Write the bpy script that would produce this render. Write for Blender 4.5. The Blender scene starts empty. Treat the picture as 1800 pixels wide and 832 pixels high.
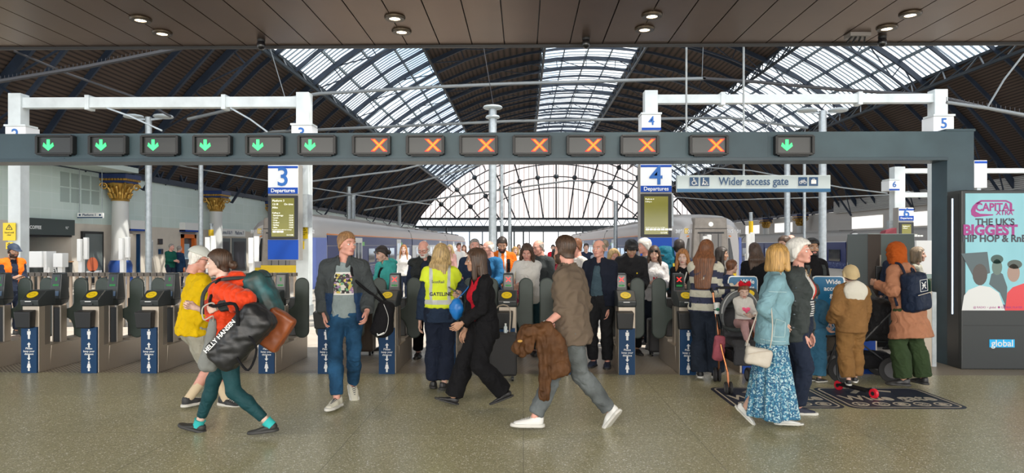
import bpy, bmesh, math, random
import numpy as np
from mathutils import Vector, Matrix, Euler
SC = bpy.context.scene
COL = SC.collection
random.seed(7)
# ---------------------------------------------------------------- camera
EYE, FOC, HOR = 1.67, 1200.0, 430.0          # eye height, focal length in pixels of the 1800 px frame, horizon row
TH = math.atan(20 / FOC)
cam = bpy.data.cameras.new('camera'); camo = bpy.data.objects.new('camera', cam); COL.objects.link(camo)
cam.sensor_width = 36; cam.lens = 36 * FOC / 1800
cam.shift_y = (HOR - 416) / 1800
cam.clip_end = 600
camo.location = (0, 0, EYE); camo.rotation_euler = (math.pi / 2, 0, TH)
SC.camera = camo
# ---------------------------------------------------------------- exposure
SC.view_settings.view_transform = 'Standard'; SC.view_settings.look = 'None'
SC.view_settings.gamma = 1; SC.view_settings.use_curve_mapping = False
SC.view_settings.exposure = 0.0
SC.cycles.max_bounces = 8; SC.cycles.diffuse_bounces = 4; SC.cycles.glossy_bounces = 3
SC.cycles.transparent_max_bounces = 12; SC.cycles.transmission_bounces = 4
SC.cycles.caustics_reflective = False; SC.cycles.caustics_refractive = False
SC.cycles.sample_clamp_indirect = 6
SC.cycles.use_denoising = True
# ---------------------------------------------------------------- sky
W = bpy.data.worlds.new('sky'); SC.world = W; W.use_nodes = True
_n = W.node_tree.nodes; _l = W.node_tree.links
_bg = _n['Background']; _tc = _n.new('ShaderNodeTexCoord'); _no = _n.new('ShaderNodeTexNoise'); _rp = _n.new('ShaderNodeValToRGB')
_no.inputs['Scale'].default_value = 3.2; _no.inputs['Detail'].default_value = 5
_l.new(_tc.outputs['Generated'], _no.inputs['Vector']); _l.new(_no.outputs['Fac'], _rp.inputs['Fac'])
_rp.color_ramp.elements[0].position = .36; _rp.color_ramp.elements[0].color = (.50, .68, .88, 1)
_rp.color_ramp.elements[1].position = .52; _rp.color_ramp.elements[1].color = (1, .98, .96, 1)
_l.new(_rp.outputs['Color'], _bg.inputs['Color']); _bg.inputs['Strength'].default_value = 2.6
# ---------------------------------------------------------------- sun through the roof glazing, daylight of the glazed street front
def lamp(name, kind, loc, rot, energy, color=(1, 1, 1), **kw):
    d = bpy.data.lights.new(name, kind); d.energy = energy; d.color = color
    for k, v in kw.items(): setattr(d, k, v)
    o = bpy.data.objects.new(name, d); COL.objects.link(o); o.location = loc; o.rotation_euler = rot
    return o
_sd = Vector((-6, 2.0, -11)).normalized()
lamp('sun', 'SUN', (30, 0, 40), _sd.to_track_quat('-Z', 'Y').to_euler(), 6.5, (1, .93, .82), angle=.009)
lamp('concourse_fill', 'AREA', (0, -1.5, 4.5), (math.radians(12), 0, 0), 1700, (1, .92, .78), shape='RECTANGLE', size=22, size_y=5)  # added area fill above the camera to brighten floor and gates, no real fixture
lamp('street_front_daylight', 'AREA', (0, -7.5, 3.6), (math.radians(76), 0, 0), 1500, (1, .94, .86), shape='RECTANGLE', size=22, size_y=5)
# ---------------------------------------------------------------- helpers
def at(px, py, Y):
    """the point of the place at depth Y that stands at a pixel of the 1800x832 photograph"""
    a = (px - 900) / FOC
    dx = -math.sin(TH) + a * math.cos(TH); dy = math.cos(TH) + a * math.sin(TH)
    t = Y / dy
    return Vector((dx * t, Y, EYE + (HOR - py) / FOC * t))
def ground(px, py):
    t = EYE * FOC / (py - HOR); a = (px - 900) / FOC
    return Vector(((-math.sin(TH) + a * math.cos(TH)) * t, (math.cos(TH) + a * math.sin(TH)) * t, 0))
MATS = {}
def mat(name, col=(.5, .5, .5), rough=.6, metal=0, bump=0, bscale=60, var=0, vscale=6, emit=0, ecol=None, coat=0, aniso=None, spec=.5, sheen=0, wrinkle=0):
    """principled material; bump = noise bump, var = noise colour variation"""
    if name in MATS: return MATS[name]
    m = bpy.data.materials.new(name); m.use_nodes = True; MATS[name] = m
    nt = m.node_tree; b = nt.nodes['Principled BSDF']
    c = (*col, 1)
    b.inputs['Base Color'].default_value = c; b.inputs['Roughness'].default_value = rough; b.inputs['Metallic'].default_value = metal
    b.inputs['Specular IOR Level'].default_value = spec
    if coat: b.inputs['Coat Weight'].default_value = coat
    if sheen: b.inputs['Sheen Weight'].default_value = sheen
    if emit:
        b.inputs['Emission Color'].default_value = (*(ecol or col), 1); b.inputs['Emission Strength'].default_value = emit
    if bump or var:
        tc = nt.nodes.new('ShaderNodeTexCoord'); vec = tc.outputs['Object']
        if aniso:
            mp = nt.nodes.new('ShaderNodeMapping'); mp.inputs['Scale'].default_value = aniso; nt.links.new(vec, mp.inputs['Vector']); vec = mp.outputs['Vector']
        if var:
            n = nt.nodes.new('ShaderNodeTexNoise'); n.inputs['Scale'].default_value = vscale; n.inputs['Detail'].default_value = 4
            nt.links.new(vec, n.inputs['Vector'])
            r = nt.nodes.new('ShaderNodeValToRGB'); r.color_ramp.elements[0].position = .3; r.color_ramp.elements[1].position = .7
            r.color_ramp.elements[0].color = (*[max(0, x * (1 - var)) for x in col], 1); r.color_ramp.elements[1].color = (*[min(1, x * (1 + var)) for x in col], 1)
            nt.links.new(n.outputs['Fac'], r.inputs['Fac']); nt.links.new(r.outputs['Color'], b.inputs['Base Color'])
        if bump:
            n2 = nt.nodes.new('ShaderNodeTexNoise'); n2.inputs['Scale'].default_value = bscale; n2.inputs['Detail'].default_value = 3
            nt.links.new(vec, n2.inputs['Vector'])
            bp = nt.nodes.new('ShaderNodeBump'); bp.inputs['Strength'].default_value = bump; bp.inputs['Distance'].default_value = .01
            nt.links.new(n2.outputs['Fac'], bp.inputs['Height']); nt.links.new(bp.outputs['Normal'], b.inputs['Normal'])
            if wrinkle:
                n3 = nt.nodes.new('ShaderNodeTexNoise'); n3.inputs['Scale'].default_value = 13; n3.inputs['Detail'].default_value = 4; n3.inputs['Distortion'].default_value = 1.4
                try: n3.noise_type = 'RIDGED_MULTIFRACTAL'
                except Exception: pass
                nt.links.new(vec, n3.inputs['Vector']); b3 = nt.nodes.new('ShaderNodeBump'); b3.inputs['Strength'].default_value = wrinkle; b3.inputs['Distance'].default_value = .02
                nt.links.new(n3.outputs['Fac'], b3.inputs['Height']); nt.links.new(b3.outputs['Normal'], bp.inputs['Normal'])
    return m
def ramp_mat(name, kind, cols, scale=8, rough=.8, vec=(1, 1, 1), bump=0, coords='Object', metal=0, detail=3, bands='Z', dist=0, interp='LINEAR', spec=.5):
    """a principled material coloured by a noise, voronoi, wave, checker or gradient pattern through a colour ramp"""
    if name in MATS: return MATS[name]
    m = bpy.data.materials.new(name); m.use_nodes = True; MATS[name] = m
    nt = m.node_tree; b = nt.nodes['Principled BSDF']; b.inputs['Roughness'].default_value = rough; b.inputs['Metallic'].default_value = metal
    b.inputs['Specular IOR Level'].default_value = spec
    tc = nt.nodes.new('ShaderNodeTexCoord'); mp = nt.nodes.new('ShaderNodeMapping'); mp.inputs['Scale'].default_value = vec
    nt.links.new(tc.outputs[coords], mp.inputs['Vector'])
    if kind == 'noise':
        t = nt.nodes.new('ShaderNodeTexNoise'); t.inputs['Scale'].default_value = scale; t.inputs['Detail'].default_value = detail; out = t.outputs['Fac']
    elif kind == 'voronoi':
        t = nt.nodes.new('ShaderNodeTexVoronoi'); t.inputs['Scale'].default_value = scale; out = t.outputs['Color']
    elif kind == 'cells':
        t = nt.nodes.new('ShaderNodeTexVoronoi'); t.inputs['Scale'].default_value = scale; out = t.outputs['Distance']
    elif kind == 'wave':
        t = nt.nodes.new('ShaderNodeTexWave'); t.inputs['Scale'].default_value = scale; t.bands_direction = bands; t.inputs['Distortion'].default_value = dist; t.wave_profile = 'SIN'; out = t.outputs['Fac']
        t.inputs['Detail'].default_value = detail
    nt.links.new(mp.outputs['Vector'], t.inputs['Vector'])
    r = nt.nodes.new('ShaderNodeValToRGB'); r.color_ramp.interpolation = interp
    el = r.color_ramp.elements
    while len(el) < len(cols): el.new(.5)
    for e, (p, c) in zip(el, cols): e.position = p; e.color = (*c, 1)
    nt.links.new(out, r.inputs['Fac']); nt.links.new(r.outputs['Color'], b.inputs['Base Color'])
    if bump:
        bp = nt.nodes.new('ShaderNodeBump'); bp.inputs['Strength'].default_value = bump; bp.inputs['Distance'].default_value = .01
        nt.links.new(out, bp.inputs['Height']); nt.links.new(bp.outputs['Normal'], b.inputs['Normal'])
    return m
def glass_mat(name, tint=(.9, .95, 1), clear=.85, rough=.05, translucent=False):
    """thin pane: mostly clear with a glossy or a milky share"""
    if name in MATS: return MATS[name]
    m = bpy.data.materials.new(name); m.use_nodes = True; MATS[name] = m
    nt = m.node_tree; nt.nodes.remove(nt.nodes['Principled BSDF']); out = nt.nodes['Material Output']
    a = nt.nodes.new('ShaderNodeBsdfTransparent'); a.inputs['Color'].default_value = (*tint, 1)
    if translucent:
        b = nt.nodes.new('ShaderNodeBsdfTranslucent'); b.inputs['Color'].default_value = (*tint, 1)
    else:
        b = nt.nodes.new('ShaderNodeBsdfGlossy'); b.inputs['Roughness'].default_value = rough
    x = nt.nodes.new('ShaderNodeMixShader'); x.inputs['Fac'].default_value = 1 - clear
    nt.links.new(a.outputs[0], x.inputs[1]); nt.links.new(b.outputs[0], x.inputs[2]); nt.links.new(x.outputs[0], out.inputs['Surface'])
    return m
def tag(o, label=None, cat=None, group=None, kind=None):
    if label: o['label'] = label
    if cat: o['category'] = cat
    if group: o['group'] = group
    if kind: o['kind'] = kind
    return o
def empty(name, loc=(0, 0, 0), rz=0, label=None, cat=None, group=None):
    o = bpy.data.objects.new(name, None); COL.objects.link(o); o.empty_display_size = .1
    o.location = loc; o.rotation_euler = (0, 0, rz)
    return tag(o, label, cat, group)
class MB:
    def __init__(s): s.v = []; s.f = []; s.mi = []; s.cur = 0
    def add(s, vs, fs):
        k = len(s.v); s.v.extend([tuple(p) for p in vs])
        for f in fs: s.f.append([k + i for i in f]); s.mi.append(s.cur)
        return s
    def mat(s, i): s.cur = i; return s
    def box(s, x0, x1, y0, y1, z0, z1):
        return s.add([(x0, y0, z0), (x1, y0, z0), (x1, y1, z0), (x0, y1, z0), (x0, y0, z1), (x1, y0, z1), (x1, y1, z1), (x0, y1, z1)],
                     [(3, 2, 1, 0), (4, 5, 6, 7), (0, 1, 5, 4), (1, 2, 6, 5), (2, 3, 7, 6), (3, 0, 4, 7)])
    def hexa(s, p): return s.add(p, [(3, 2, 1, 0), (4, 5, 6, 7), (0, 1, 5, 4), (1, 2, 6, 5), (2, 3, 7, 6), (3, 0, 4, 7)])
    def obox(s, M, sx, sy, sz):
        q = [Vector((x * sx / 2, y * sy / 2, z * sz / 2)) for z in (-1, 1) for x, y in ((-1, -1), (1, -1), (1, 1), (-1, 1))]
        return s.hexa([M @ p for p in q])
    def bar(s, p, q, w, h=None, up=(0, 0, 1)):
        p, q = Vector(p), Vector(q); h = h or w; d = (q - p).normalized(); u = Vector(up)
        if abs(d.dot(u)) > .98: u = Vector((0, 1, 0))
        a = d.cross(u).normalized() * (w / 2); b = a.cross(d).normalized() * (h / 2)
        return s.hexa([p - a - b, p + a - b, p + a + b, p - a + b, q - a - b, q + a - b, q + a + b, q - a + b])
    def tube(s, pts, r, n=8, closed=False):
        pts = [Vector(p) for p in pts]; N = len(pts); rr = r if isinstance(r, (list, tuple)) else [r] * N
        ref = None; vs = []
        for i, p in enumerate(pts):
            if closed: d = pts[(i + 1) % N] - pts[i - 1]
            else: d = pts[min(i + 1, N - 1)] - pts[max(i - 1, 0)]
            d = d.normalized() if d.length > 1e-9 else Vector((0, 0, 1))
            if ref is None: ref = Vector((0, 0, 1)) if abs(d.z) < .9 else Vector((0, 1, 0))
            a = (ref - d * ref.dot(d)).normalized(); ref = a; b = d.cross(a)
            for k in range(n):
                t = 2 * math.pi * k / n; vs.append(p + (a * math.cos(t) + b * math.sin(t)) * rr[i])
        fs = []
        for i in range(N if closed else N - 1):
            j = (i + 1) % N
            for k in range(n): fs.append((i * n + k, i * n + (k + 1) % n, j * n + (k + 1) % n, j * n + k))
        if not closed: fs += [tuple(reversed(range(n))), tuple(range((N - 1) * n, N * n))]
        return s.add(vs, fs)
    def cyl(s, p, q, r, n=12, r2=None): return s.tube([p, q], [r, r if r2 is None else r2], n)
    def lathe(s, prof, c=(0, 0, 0), n=20):
        vs = [(c[0] + r * math.cos(2 * math.pi * k / n), c[1] + r * math.sin(2 * math.pi * k / n), c[2] + z) for r, z in prof for k in range(n)]
        N = len(prof)
        fs = [(i * n + k, i * n + (k + 1) % n, (i + 1) * n + (k + 1) % n, (i + 1) * n + k) for i in range(N - 1) for k in range(n)]
        fs += [tuple(reversed(range(n))), tuple(range((N - 1) * n, N * n))]
        return s.add(vs, fs)
    def prism(s, poly, y0, y1, ax='y'):
        """poly in (x, z) extruded along y; ax='x': poly in (y, z) along x; ax='z': poly in (x, y) along z"""
        N = len(poly)
        P = (lambda a, b, t: (a, t, b)) if ax == 'y' else (lambda a, b, t: (t, a, b)) if ax == 'x' else (lambda a, b, t: (a, b, t))
        vs = [P(a, b, y0) for a, b in poly] + [P(a, b, y1) for a, b in poly]
        fs = [tuple(range(N)), tuple(reversed(range(N, 2 * N)))] + [(i, i + N, (i + 1) % N + N, (i + 1) % N) for i in range(N)]
        return s.add(vs, fs)
    def ball(s, c, r, n=14, m=9):
        r = r if isinstance(r, (tuple, list)) else (r, r, r); vs = []
        for i in range(1, m):
            a = math.pi * i / m
            for k in range(n):
                t = 2 * math.pi * k / n
                vs.append((c[0] + r[0] * math.sin(a) * math.cos(t), c[1] + r[1] * math.sin(a) * math.sin(t), c[2] + r[2] * math.cos(a)))
        T = len(vs); vs += [(c[0], c[1], c[2] + r[2]), (c[0], c[1], c[2] - r[2])]
        fs = [(i * n + k, (i + 1) * n + k, (i + 1) * n + (k + 1) % n, i * n + (k + 1) % n) for i in range(m - 2) for k in range(n)]
        fs += [(T, k, (k + 1) % n) for k in range(n)] + [(T + 1, (m - 2) * n + (k + 1) % n, (m - 2) * n + k) for k in range(n)]
        return s.add(vs, fs)
    def quad(s, *p): return s.add(p, [tuple(range(len(p)))])
    def build(s, name, mats, parent=None, smooth=False, bevel=0, loc=None, fix=True):
        me = bpy.data.meshes.new(name); me.from_pydata(s.v, [], s.f)
        mats = mats if isinstance(mats, (list, tuple)) else [mats]
        for m in mats: me.materials.append(m)
        me.polygons.foreach_set('material_index', s.mi)
        if fix:
            bm = bmesh.new(); bm.from_mesh(me); bmesh.ops.recalc_face_normals(bm, faces=bm.faces); bm.to_mesh(me); bm.free()
        if smooth:
            me.polygons.foreach_set('use_smooth', [True] * len(me.polygons)); me.set_sharp_from_angle(angle=math.radians(40))
        o = bpy.data.objects.new(name, me); COL.objects.link(o)
        if parent: o.parent = parent
        if loc is not None: o.location = loc
        if bevel:
            b = o.modifiers.new('bevel', 'BEVEL'); b.width = bevel; b.segments = 2; b.limit_method = 'ANGLE'
        return o
def kids(o): return [c for c in bpy.data.objects if c.parent == o]
def copy_tree(o, parent=None, tree=None):
    if tree is None:
        tree = {}
        for c in bpy.data.objects:
            if c.parent: tree.setdefault(c.parent, []).append(c)
    c = o.copy(); COL.objects.link(c)
    if parent: c.parent = parent
    for ch in tree.get(o, []): copy_tree(ch, c, tree)
    return c
def text(s, size, m, loc, rot=(math.pi / 2, 0, 0), parent=None, align='CENTER', name='lettering', ext=.002, bold=0, width=1.0, spacing=1.0, line=1.0):
    """lettering as a thin mesh; the default orientation stands upright and faces the camera side (-Y)"""
    cu = bpy.data.curves.new('t', 'FONT'); cu.body = s; cu.size = size; cu.align_x = align; cu.align_y = 'CENTER'
    cu.extrude = ext; cu.offset = bold * size; cu.space_character = spacing; cu.space_line = line; cu.resolution_u = 3
    to = bpy.data.objects.new('t', cu); COL.objects.link(to)
    dg = bpy.context.evaluated_depsgraph_get(); me = bpy.data.meshes.new_from_object(to.evaluated_get(dg))
    bpy.data.objects.remove(to); bpy.data.curves.remove(cu)
    me.materials.clear(); me.materials.append(m); me.name = name
    o = bpy.data.objects.new(name, me); COL.objects.link(o); o.location = loc; o.rotation_euler = rot; o.scale = (width, 1, 1)
    if parent: o.parent = parent
    return o
def struct(o): o['kind'] = 'structure'; return o
WHITE = mat('white_paint', (.8, .8, .78), .45)
BLACK = mat('black_plastic', (.012, .013, .015), .45)
NAVY = mat('navy_sign', (.005, .042, .12), .5, spec=.3)
SBLUE = mat('sign_blue', (.004, .06, .36), .5, spec=.3)
STEEL = mat('brushed_steel', (.46, .40, .33), .42, .55, bump=.08, bscale=40, aniso=(1, 1, 25))
GALV = mat('galvanised_steel', (.42, .46, .48), .42, .5, var=.15, vscale=10)
GUNM = mat('gunmetal_paint', (.045, .085, .11), .45, var=.12, vscale=3)
DARKBL = mat('dark_blue_ironwork', (.02, .032, .055), .55, var=.2, vscale=2)
GOLD = mat('gold_leaf', (.50, .30, .07), .4, .75, bump=.3, bscale=40)
LETTERW = mat('white_lettering', (.85, .86, .86), .5)
LETTERB = mat('blue_lettering', (.01, .09, .34), .5)
# ================================================================ THE SETTING
# --- floors
def floor_material():
    m = bpy.data.materials.new('terrazzo'); m.use_nodes = True; nt = m.node_tree; b = nt.nodes['Principled BSDF']
    tc = nt.nodes.new('ShaderNodeTexCoord')
    v = nt.nodes.new('ShaderNodeTexVoronoi'); v.inputs['Scale'].default_value = 120; nt.links.new(tc.outputs['Object'], v.inputs['Vector'])
    r = nt.nodes.new('ShaderNodeValToRGB'); el = r.color_ramp.elements
    for e, (p, c) in zip([el[0], el[1], el.new(.4), el.new(.8), el.new(.93)], ((0, (.25, .23, .13)), (1, (.72, .67, .46)), (.4, (.37, .345, .20)), (.8, (.45, .42, .255)), (.93, (.58, .54, .36)))):
        e.position = p; e.color = (*c, 1)
    sp = nt.nodes.new('ShaderNodeSeparateColor'); nt.links.new(v.outputs['Color'], sp.inputs['Color']); nt.links.new(sp.outputs[0], r.inputs['Fac'])
    n = nt.nodes.new('ShaderNodeTexNoise'); n.inputs['Scale'].default_value = .7; n.inputs['Detail'].default_value = 5; nt.links.new(tc.outputs['Object'], n.inputs['Vector'])
    br = nt.nodes.new('ShaderNodeTexBrick'); br.offset = 0; br.inputs['Scale'].default_value = 1; br.inputs['Brick Width'].default_value = 1.5; br.inputs['Row Height'].default_value = 1.5
    br.inputs['Mortar Size'].default_value = .004; br.inputs['Color1'].default_value = (1, 1, 1, 1); br.inputs['Color2'].default_value = (.93, .93, .93, 1); br.inputs['Mortar'].default_value = (.55, .55, .55, 1)
    nt.links.new(tc.outputs['Object'], br.inputs['Vector'])
    mx = nt.nodes.new('ShaderNodeMix'); mx.data_type = 'RGBA'; mx.blend_type = 'MULTIPLY'; mx.inputs[0].default_value = 1
    nt.links.new(r.outputs['Color'], mx.inputs[6]); nt.links.new(br.outputs['Color'], mx.inputs[7]); nt.links.new(mx.outputs[2], b.inputs['Base Color'])
    rr = nt.nodes.new('ShaderNodeMapRange'); rr.inputs[3].default_value = .26; rr.inputs[4].default_value = .34; nt.links.new(n.outputs['Fac'], rr.inputs[0]); nt.links.new(rr.outputs[0], b.inputs['Roughness'])
    b.inputs['Specular IOR Level'].default_value = .55
    return m
TREAD = ramp_mat('ribbed_tread_plate', 'wave', ((0, (.22, .19, .15)), (.5, (.42, .37, .30)), (1, (.52, .46, .38))), scale=11, rough=.4, metal=.5, bands='DIAGONAL', bump=.5)
CONC = mat('platform_paving', (.42, .38, .33), .7, var=.15, vscale=3, bump=.1)
o = struct(MB().box(-16, 16, -9, 8.8, -.3, 0).build('floor', floor_material()))
struct(MB().box(-16, 16, 8.8, 10.4, -.3, 0).build('floor_gateline', TREAD))
b = MB().box(-22, 36, 10.4, 24, -.3, 0)
for x0, x1 in ((-18.5, -11.35), (-7.85, 5.45), (9.2, 21.6), (26.5, 34)): b.box(x0, x1, 24, 118, -1.2, 0)
struct(b.build('floor_platforms', CONC))
struct(MB().box(-24, 40, 24, 200, -1.5, -1.2).build('floor_track_bed', mat('track_ballast', (.16, .14, .12), .9, bump=.5, bscale=20)))
# --- bronze ceiling of the concourse with open joints between the panels
def ceiling_material():
    m = bpy.data.materials.new('bronze_panels'); m.use_nodes = True; nt = m.node_tree; b = nt.nodes['Principled BSDF']
    tc = nt.nodes.new('ShaderNodeTexCoord'); n = nt.nodes.new('ShaderNodeTexNoise'); n.inputs['Scale'].default_value = 1.2; n.inputs['Detail'].default_value = 4
    nt.links.new(tc.outputs['Object'], n.inputs['Vector'])
    r = nt.nodes.new('ShaderNodeValToRGB'); r.color_ramp.elements[0].color = (.10, .058, .036, 1); r.color_ramp.elements[1].color = (.16, .095, .058, 1)
    nt.links.new(n.outputs['Fac'], r.inputs['Fac']); nt.links.new(r.outputs['Color'], b.inputs['Base Color'])
    b.inputs['Metallic'].default_value = .9; b.inputs['Roughness'].default_value = .3
    return m
CEILZ, CEILY = 4.6, 10.0
b = MB(); pw = .475
for i in range(-26, 27):
    x = i * pw + .2
    b.box(x + .008, x + pw - .008, -5, CEILY, CEILZ, CEILZ + .04)
struct(b.build('ceiling', ceiling_material()))
b = MB().box(-13, 13, -5, CEILY - .02, CEILZ + .04, CEILZ + .5)
b.box(-13, 13, CEILY, CEILY + .05, CEILZ - .035, CEILZ + .9)
struct(b.build('ceiling_fascia', mat('dark_fascia', (.02, .02, .022), .5)))
# --- train shed: a circular barrel 27.2 m in radius with three glazed strips
CX, CZ, RAD, Y0, Y1 = 5.3, EYE - 11.2, 27.2, 10.6, 111.0
def arc(a, r=RAD): return (CX + r * math.sin(a), CZ + r * math.cos(a))
def arc_at(x): return math.asin((x - CX) / RAD)
A_L, A_R = arc_at(CX - 23.2), arc_at(CX + 23.2)
def strip_angles(u0, u1): return arc_at(CX + 16 * u0), arc_at(CX + 16 * u1)
GL = [strip_angles(-1.10, -.75), strip_angles(-.243, .243), strip_angles(.75, 1.10)]
DECK = ramp_mat('roof_boards', 'wave', ((0, (.014, .010, .008)), (.25, (.055, .036, .026)), (1, (.088, .058, .042))), scale=2.6, rough=.85, vec=(0, 0, 1), bands='Z', dist=.4, detail=2)
def arc_sheet(b, a0, a1, r, y0, y1, n):
    for i in range(n):
        p, q = arc(a0 + (a1 - a0) * i / n, r), arc(a0 + (a1 - a0) * (i + 1) / n, r)
        b.hexa([(p[0], y0, p[1]), (q[0], y0, q[1]), (q[0], y1, q[1]), (p[0], y1, p[1])] + [(arc(a0 + (a1 - a0) * i / n, r + .12)[0], y0, arc(a0 + (a1 - a0) * i / n, r + .12)[1]),
                (arc(a0 + (a1 - a0) * (i + 1) / n, r + .12)[0], y0, arc(a0 + (a1 - a0) * (i + 1) / n, r + .12)[1]),
                (arc(a0 + (a1 - a0) * (i + 1) / n, r + .12)[0], y1, arc(a0 + (a1 - a0) * (i + 1) / n, r + .12)[1]),
                (arc(a0 + (a1 - a0) * i / n, r + .12)[0], y1, arc(a0 + (a1 - a0) * i / n, r + .12)[1])])
b = MB()
for a0, a1 in ((A_L, GL[0][0]), (GL[0][1], GL[1][0]), (GL[1][1], GL[2][0]), (GL[2][1], A_R)): arc_sheet(b, a0, a1, RAD, Y0, Y1, 9)
struct(b.build('ceiling_shed', DECK))
ROOFG = glass_mat('roof_glass', (.93, .97, 1), .93, .1)
for k, (a0, a1) in enumerate(GL):
    b = MB()
    for i in range(6):
        p, q = arc(a0 + (a1 - a0) * i / 6, RAD + .06), arc(a0 + (a1 - a0) * (i + 1) / 6, RAD + .06)
        b.quad((p[0], Y0, p[1]), (q[0], Y0, q[1]), (q[0], Y1, q[1]), (p[0], Y1, p[1]))
    struct(b.build('window_%d' % (k + 1), ROOFG))
IRON = mat('roof_iron', (.03, .04, .05), .5, .2)
IRONL = mat('grey_roof_iron', (.16, .2, .23), .5, .2)
b = MB()                                              # glazing bars and purlins of the three glazed strips
y = Y0
while y < Y1:
    for a0, a1 in GL:
        for i in range(3):
            p, q = arc(a0 + (a1 - a0) * i / 3), arc(a0 + (a1 - a0) * (i + 1) / 3)
            b.bar((p[0], y, p[1]), (q[0], y, q[1]), .04, .08)
    y += .46 if y < 50 else .92
for a0, a1 in GL:
    for t in (.25, .5, .75):
        p = arc(a0 + (a1 - a0) * t, RAD - .05); b.bar((p[0], Y0, p[1]), (p[0], Y1, p[1]), .1, .16)
struct(b.build('trim_1', IRONL))
b = MB()                                              # arched ribs
y = Y0 + 1.2; k = 0
while y < Y1:
    big = k % 3 == 0; n = 22
    for i in range(n):
        a0, a1 = A_L + (A_R - A_L) * i / n, A_L + (A_R - A_L) * (i + 1) / n
        p, q = arc(a0, RAD - .2), arc(a1, RAD - .2)
        b.bar((p[0], y, p[1]), (q[0], y, q[1]), .15 if big else .09, .3 if big else .2)
        if big:                                       # lower chord and lattice
            p2, q2 = arc(a0, RAD - 1.1), arc(a1, RAD - 1.1)
            b.bar((p2[0], y, p2[1]), (q2[0], y, q2[1]), .12, .12)
            b.bar((p[0], y, p[1]), (q2[0], y, q2[1]), .06, .06); b.bar((p[0], y, p[1]), (p2[0], y, p2[1]), .06, .06)
    y += 3.07; k += 1
struct(b.build('trim_2', DARKBL))
b = MB()                                              # lattice girders along the edges of the glazing
for a in [g for G in GL for g in G]:
    p, q = arc(a, RAD - .1), arc(a, RAD - 1.25)
    for z in (p, q): b.bar((z[0], Y0, z[1]), (z[0], Y1, z[1]), .14, .14)
    y = Y0; s = 0
    while y < Y1 - 1.6:
        u, w = (p, q) if s % 2 == 0 else (q, p)
        b.bar((u[0], y, u[1]), (w[0], y + 1.5, w[1]), .07, .07)
        if s % 2 == 0: b.bar((u[0], y, u[1]), (w[0], y, w[1]), .07, .07)
        y += 1.5; s += 1
struct(b.build('trim_3', IRON))
# spandrel plates and eaves girder at both sides
b = MB()
for sx in (-1, 1):
    xw = CX + sx * 22.9
    for k in range(10):
        y = 19.4 + 9.2 * k
        pts = [arc(arc_at(CX + sx * d), RAD - .4) for d in (22.7, 21.6, 20.4, 19.2, 18.2)]
        low = [(xw, 4.75), (CX + sx * 22.2, 5.5), (CX + sx * 21.1, 6.8), (CX + sx * 19.8, 8.3)]
        low = [low[0], low[1], low[2], low[3], pts[4]]
        for (p, q), (u, w) in zip(zip(pts, pts[1:]), zip(low, low[1:])): b.hexa([(u[0], y - .08, u[1]), (w[0], y - .08, w[1]), (w[0], y + .08, w[1]), (u[0], y + .08, u[1]), (p[0], y - .08, p[1]), (q[0], y - .08, q[1]), (q[0], y + .08, q[1]), (p[0], y + .08, p[1])])
    for z in (4.75, 6.4): b.bar((xw, 12, z), (xw, Y1, z), .3, .25)
    y = 12
    while y < Y1 - 2:
        b.bar((xw, y, 4.8), (xw, y + 1.15, 6.35), .12, .1); b.bar((xw, y + 1.15, 6.35), (xw, y + 2.3, 4.8), .12, .1); y += 2.3
struct(b.build('trim_4', DARKBL))
# glazed gable at the far end
GZ = 5.83
b = MB(); ga = math.acos((GZ - CZ) / RAD); n = 28
poly = [arc(-ga + 2 * ga * i / n) for i in range(n + 1)]
b.add([(x, Y1, z) for x, z in poly], [tuple(range(n + 1))])
struct(b.build('window_4', glass_mat('gable_glass', (.72, .62, .58), .3, translucent=True)))
b = MB()
x = CX - 22
while x < CX + 22.1:
    z = CZ + math.sqrt(max(RAD ** 2 - (x - CX) ** 2, 1))
    if z > GZ: b.bar((x, Y1 - .1, GZ), (x, Y1 - .1, z), .07, .07)
    x += .8
for r in (25.7, 24.2, 22.2, 20.4):
    aa = math.acos(min(1, (GZ - CZ) / r)); m = 24
    for i in range(m):
        p, q = arc(-aa + 2 * aa * i / m, r), arc(-aa + 2 * aa * (i + 1) / m, r)
        b.bar((p[0], Y1 - .5, p[1]), (q[0], Y1 - .5, q[1]), .16, .16)
for i in range(-6, 7):
    a = i * .135; r0 = (GZ - CZ) / math.cos(a)
    if r0 < RAD:
        p, q = arc(a, r0), arc(a, RAD); b.bar((p[0], Y1 - .45, p[1]), (q[0], Y1 - .45, q[1]), .22, .22)
        for r in (25.7, 22.2):
            if r > r0: c = arc(a, r); b.ball((c[0], Y1 - .5, c[1]), .42, 8, 6)
for z in (GZ, GZ - 1.3): b.bar((CX - 24, Y1 - .3, z), (CX + 24, Y1 - .3, z), .5, .35)
x = CX - 23
while x < CX + 23: b.bar((x, Y1 - .3, GZ - 1.3), (x + .8, Y1 - .3, GZ), .12, .12); b.bar((x + .8, Y1 - .3, GZ), (x + 1.6, Y1 - .3, GZ - 1.3), .12, .12); x += 1.6
for x in (-15.5, -12.5, -1.5, 0, 9.6, 14, 20): b.box(x - .13, x + .13, Y1 - .5, Y1 - .1, 0, GZ - 1.2)
for i in range(14):                                   # far canopy frames beyond the gable
    x = -15 + i * 2.7 + random.uniform(-.6, .6); yy = Y1 + random.uniform(3, 22)
    b.box(x - .1, x + .1, yy, yy + .2, 0, 4.6)
for yy in (Y1 + 6, Y1 + 14, Y1 + 22): b.bar((-18, yy, 4.3), (28, yy, 4.3), .3, .4)
struct(b.build('trim_5', IRON))
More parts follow.
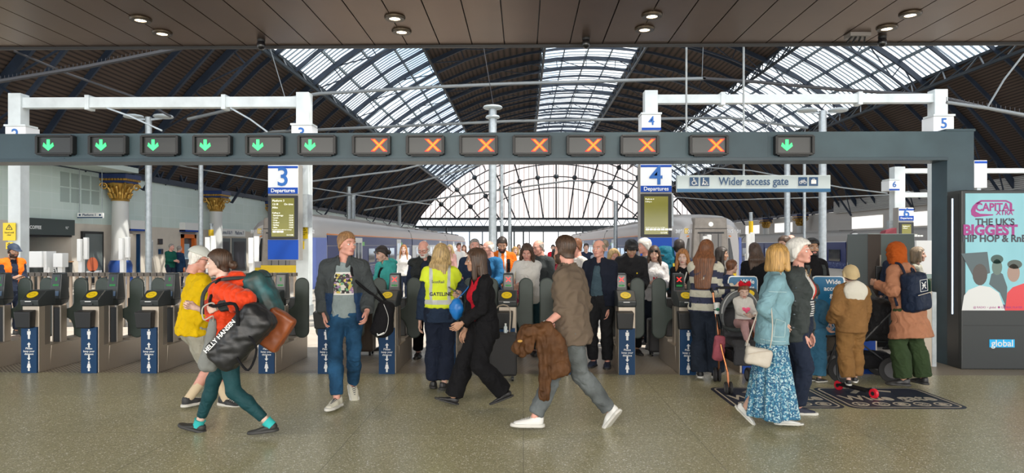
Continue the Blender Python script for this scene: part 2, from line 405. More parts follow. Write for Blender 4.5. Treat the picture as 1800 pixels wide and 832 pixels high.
# --- side walls
TILE = None
def wall_tile_material():
    m = bpy.data.materials.new('pale_green_tiles'); m.use_nodes = True; nt = m.node_tree; b = nt.nodes['Principled BSDF']
    tc = nt.nodes.new('ShaderNodeTexCoord'); mp = nt.nodes.new('ShaderNodeMapping'); mp.inputs['Rotation'].default_value = (math.pi / 2, 0, math.pi / 2)
    nt.links.new(tc.outputs['Object'], mp.inputs['Vector'])
    sp = nt.nodes.new('ShaderNodeSeparateXYZ'); nt.links.new(tc.outputs['Object'], sp.inputs[0]); cb = nt.nodes.new('ShaderNodeCombineXYZ')
    nt.links.new(sp.outputs['Y'], cb.inputs['X']); nt.links.new(sp.outputs['Z'], cb.inputs['Y'])
    br = nt.nodes.new('ShaderNodeTexBrick'); br.offset = 0; br.inputs['Scale'].default_value = 1; br.inputs['Brick Width'].default_value = .6; br.inputs['Row Height'].default_value = .6
    br.inputs['Mortar Size'].default_value = .012; br.inputs['Color1'].default_value = (.60, .71, .66, 1); br.inputs['Color2'].default_value = (.64, .75, .71, 1); br.inputs['Mortar'].default_value = (.70, .79, .76, 1)
    nt.links.new(cb.outputs[0], br.inputs['Vector']); nt.links.new(br.outputs['Color'], b.inputs['Base Color']); b.inputs['Roughness'].default_value = .5
    return m
BEIGE = mat('beige_wall', (.62, .56, .48), .6, var=.05, vscale=2)
XL = -17.6
b = MB().box(XL - .3, XL, 12, 112, 2.5, 4.65); TILE = wall_tile_material(); struct(b.build('wall_left_upper', TILE))
b = MB(); segs = [(12, 23.8), (26.3, 30.05), (30.95, 34.9), (36.2, 112)]
for y0, y1 in segs: b.box(XL - .3, XL, y0, y1, 0, 2.5)
b.box(XL - .3, XL, 30.05, 30.95, 2.15, 2.5); b.box(XL - .3, XL, 34.9, 36.2, 2.2, 2.5)
for y0, y1 in ((23.8, 26.3), (30.05, 30.95), (34.9, 36.2)): b.box(XL - 2.2, XL - 2, y0 - .3, y1 + .3, 0, 2.5); b.box(XL - 2, XL - .3, y0 - .2, y0, 0, 2.5); b.box(XL - 2, XL - .3, y1, y1 + .2, 0, 2.5)
b.box(XL - 2.2, XL - .3, 23.6, 26.5, 2.5, 2.6)
struct(b.build('wall_left', BEIGE))
struct(MB().box(XL - .3, XL + 1.5, 12, 28.3, 4.65, 4.85).build('ceiling_soffit', mat('pale_soffit', (.52, .6, .56), .5)))
XR = CX + 22.9
b = MB().box(XR, XR + .3, 24, 112, 0, 4.6).build('wall_right', mat('white_wall', (.62, .58, .53), .6)); struct(b)
b = MB()
for i in range(14): b.box(XR - .25, XR - .02, 22, 62, 4.45 + i * .115, 4.54 + i * .115)
struct(b.build('trim_6', mat('pale_slats', (.5, .49, .47), .6)))
b = MB()
for y0 in (46, 54, 72, 82): b.box(XR - .05, XR - .02, y0, y0 + 5, 3.0, 4.0)
struct(b.build('window_5', mat('bright_window', (.9, .88, .84), .3, emit=.9)))
# ================================================================ STATION FURNITURE
def rounded(w, h, r, n=6, cx=0, cz=0):
    """outline of a rounded rectangle in (x, z)"""
    out = []
    for sx, sz, a0 in ((1, 1, 0), (-1, 1, 90), (-1, -1, 180), (1, -1, 270)):
        for i in range(n + 1):
            a = math.radians(a0 + 90 * i / n); out.append((cx + sx * (w / 2 - r) + r * math.cos(a), cz + sz * (h / 2 - r) + r * math.sin(a)))
    return out
def disc(cx, cz, r, n=14): return [(cx + r * math.cos(2 * math.pi * i / n), cz + r * math.sin(2 * math.pi * i / n)) for i in range(n)]
ORD = ['first', 'second', 'third', 'fourth', 'fifth', 'sixth', 'seventh', 'eighth', 'ninth', 'tenth', 'eleventh', 'twelfth', 'thirteenth']
# --- overhead beam with pillar
BY = 9.55
bx1 = at(1712, 300, BY).x; bxi = at(1665, 300, BY).x
bz0, bz1 = at(900, 278, BY).z, at(900, 233, BY).z
beam = empty('gantry_beam', (0, BY, 0), 0, 'slate blue steel box beam carrying the row of lane displays on a square pillar', 'beam')
m = MB().box(-9.2, bx1, 0, .36, bz0, bz1)
for x in (-6.5, -3.0, .2, 3.4): m.box(x, x + .008, -.003, 0, bz0, bz1)
m.build('beam', GUNM, beam)
MB().box(-9.2, bxi, -.03, .4, bz0 - .045, bz0 - .005).build('bottom_flange', mat('slate_edge', (.03, .06, .08), .4), beam)
MB().box(bxi, bx1, 0, .36, 0, bz0).build('pillar', GUNM, beam)
MB().box(bxi - .03, bx1 + .01, -.02, .38, bz1, bz1 + .03).build('cap_plate', GUNM, beam)
# --- lane displays
GREENL = mat('green_arrow_light', (.05, .9, .25), .4, emit=1.0, ecol=(.06, .9, .25)); REDL = mat('orange_cross_light', (1, .22, .01), .4, emit=1.1, ecol=(1, .24, .01)); REDO = mat('red_cross_glow', (.9, .02, .01), .4, emit=.7)
PANE = mat('display_pane', (.035, .04, .043), .3); PANE2 = mat('display_pane_lit', (.09, .035, .03), .25)
arrow = [(-.021, .075), (.021, .075), (.021, -.005), (.062, .035), (.075, -.012), (0, -.075), (-.075, -.012), (-.062, .035), (-.021, -.005)]
gi = ri = 0
for k, px in enumerate((94, 187, 279, 371, 464, 556, 652, 747, 841, 935, 1030, 1125, 1247, 1398)):
    green = k < 6 or k == 13; p = at(px, 254, BY - .1)
    lab = ('black lane display showing a green down arrow, %s from the left end of the beam' % ORD[k] if k < 6 else 'black lane display showing a green down arrow, alone beyond the row of crosses' if green
           else 'black lane display showing an orange cross, %s of the seven crosses' % ORD[k - 6])
    r = empty('lane_display', (p.x, BY, p.z - .005), 0, lab, 'display', 'lane displays along the beam')
    m = MB(); w, h = .25, .125
    for s in (-1, 1): m.box(s * w - .018, s * w + .018, -.1, 0, -h, h); m.box(-w, w, -.1, 0, s * h - .014, s * h + .014)
    m.build('frame', BLACK, r, bevel=.004)
    MB().box(-w, w, -.06, -.0, -h, h).build('screen', PANE, r)
    MB().box(-w * .8, w * .8, -.07, -.02, -h - .03, -h - .014).build('bracket', BLACK, r)
    if green: MB().prism([(a * 1.05 - .1, b * 1.05) for a, b in arrow], -.066, -.061).build('arrow_light', GREENL, r)
    else:
        m = MB()
        for s in (-1, 1):
            c, d = .078, .017; m.prism([(.105 - s * (c - d), -c), (.105 - s * (c + d), -c + 2 * d if 0 else -c), (.105 + s * (c - d), c), (.105 + s * (c + d), c)][::1], -.066 - .001 * s, -.061)
        m.build('cross_light', REDL, r); m = MB()
        for s in (-1, 1):
            c, d = .088, .03; m.prism([(.105 - s * (c - d), -c), (.105 - s * (c + d) , -c), (.105 + s * (c - d), c), (.105 + s * (c + d), c)], -.0637 - .0005 * s, -.061)
        m.build('cross_outline', REDO, r)
# --- catenary portals (white box-section posts and beams)
PY = 16.0
WPAINT = mat('white_portal_paint', (.62, .66, .66), .45, var=.1, vscale=3)
def portal(pxa, pxb, ptop, pbeam, Y, lab, w=.3):
    a, b = at(pxa, 400, Y), at(pxb, 400, Y); zt = at(pxa, ptop, Y).z; z0, z1 = at(pxa, pbeam[1], Y).z, at(pxa, pbeam[0], Y).z
    r = empty('catenary_portal', ((a.x + b.x) / 2, Y, 0), 0, lab, 'portal', 'white overhead line portals')
    h = (b.x - a.x) / 2
    for s in (-1, 1):
        p = MB().box(s * h - w / 2, s * h + w / 2, -w / 2, w / 2, 0, zt).build('post', WPAINT, r, bevel=.01)
        MB().box(s * h + (-.02 - w / 2), s * h + w / 2 + .02, -w / 2 - .02, w / 2 + .02, 0, .25).build('foot', GALV, r)
    m = MB().box(-h + w / 2, h - w / 2, -.1, .1, z0, z1)
    for t in (-.5, .45): m.box(h * t - .05, h * t + .05, -.13, .13, z0 - .05, z1 + .05)
    m.build('cross_beam', WPAINT, r, bevel=.006)
    return r
portal(33, 535, 166, (173, 191), PY, 'white overhead line portal carrying the boxes numbered 2 and 3')
portal(1143, 1648, 161, (168, 183), PY, 'white overhead line portal carrying the boxes numbered 4 and 5')
portal(1577, 2010, 294, (297, 305), 21.0, 'smaller white portal behind the pillar with two cross beams and a 6 box', .32)
a = at(1577, 350, 21); b2 = at(1830, 350, 21)
tag(MB().box(a.x + .16, b2.x, 20.9, 21.1, at(0, 349, 21).z, at(0, 341, 21).z).build('cross_beam', WPAINT), 'lower white cross beam below the number 6 box on the small portal', 'beam')
def number_box(px, py0, py1, wpx, Y, n, lab, bar=True):
    p = at(px, py1, Y); q = at(px + wpx, py0, Y); w = (q.x - p.x) / 2; h = q.z - p.z
    r = empty('platform_number_box', (p.x, Y, p.z), 0, lab, 'sign', 'platform number boxes')
    MB().box(-w, w, 0, .46, 0, h).build('box', mat('sign_white', (.82, .83, .84), .35), r, bevel=.01)
    MB().box(-w - .015, w + .015, -.03, .38, h, h + .04).build('top_cap', WPAINT, r)
    if bar: MB().box(-w, w, -.012, 0, 0, h * .16).build('blue_band', SBLUE, r)
    text(n, h * .78, mat('number_blue', (.012, .12, .42), .4), (0, -.012, h * .57), parent=r, name='number', bold=.012)
number_box(27, 222, 258, 36, PY - .6, '2', 'white platform number box reading 2 on the first portal post')
number_box(530, 220, 256, 36, PY - .6, '3', 'white platform number box reading 3 on the second portal post')
number_box(1145, 201, 229, 34, PY - .6, '4', 'white platform number box reading 4 above the beam')
number_box(1659, 204, 236, 36, PY - .6, '5', 'white platform number box reading 5 beside the last tall post')
number_box(1572, 317, 335, 18, 20.6, '6', 'small white platform number box reading 6 on the small portal')
# --- platform departure signs
SCR = ramp_mat('departure_screen', 'noise', ((.3, (.10, .095, .012)), (.7, (.15, .135, .02))), scale=1.5, rough=.2)
for n in ('departure_screen',):
    bb = MATS[n].node_tree.nodes['Principled BSDF']; bb.inputs['Emission Color'].default_value = (.13, .12, .015, 1); bb.inputs['Emission Strength'].default_value = .8
SCRT = mat('screen_text', (.8, .8, .7), .4, emit=.8)
def pylon(px0, px1, py0, pys0, pys1, pyb, Y, n, lab, lines, pr=True):
    a, b = at(px0, pyb, Y), at(px1, py0, Y); w = (b.x - a.x) / 2; H = b.z - a.z
    r = empty('departure_sign', ((a.x + b.x) / 2, Y, a.z), 0, lab, 'sign', 'platform departure signs')
    Z = lambda py: at(px0, py, Y).z - a.z
    MB().box(-w, w, 0, .3, 0, H).build('casing', mat('grey_casing', (.36, .34, .31), .4, .3), r, bevel=.01)
    MB().box(-w + .01, w - .01, -.02, 0, Z(pys0 - 3), H - .02).build('number_panel', mat('sign_white', (.82, .83, .84), .35), r)
    MB().box(-w + .01, w - .01, -.026, -.02, H - .09, H - .04).build('top_stripe', SBLUE, r)
    s = MB().box(-w + .01, w - .01, -.026, -.02, Z(pys0 - 3), Z(pys0 - 3) + .14).build('title_strip', SBLUE, r)
    text('Departures', w * .34, LETTERW, (0, -.03, Z(pys0 - 3) + .07), parent=s, bold=.012)
    text(n, w * 1.7, mat('number_blue', (.012, .12, .42), .4), (0, -.03, (H + Z(pys0 - 3) + .06) / 2), parent=r, name='number', bold=.012)
    MB().box(-w + .01, w - .01, -.03, 0, Z(pys1), Z(pys0)).build('screen_frame', BLACK, r, bevel=.01)
    sw = w - .09; z1, z0 = Z(pys0) - .06, Z(pys1) + .06
    sc = MB().box(-sw, sw, -.034, -.03, z0, z1).build('screen', SCR, r)
    zz = z1 - .06
    for l, t, sz in lines:
        text(l, sz * .76, SCRT, (-sw + .02, -.037, zz), parent=sc, align='LEFT')
        if t: text(t, sz * .76, SCRT, (sw - .02, -.037, zz), parent=sc, align='RIGHT')
        zz -= sz * .92
    text('A ScotRail service which has 3 carriages', .027, SCRT, (-sw + .02, -.037, z0 + .155), parent=sc, align='LEFT')
    m = MB()
    for i in range(3 if n == '3' else 7): m.box(-sw + .03 + i * .085, -sw + .10 + i * .085, -.038, -.036, z0 + .09, z0 + .13)
    m.build('carriage_symbol', SCRT, sc)
    text('12:12:00', .045, SCRT, (sw - .02, -.037, z0 + .035), parent=sc, align='RIGHT')
    MB().box(-w + .005, w - .005, -.02, 0, .02, Z(pys1) - .01).build('blue_panel', SBLUE, r)
    MB().box(w - .12 if n != '6' else -w - .1, w + .1 if n != '6' else -w + .2, .3, .66 if n != '6' else .45, H * .35, H * .7).build('mounting_bracket', GALV, r)
    return r
L3 = [('Platform 3', '', .085), ('12:18', 'On time', .08), ('Alloa', '', .08), ('', '', .05), ('Calling at', '', .062), ('· Bishopbriggs', '12:23', .058), ('· Lenzie', '12:27', .058), ('· Croy', '12:32', .058), ('· Larbert', '12:45', .058), ('· Stirling', '12:54', .058), ('· Alloa', '13:05', .058)]
L4 = [('Platform 4', '', .06), ('Calling at', '', .05)]
pylon(471, 525, 289, 344, 421, 458, 15.2, '3', 'tall platform 3 departures sign with blue base hanging on the white post', L3)
pylon(1125, 1181, 287, 341, 417, 457, 15.2, '4', 'tall platform 4 departures sign with blue base above the crowd', L4)
pylon(1579, 1606, 365, 391, 425, 440, 20.4, '6', 'small platform 6 departures sign on the small white portal', L4[:3])
a = at(1713, 330, 18); b2 = at(1735, 282, 18)
r = empty('blank_platform_sign', (a.x, 18, a.z), 0, 'blank white platform sign with blue edges behind the advertising screen', 'sign')
MB().box(0, b2.x - a.x, 0, .2, 0, b2.z - a.z).build('panel', mat('sign_white', (.82, .83, .84), .35), r)
MB().box(0, b2.x - a.x, -.01, 0, b2.z - a.z - .08, b2.z - a.z - .02).build('stripe', SBLUE, r)
MB().box(.1, .2, .05, .15, -a.z, 0).build('post', GALV, r)
# --- Wider access gate sign
WY = 10.9
a, b = at(1190, 338, WY), at(1460, 308, WY); w = (b.x - a.x) / 2; h = b.z - a.z
r = empty('wider_access_sign', ((a.x + b.x) / 2, WY, a.z), 0, 'long pale sign reading Wider access gate with four pictograms, hanging on rods', 'sign')
MB().box(-w, w, 0, .08, 0, h).build('board', mat('pale_grey_sign', (.52, .60, .62), .4), r, bevel=.006)
MB().box(-w, w, -.004, 0, 0, h * .2).build('blue_stripe', mat('stripe_blue', (.01, .11, .25), .4), r)
PIC = mat('pictogram_navy', (.008, .06, .16), .4)
text('Wider access gate', h * .66, PIC, (0, -.004, h * .62), parent=r, bold=.012, width=.84)
for x in (-.87, -.12, .38): MB().cyl((w * x if x < 0 else w * .3, .04, h), (w * x if x < 0 else w * .3, .04, 4.9), .016, 6).build('hanging_rod', GALV, r) if x != .38 else None
def fig(m, cx, cz, s, skirt=False, y0=-.012, y1=-.006):
    m.prism(disc(cx, cz + .42 * s, .085 * s), y0, y1)
    if skirt: m.prism([(cx - .1 * s, cz + .3 * s), (cx + .1 * s, cz + .3 * s), (cx + .2 * s, cz - .14 * s), (cx + .09 * s, cz - .14 * s), (cx + .09 * s, cz - .48 * s), (cx - .09 * s, cz - .48 * s), (cx - .09 * s, cz - .14 * s), (cx - .2 * s, cz - .14 * s)], y0, y1)
    else: m.prism([(cx - .17 * s, cz + .3 * s), (cx + .17 * s, cz + .3 * s), (cx + .17 * s, cz - .05 * s), (cx + .1 * s, cz - .05 * s), (cx + .1 * s, cz - .48 * s), (cx - .1 * s, cz - .48 * s), (cx - .1 * s, cz - .05 * s), (cx - .17 * s, cz - .05 * s)], y0, y1)
ih = h * .68
def ring(m, cx, cz, r, t, y0, y1, n=16):
    for i in range(n):
        a0, a1 = 2 * math.pi * i / n, 2 * math.pi * (i + 1) / n
        m.prism([(cx + r * math.cos(a0), cz + r * math.sin(a0)), (cx + r * math.cos(a1), cz + r * math.sin(a1)), (cx + (r - t) * math.cos(a1), cz + (r - t) * math.sin(a1)), (cx + (r - t) * math.cos(a0), cz + (r - t) * math.sin(a0))], y0, y1)
def stroke(m, pts, t, y0, y1):
    for (x0, z0), (x1, z1) in zip(pts, pts[1:]):
        L = math.hypot(x1 - x0, z1 - z0) or 1; nx, nz = -(z1 - z0) / L * t / 2, (x1 - x0) / L * t / 2
        m.prism([(x0 + nx, z0 + nz), (x1 + nx, z1 + nz), (x1 - nx, z1 - nz), (x0 - nx, z0 - nz)], y0, y1)
def icon(m, kind, cx, cz, s, y0, y1):
    """white pictogram strokes, s = size"""
    P = lambda *q: [(cx + x * s, cz + z * s) for x, z in q]
    if kind == 'wheelchair':
        m.prism(disc(cx - .05 * s, cz + .38 * s, .08 * s), y0, y1); ring(m, cx - .02 * s, cz - .15 * s, .27 * s, .07 * s, y0, y1)
        stroke(m, P((-.05, .28), (-.03, .02), (.2, .02), (.3, -.3), (.38, -.27)), .08 * s, y0, y1); stroke(m, P((-.04, .18), (.18, .16)), .07 * s, y0, y1)
    elif kind == 'pram':
        m.prism(disc(cx - .18 * s, cz + .36 * s, .08 * s), y0, y1); stroke(m, P((-.18, .26), (-.2, -.02), (-.3, -.4)), .11 * s, y0, y1); stroke(m, P((-.2, -.02), (-.05, -.4)), .08 * s, y0, y1)
        stroke(m, P((-.16, .2), (.06, .08), (.3, -.25)), .06 * s, y0, y1); stroke(m, P((.06, -.25), (.3, -.05), (.1, -.05)), .07 * s, y0, y1); ring(m, cx + .08 * s, cz - .34 * s, .08 * s, .04 * s, y0, y1, 10); ring(m, cx + .32 * s, cz - .34 * s, .08 * s, .04 * s, y0, y1, 10)
    elif kind == 'bicycle':
        for q in (-.24, .24): ring(m, cx + q * s, cz - .1 * s, .18 * s, .045 * s, y0, y1)
        stroke(m, P((-.24, -.1), (-.1, .15), (.14, .15), (-.02, -.1), (-.24, -.1)), .04 * s, y0, y1); stroke(m, P((-.02, -.1), (-.13, .22)), .04 * s, y0, y1); stroke(m, P((.24, -.1), (.12, .24), (.2, .26)), .04 * s, y0, y1)
    else:
        m.prism(P((-.3, .2), (.3, .2), (.3, -.28), (-.3, -.28)), y0, y1); stroke(m, P((-.12, .2), (-.12, .32), (.12, .32), (.12, .2)), .06 * s, y0, y1)
for px, kd in ((1220, 'wheelchair'), (1239, 'pram'), (1411, 'bicycle'), (1430, 'luggage')):
    c = at(px, 320, WY).x - r.location.x
    q = MB().box(c - ih * .38, c + ih * .38, -.006, 0, h * .62 - ih * .38, h * .62 + ih * .38).build('pictogram', PIC, r)
    mm = MB(); icon(mm, kd, c, h * .62, ih * .72, -.009, -.006); mm.build('symbol', LETTERW, q)
# --- ticket gates
GREYP = mat('paddle_green_grey', (.035, .052, .045), .42, bump=.1, bscale=200, var=.2, vscale=5)
YEL = mat('reader_yellow', (.80, .58, .01), .4); GLOW = mat('green_readout', (.03, .35, .08), .4, emit=.4)
REDX = mat('red_readout', (1, .03, .03), .4, emit=1.2); SCRB = mat('readout_blue', (.10, .16, .26), .3, emit=.25)
HEADG = mat('gate_head_grey', (.03, .037, .04), .4)
def paddle_outline(s):
    o = []
    for i in range(11): a = math.pi * i / 10; o.append((.1 * math.cos(a), 1.11 + .1 * math.sin(a)))
    o += [(-.1, 1.0), (-.1, .86), (-.115, .82), (-.15, .79), (-.215, .77), (-.215, .65), (-.18, .64), (-.14, .61), (-.115, .56), (-.1, .5)]
    for i in range(11): a = math.pi + math.pi * i / 10; o.append((.1 * math.cos(a), .47 + .1 * math.sin(a)))
    return [(s * x, z) for x, z in o]
def make_gate(cross):
    r = empty('ticket_gate')
    m = MB().box(-.11, .11, 0, .22, 0, .9)                                   # front column
    m.build('front_column', STEEL, r, bevel=.008)
    m = MB(); m.prism([(.2, 0), (1.3, 0), (1.3, .33), (.24, .33)], -.11, .11, 'x'); m.build('plinth', STEEL, r, bevel=.006)
    MB().box(-.012, .012, 1.22, 1.26, .33, .36).build('end_stop', BLACK, r)
    p = MB().box(-.105, .1, -.03, 0, .0, .595).build('distance_panel', NAVY, r)
    m = MB(); fig(m, 0, .505, .13, False, -.034, -.03); m.build('man_pictogram', LETTERW, p); m = MB(); fig(m, 0, .088, .13, True, -.034, -.03); m.build('woman_pictogram', LETTERW, p)
    for z0, d in ((.365, 1), (.2, -1)): MB().prism([(-.009, z0 - d * .035), (.009, z0 - d * .035), (.009, z0 + d * .005), (.024, z0 + d * .005), (0, z0 + d * .035), (-.024, z0 + d * .005), (-.009, z0 + d * .005)], -.034, -.03).build('distance_arrow', LETTERW, p)
    text('Please\nkeep your\ndistance', .036, LETTERW, (0, -.032, .283), parent=p, bold=.01)
    m = MB().mat(0); m.hexa([(-.13, -.1, .59), (.06, -.1, .59), (.06, 0, .585), (-.13, 0, .585), (-.145, -.12, .80), (.075, -.12, .80), (.075, 0, .82), (-.145, 0, .82)]); m.build('ticket_slot', BLACK, r, bevel=.012)
    MB().prism([(-.025, .875), (-.035, .945), (.13, 1.065), (.3, 1.065), (.3, .86), (.0, .86)], -.12, .12, 'x').build('reader_head', HEADG, r, bevel=.012)
    n = Vector((0, -.12, .165)).normalized()
    c = Vector((-.01, .05, 1.006)) + n * .004; ux = Vector((1, 0, 0)); uy = n.cross(ux)
    m = MB(); q = [c + ux * .068 * math.cos(2 * math.pi * i / 20) + uy * .062 * math.sin(2 * math.pi * i / 20) for i in range(20)]
    m.add(q + [v + n * .008 for v in q], [tuple(range(20, 40))] + [(i, (i + 1) % 20, 20 + (i + 1) % 20, 20 + i) for i in range(20)]); y = m.build('card_reader', YEL, r)
    m = MB(); q = [c + n * .009 + ux * .04 * math.cos(2 * math.pi * i / 16) + uy * .03 * math.sin(2 * math.pi * i / 16) for i in range(16)]; q2 = [c + n * .009 + ux * .034 * math.cos(2 * math.pi * i / 16) + uy * .024 * math.sin(2 * math.pi * i / 16) for i in range(16)]
    m.add(q + q2, [(i, (i + 1) % 16, 16 + (i + 1) % 16, 16 + i) for i in range(16)]); m.build('reader_symbol', mat('reader_mark', (.35, .25, .01), .5), y)
    MB().box(-.05, .05, -.039, -.03, .885, .905).build('ticket_mouth', BLACK, r); MB().box(-.05, .03, -.04, -.035, .925, .935).build('indicator_strip', LETTERW, r)
    MB().box(.112, .116, .1, .2, .35, .86).build('side_panel', mat('darker_steel', (.3, .27, .24), .4, .8), r)
    m = MB().box(-.045, .045, .5, .6, .33, .8); m.build('pole', BLACK, r)
    m = MB()
    for s in (-1, 1): m.box(s * .055 - .009, s * .055 + .009, .49, .61, .33, .83)
    m.build('pole_trim', STEEL, r)
    d = MB().hexa([(-.07, .49, .83), (.07, .49, .83), (.06, .64, .86), (-.06, .64, .86), (-.08, .45, .92), (.08, .45, .92), (.075, .66, .92), (-.075, .66, .92)])
    d.hexa([(-.08, .45, .92), (.08, .45, .92), (.075, .66, .92), (-.075, .66, .92), (-.072, .5, 1.27), (.072, .5, 1.27), (.068, .62, 1.28), (-.068, .62, 1.28)])
    hd = d.build('display_head', HEADG, r, bevel=.012)
    f = lambda z: .45 + (z - .92) / .35 * .05 - .004
    def face(x0, x1, z0, z1): return MB().hexa([(x0, f(z0), z0), (x1, f(z0), z0), (x1, f(z0) + .01, z0), (x0, f(z0) + .01, z0), (x0, f(z1), z1), (x1, f(z1), z1), (x1, f(z1) + .01, z1), (x0, f(z1) + .01, z1)])
    face(-.055, .055, 1.09, 1.25).build('upper_window', mat('dark_window', (.02, .025, .025), .2), hd)
    face(-.05, .05, .965, 1.03).build('readout', SCRB, hd)
    m = MB()
    if cross:
        for s in (-1, 1): m.hexa([(-s * .028 - .008, f(1.165) - .004, 1.165), (-s * .028 + .008, f(1.165) - .004, 1.165), (-s * .028 + .008, f(1.165), 1.165), (-s * .028 - .008, f(1.165), 1.165), (s * .028 - .008, f(1.225) - .004, 1.225), (s * .028 + .008, f(1.225) - .004, 1.225), (s * .028 + .008, f(1.225), 1.225), (s * .028 - .008, f(1.225), 1.225)])
        m.build('red_cross', REDX, hd)
        face(-.04, .04, 1.10, 1.125).build('green_bar', GLOW, hd)
    else:
        m = face(-.012, .012, 1.17, 1.22); m.build('green_arrow', GLOW, hd); face(-.04, .04, 1.10, 1.125).build('green_bar', GLOW, hd)
    for s in (-1, 1):
        MB().prism([(s * .24 + x, z) for x, z in paddle_outline(s)], .63, .67).build('paddle', GREYP, r, bevel=.015)
    MB().box(-.11, .11, .7, 1.3, .33, .36).build('plinth_cap', STEEL, r)
    m = MB().box(-.07, .07, .95, 1.2, .36, .9); m.build('exit_housing', mat('gate_dark', (.05, .05, .05), .4), r, bevel=.01)
    return r
GY = 8.79
gx = [-53, 52, 157, 262, 367, 468, 572, 679, 786, 890, 995, 1100, 1207]
gd = {-53: 'cut off by the picture edge', 52: 'first one wholly in view of the row', 157: 'second one wholly in view, before the poster', 262: 'third one wholly in view, just before the man in yellow',
      367: 'mostly hidden behind the man in yellow', 468: 'behind the woman carrying the black holdall', 572: 'behind the walking man in blue jeans', 679: 'between the man in jeans and the gateline attendant',
      786: 'behind the gateline attendant and the woman in black', 890: 'beside the woman in the black suit, before the man in orange', 995: 'behind the man in the brown shirt', 1100: 'beside the bald man in the navy jacket', 1207: 'beside the woman in the striped jumper'}
gates = {}; pd = {}
for k, px in enumerate(gx):
    kind = px >= 600
    if kind not in gates: r = gates[kind] = make_gate(kind)
    else: r = copy_tree(gates[kind])
    p = at(px + 2, 658, GY); r.location = (p.x, GY, 0); r.rotation_euler = (0, 0, 0); pd[px] = r
    tag(r, 'steel ticket gate, ' + gd[px], 'ticket gate', 'ticket gates in the gateline')
for px, i in ((995, 1), (1100, 0)): bpy.data.objects.remove([c for c in bpy.data.objects if c.parent == pd[px] and c.name.startswith('paddle')][i])   # the open lane
# --- wide access gates with blue sign paddles
WBLUE = mat('access_blue', (.008, .14, .30), .35)
def wide_paddle(px0, px1, py0, Y, name, lab, s=1):
    a, b = at(px0, py0, Y), at(px1, py0, Y); w = b.x - a.x; zt = a.z; h = w * 1.92
    r = empty('wide_gate_paddle', (a.x, Y, 0), 0, lab, 'gate', 'wide access gate paddles')
    X = lambda u: w * u
    out = []
    for u, v in ((.1, 1), (.9, 1), (.97, .985), (1, .94), (1, .06), (.97, .015), (.9, 0), (.25, 0), (.18, .015), (.15, .06), (.15, .34), (.2, .38), (.35, .395), (.45, .44), (.47, .52), (.42, .58), (.3, .6), (.12, .62), (.04, .66), (0, .72), (0, .93), (.03, .985)):
        out.append((X(u), zt - h + h * v))
    MB().prism(out, 0, .03).build('panel', WBLUE, r)
    m = MB(); m.tube([(x, .015, z) for x, z in out], .014, 6, closed=True); m.build('chrome_edge', mat('chrome_edge', (.6, .6, .56), .3, .9), r, smooth=True)
    text('Wide\naccess\ngate', w * .215, LETTERW, (X(.9), -.004, zt - h * .2), parent=r, align='RIGHT', bold=.015)
    m = MB()
    for i in range(6): ring(m, X(.36) + (i % 3) * X(.23), zt - h * .72 - (i // 3) * X(.24), X(.105), X(.016), -.004, 0); icon(m, ('wheelchair', 'pram', 'luggage', 'bicycle', 'wheelchair', 'luggage')[i], X(.36) + (i % 3) * X(.23), zt - h * .72 - (i // 3) * X(.24), X(.14), -.004, 0)
    m.build('pictograms_ring', LETTERW, r)
    for v in (.8,): MB().prism(rounded(X(.13), X(.1), X(.045), 4, X(.09), zt - h * .27), -.006, 0).build('hinge_cap', WHITE, r)
    return r
wide_paddle(1281, 1331, 487, 9.5, '', 'blue Wide access gate panel half hidden behind the pram and denim jacket')
wide_paddle(1429, 1483, 487, 9.5, '', 'blue Wide access gate panel beside the child in brown')
for px, lab in ((1318, 'wide gate housing hidden between the pram and the denim jacket'), (1524, 'black wide gate reader post with yellow disc beside the child in brown')):
    p = at(px, 658, GY + .1); r = empty('wide_gate_post', (p.x, GY + .1, 0), 0, lab, 'ticket gate', 'wide gate posts')
    MB().box(-.13, .13, 0, .3, 0, .9).build('column', STEEL, r, bevel=.008)
    MB().box(-.1, .1, -.02, 0, 0, .6).build('blue_panel', SBLUE, r)
    MB().prism([(-.025, .9), (-.035, .97), (.13, 1.09), (.3, 1.09), (.3, .9)], -.13, .13, 'x').build('reader_head', HEADG, r, bevel=.012)
    n = Vector((0, -.12, .165)).normalized(); c = Vector((0, .05, 1.034)); ux = Vector((1, 0, 0)); uy = n.cross(ux)
    q = [c + ux * .075 * math.cos(2 * math.pi * i / 20) + uy * .065 * math.sin(2 * math.pi * i / 20) for i in range(20)]
    m = MB(); m.add(q + [v + n * .01 for v in q], [tuple(range(20, 40))] + [(i, (i + 1) % 20, 20 + (i + 1) % 20, 20 + i) for i in range(20)]); m.build('card_reader', YEL, r)
    MB().box(-.13, .13, .3, 1.4, 0, .45).build('plinth', STEEL, r, bevel=.008)
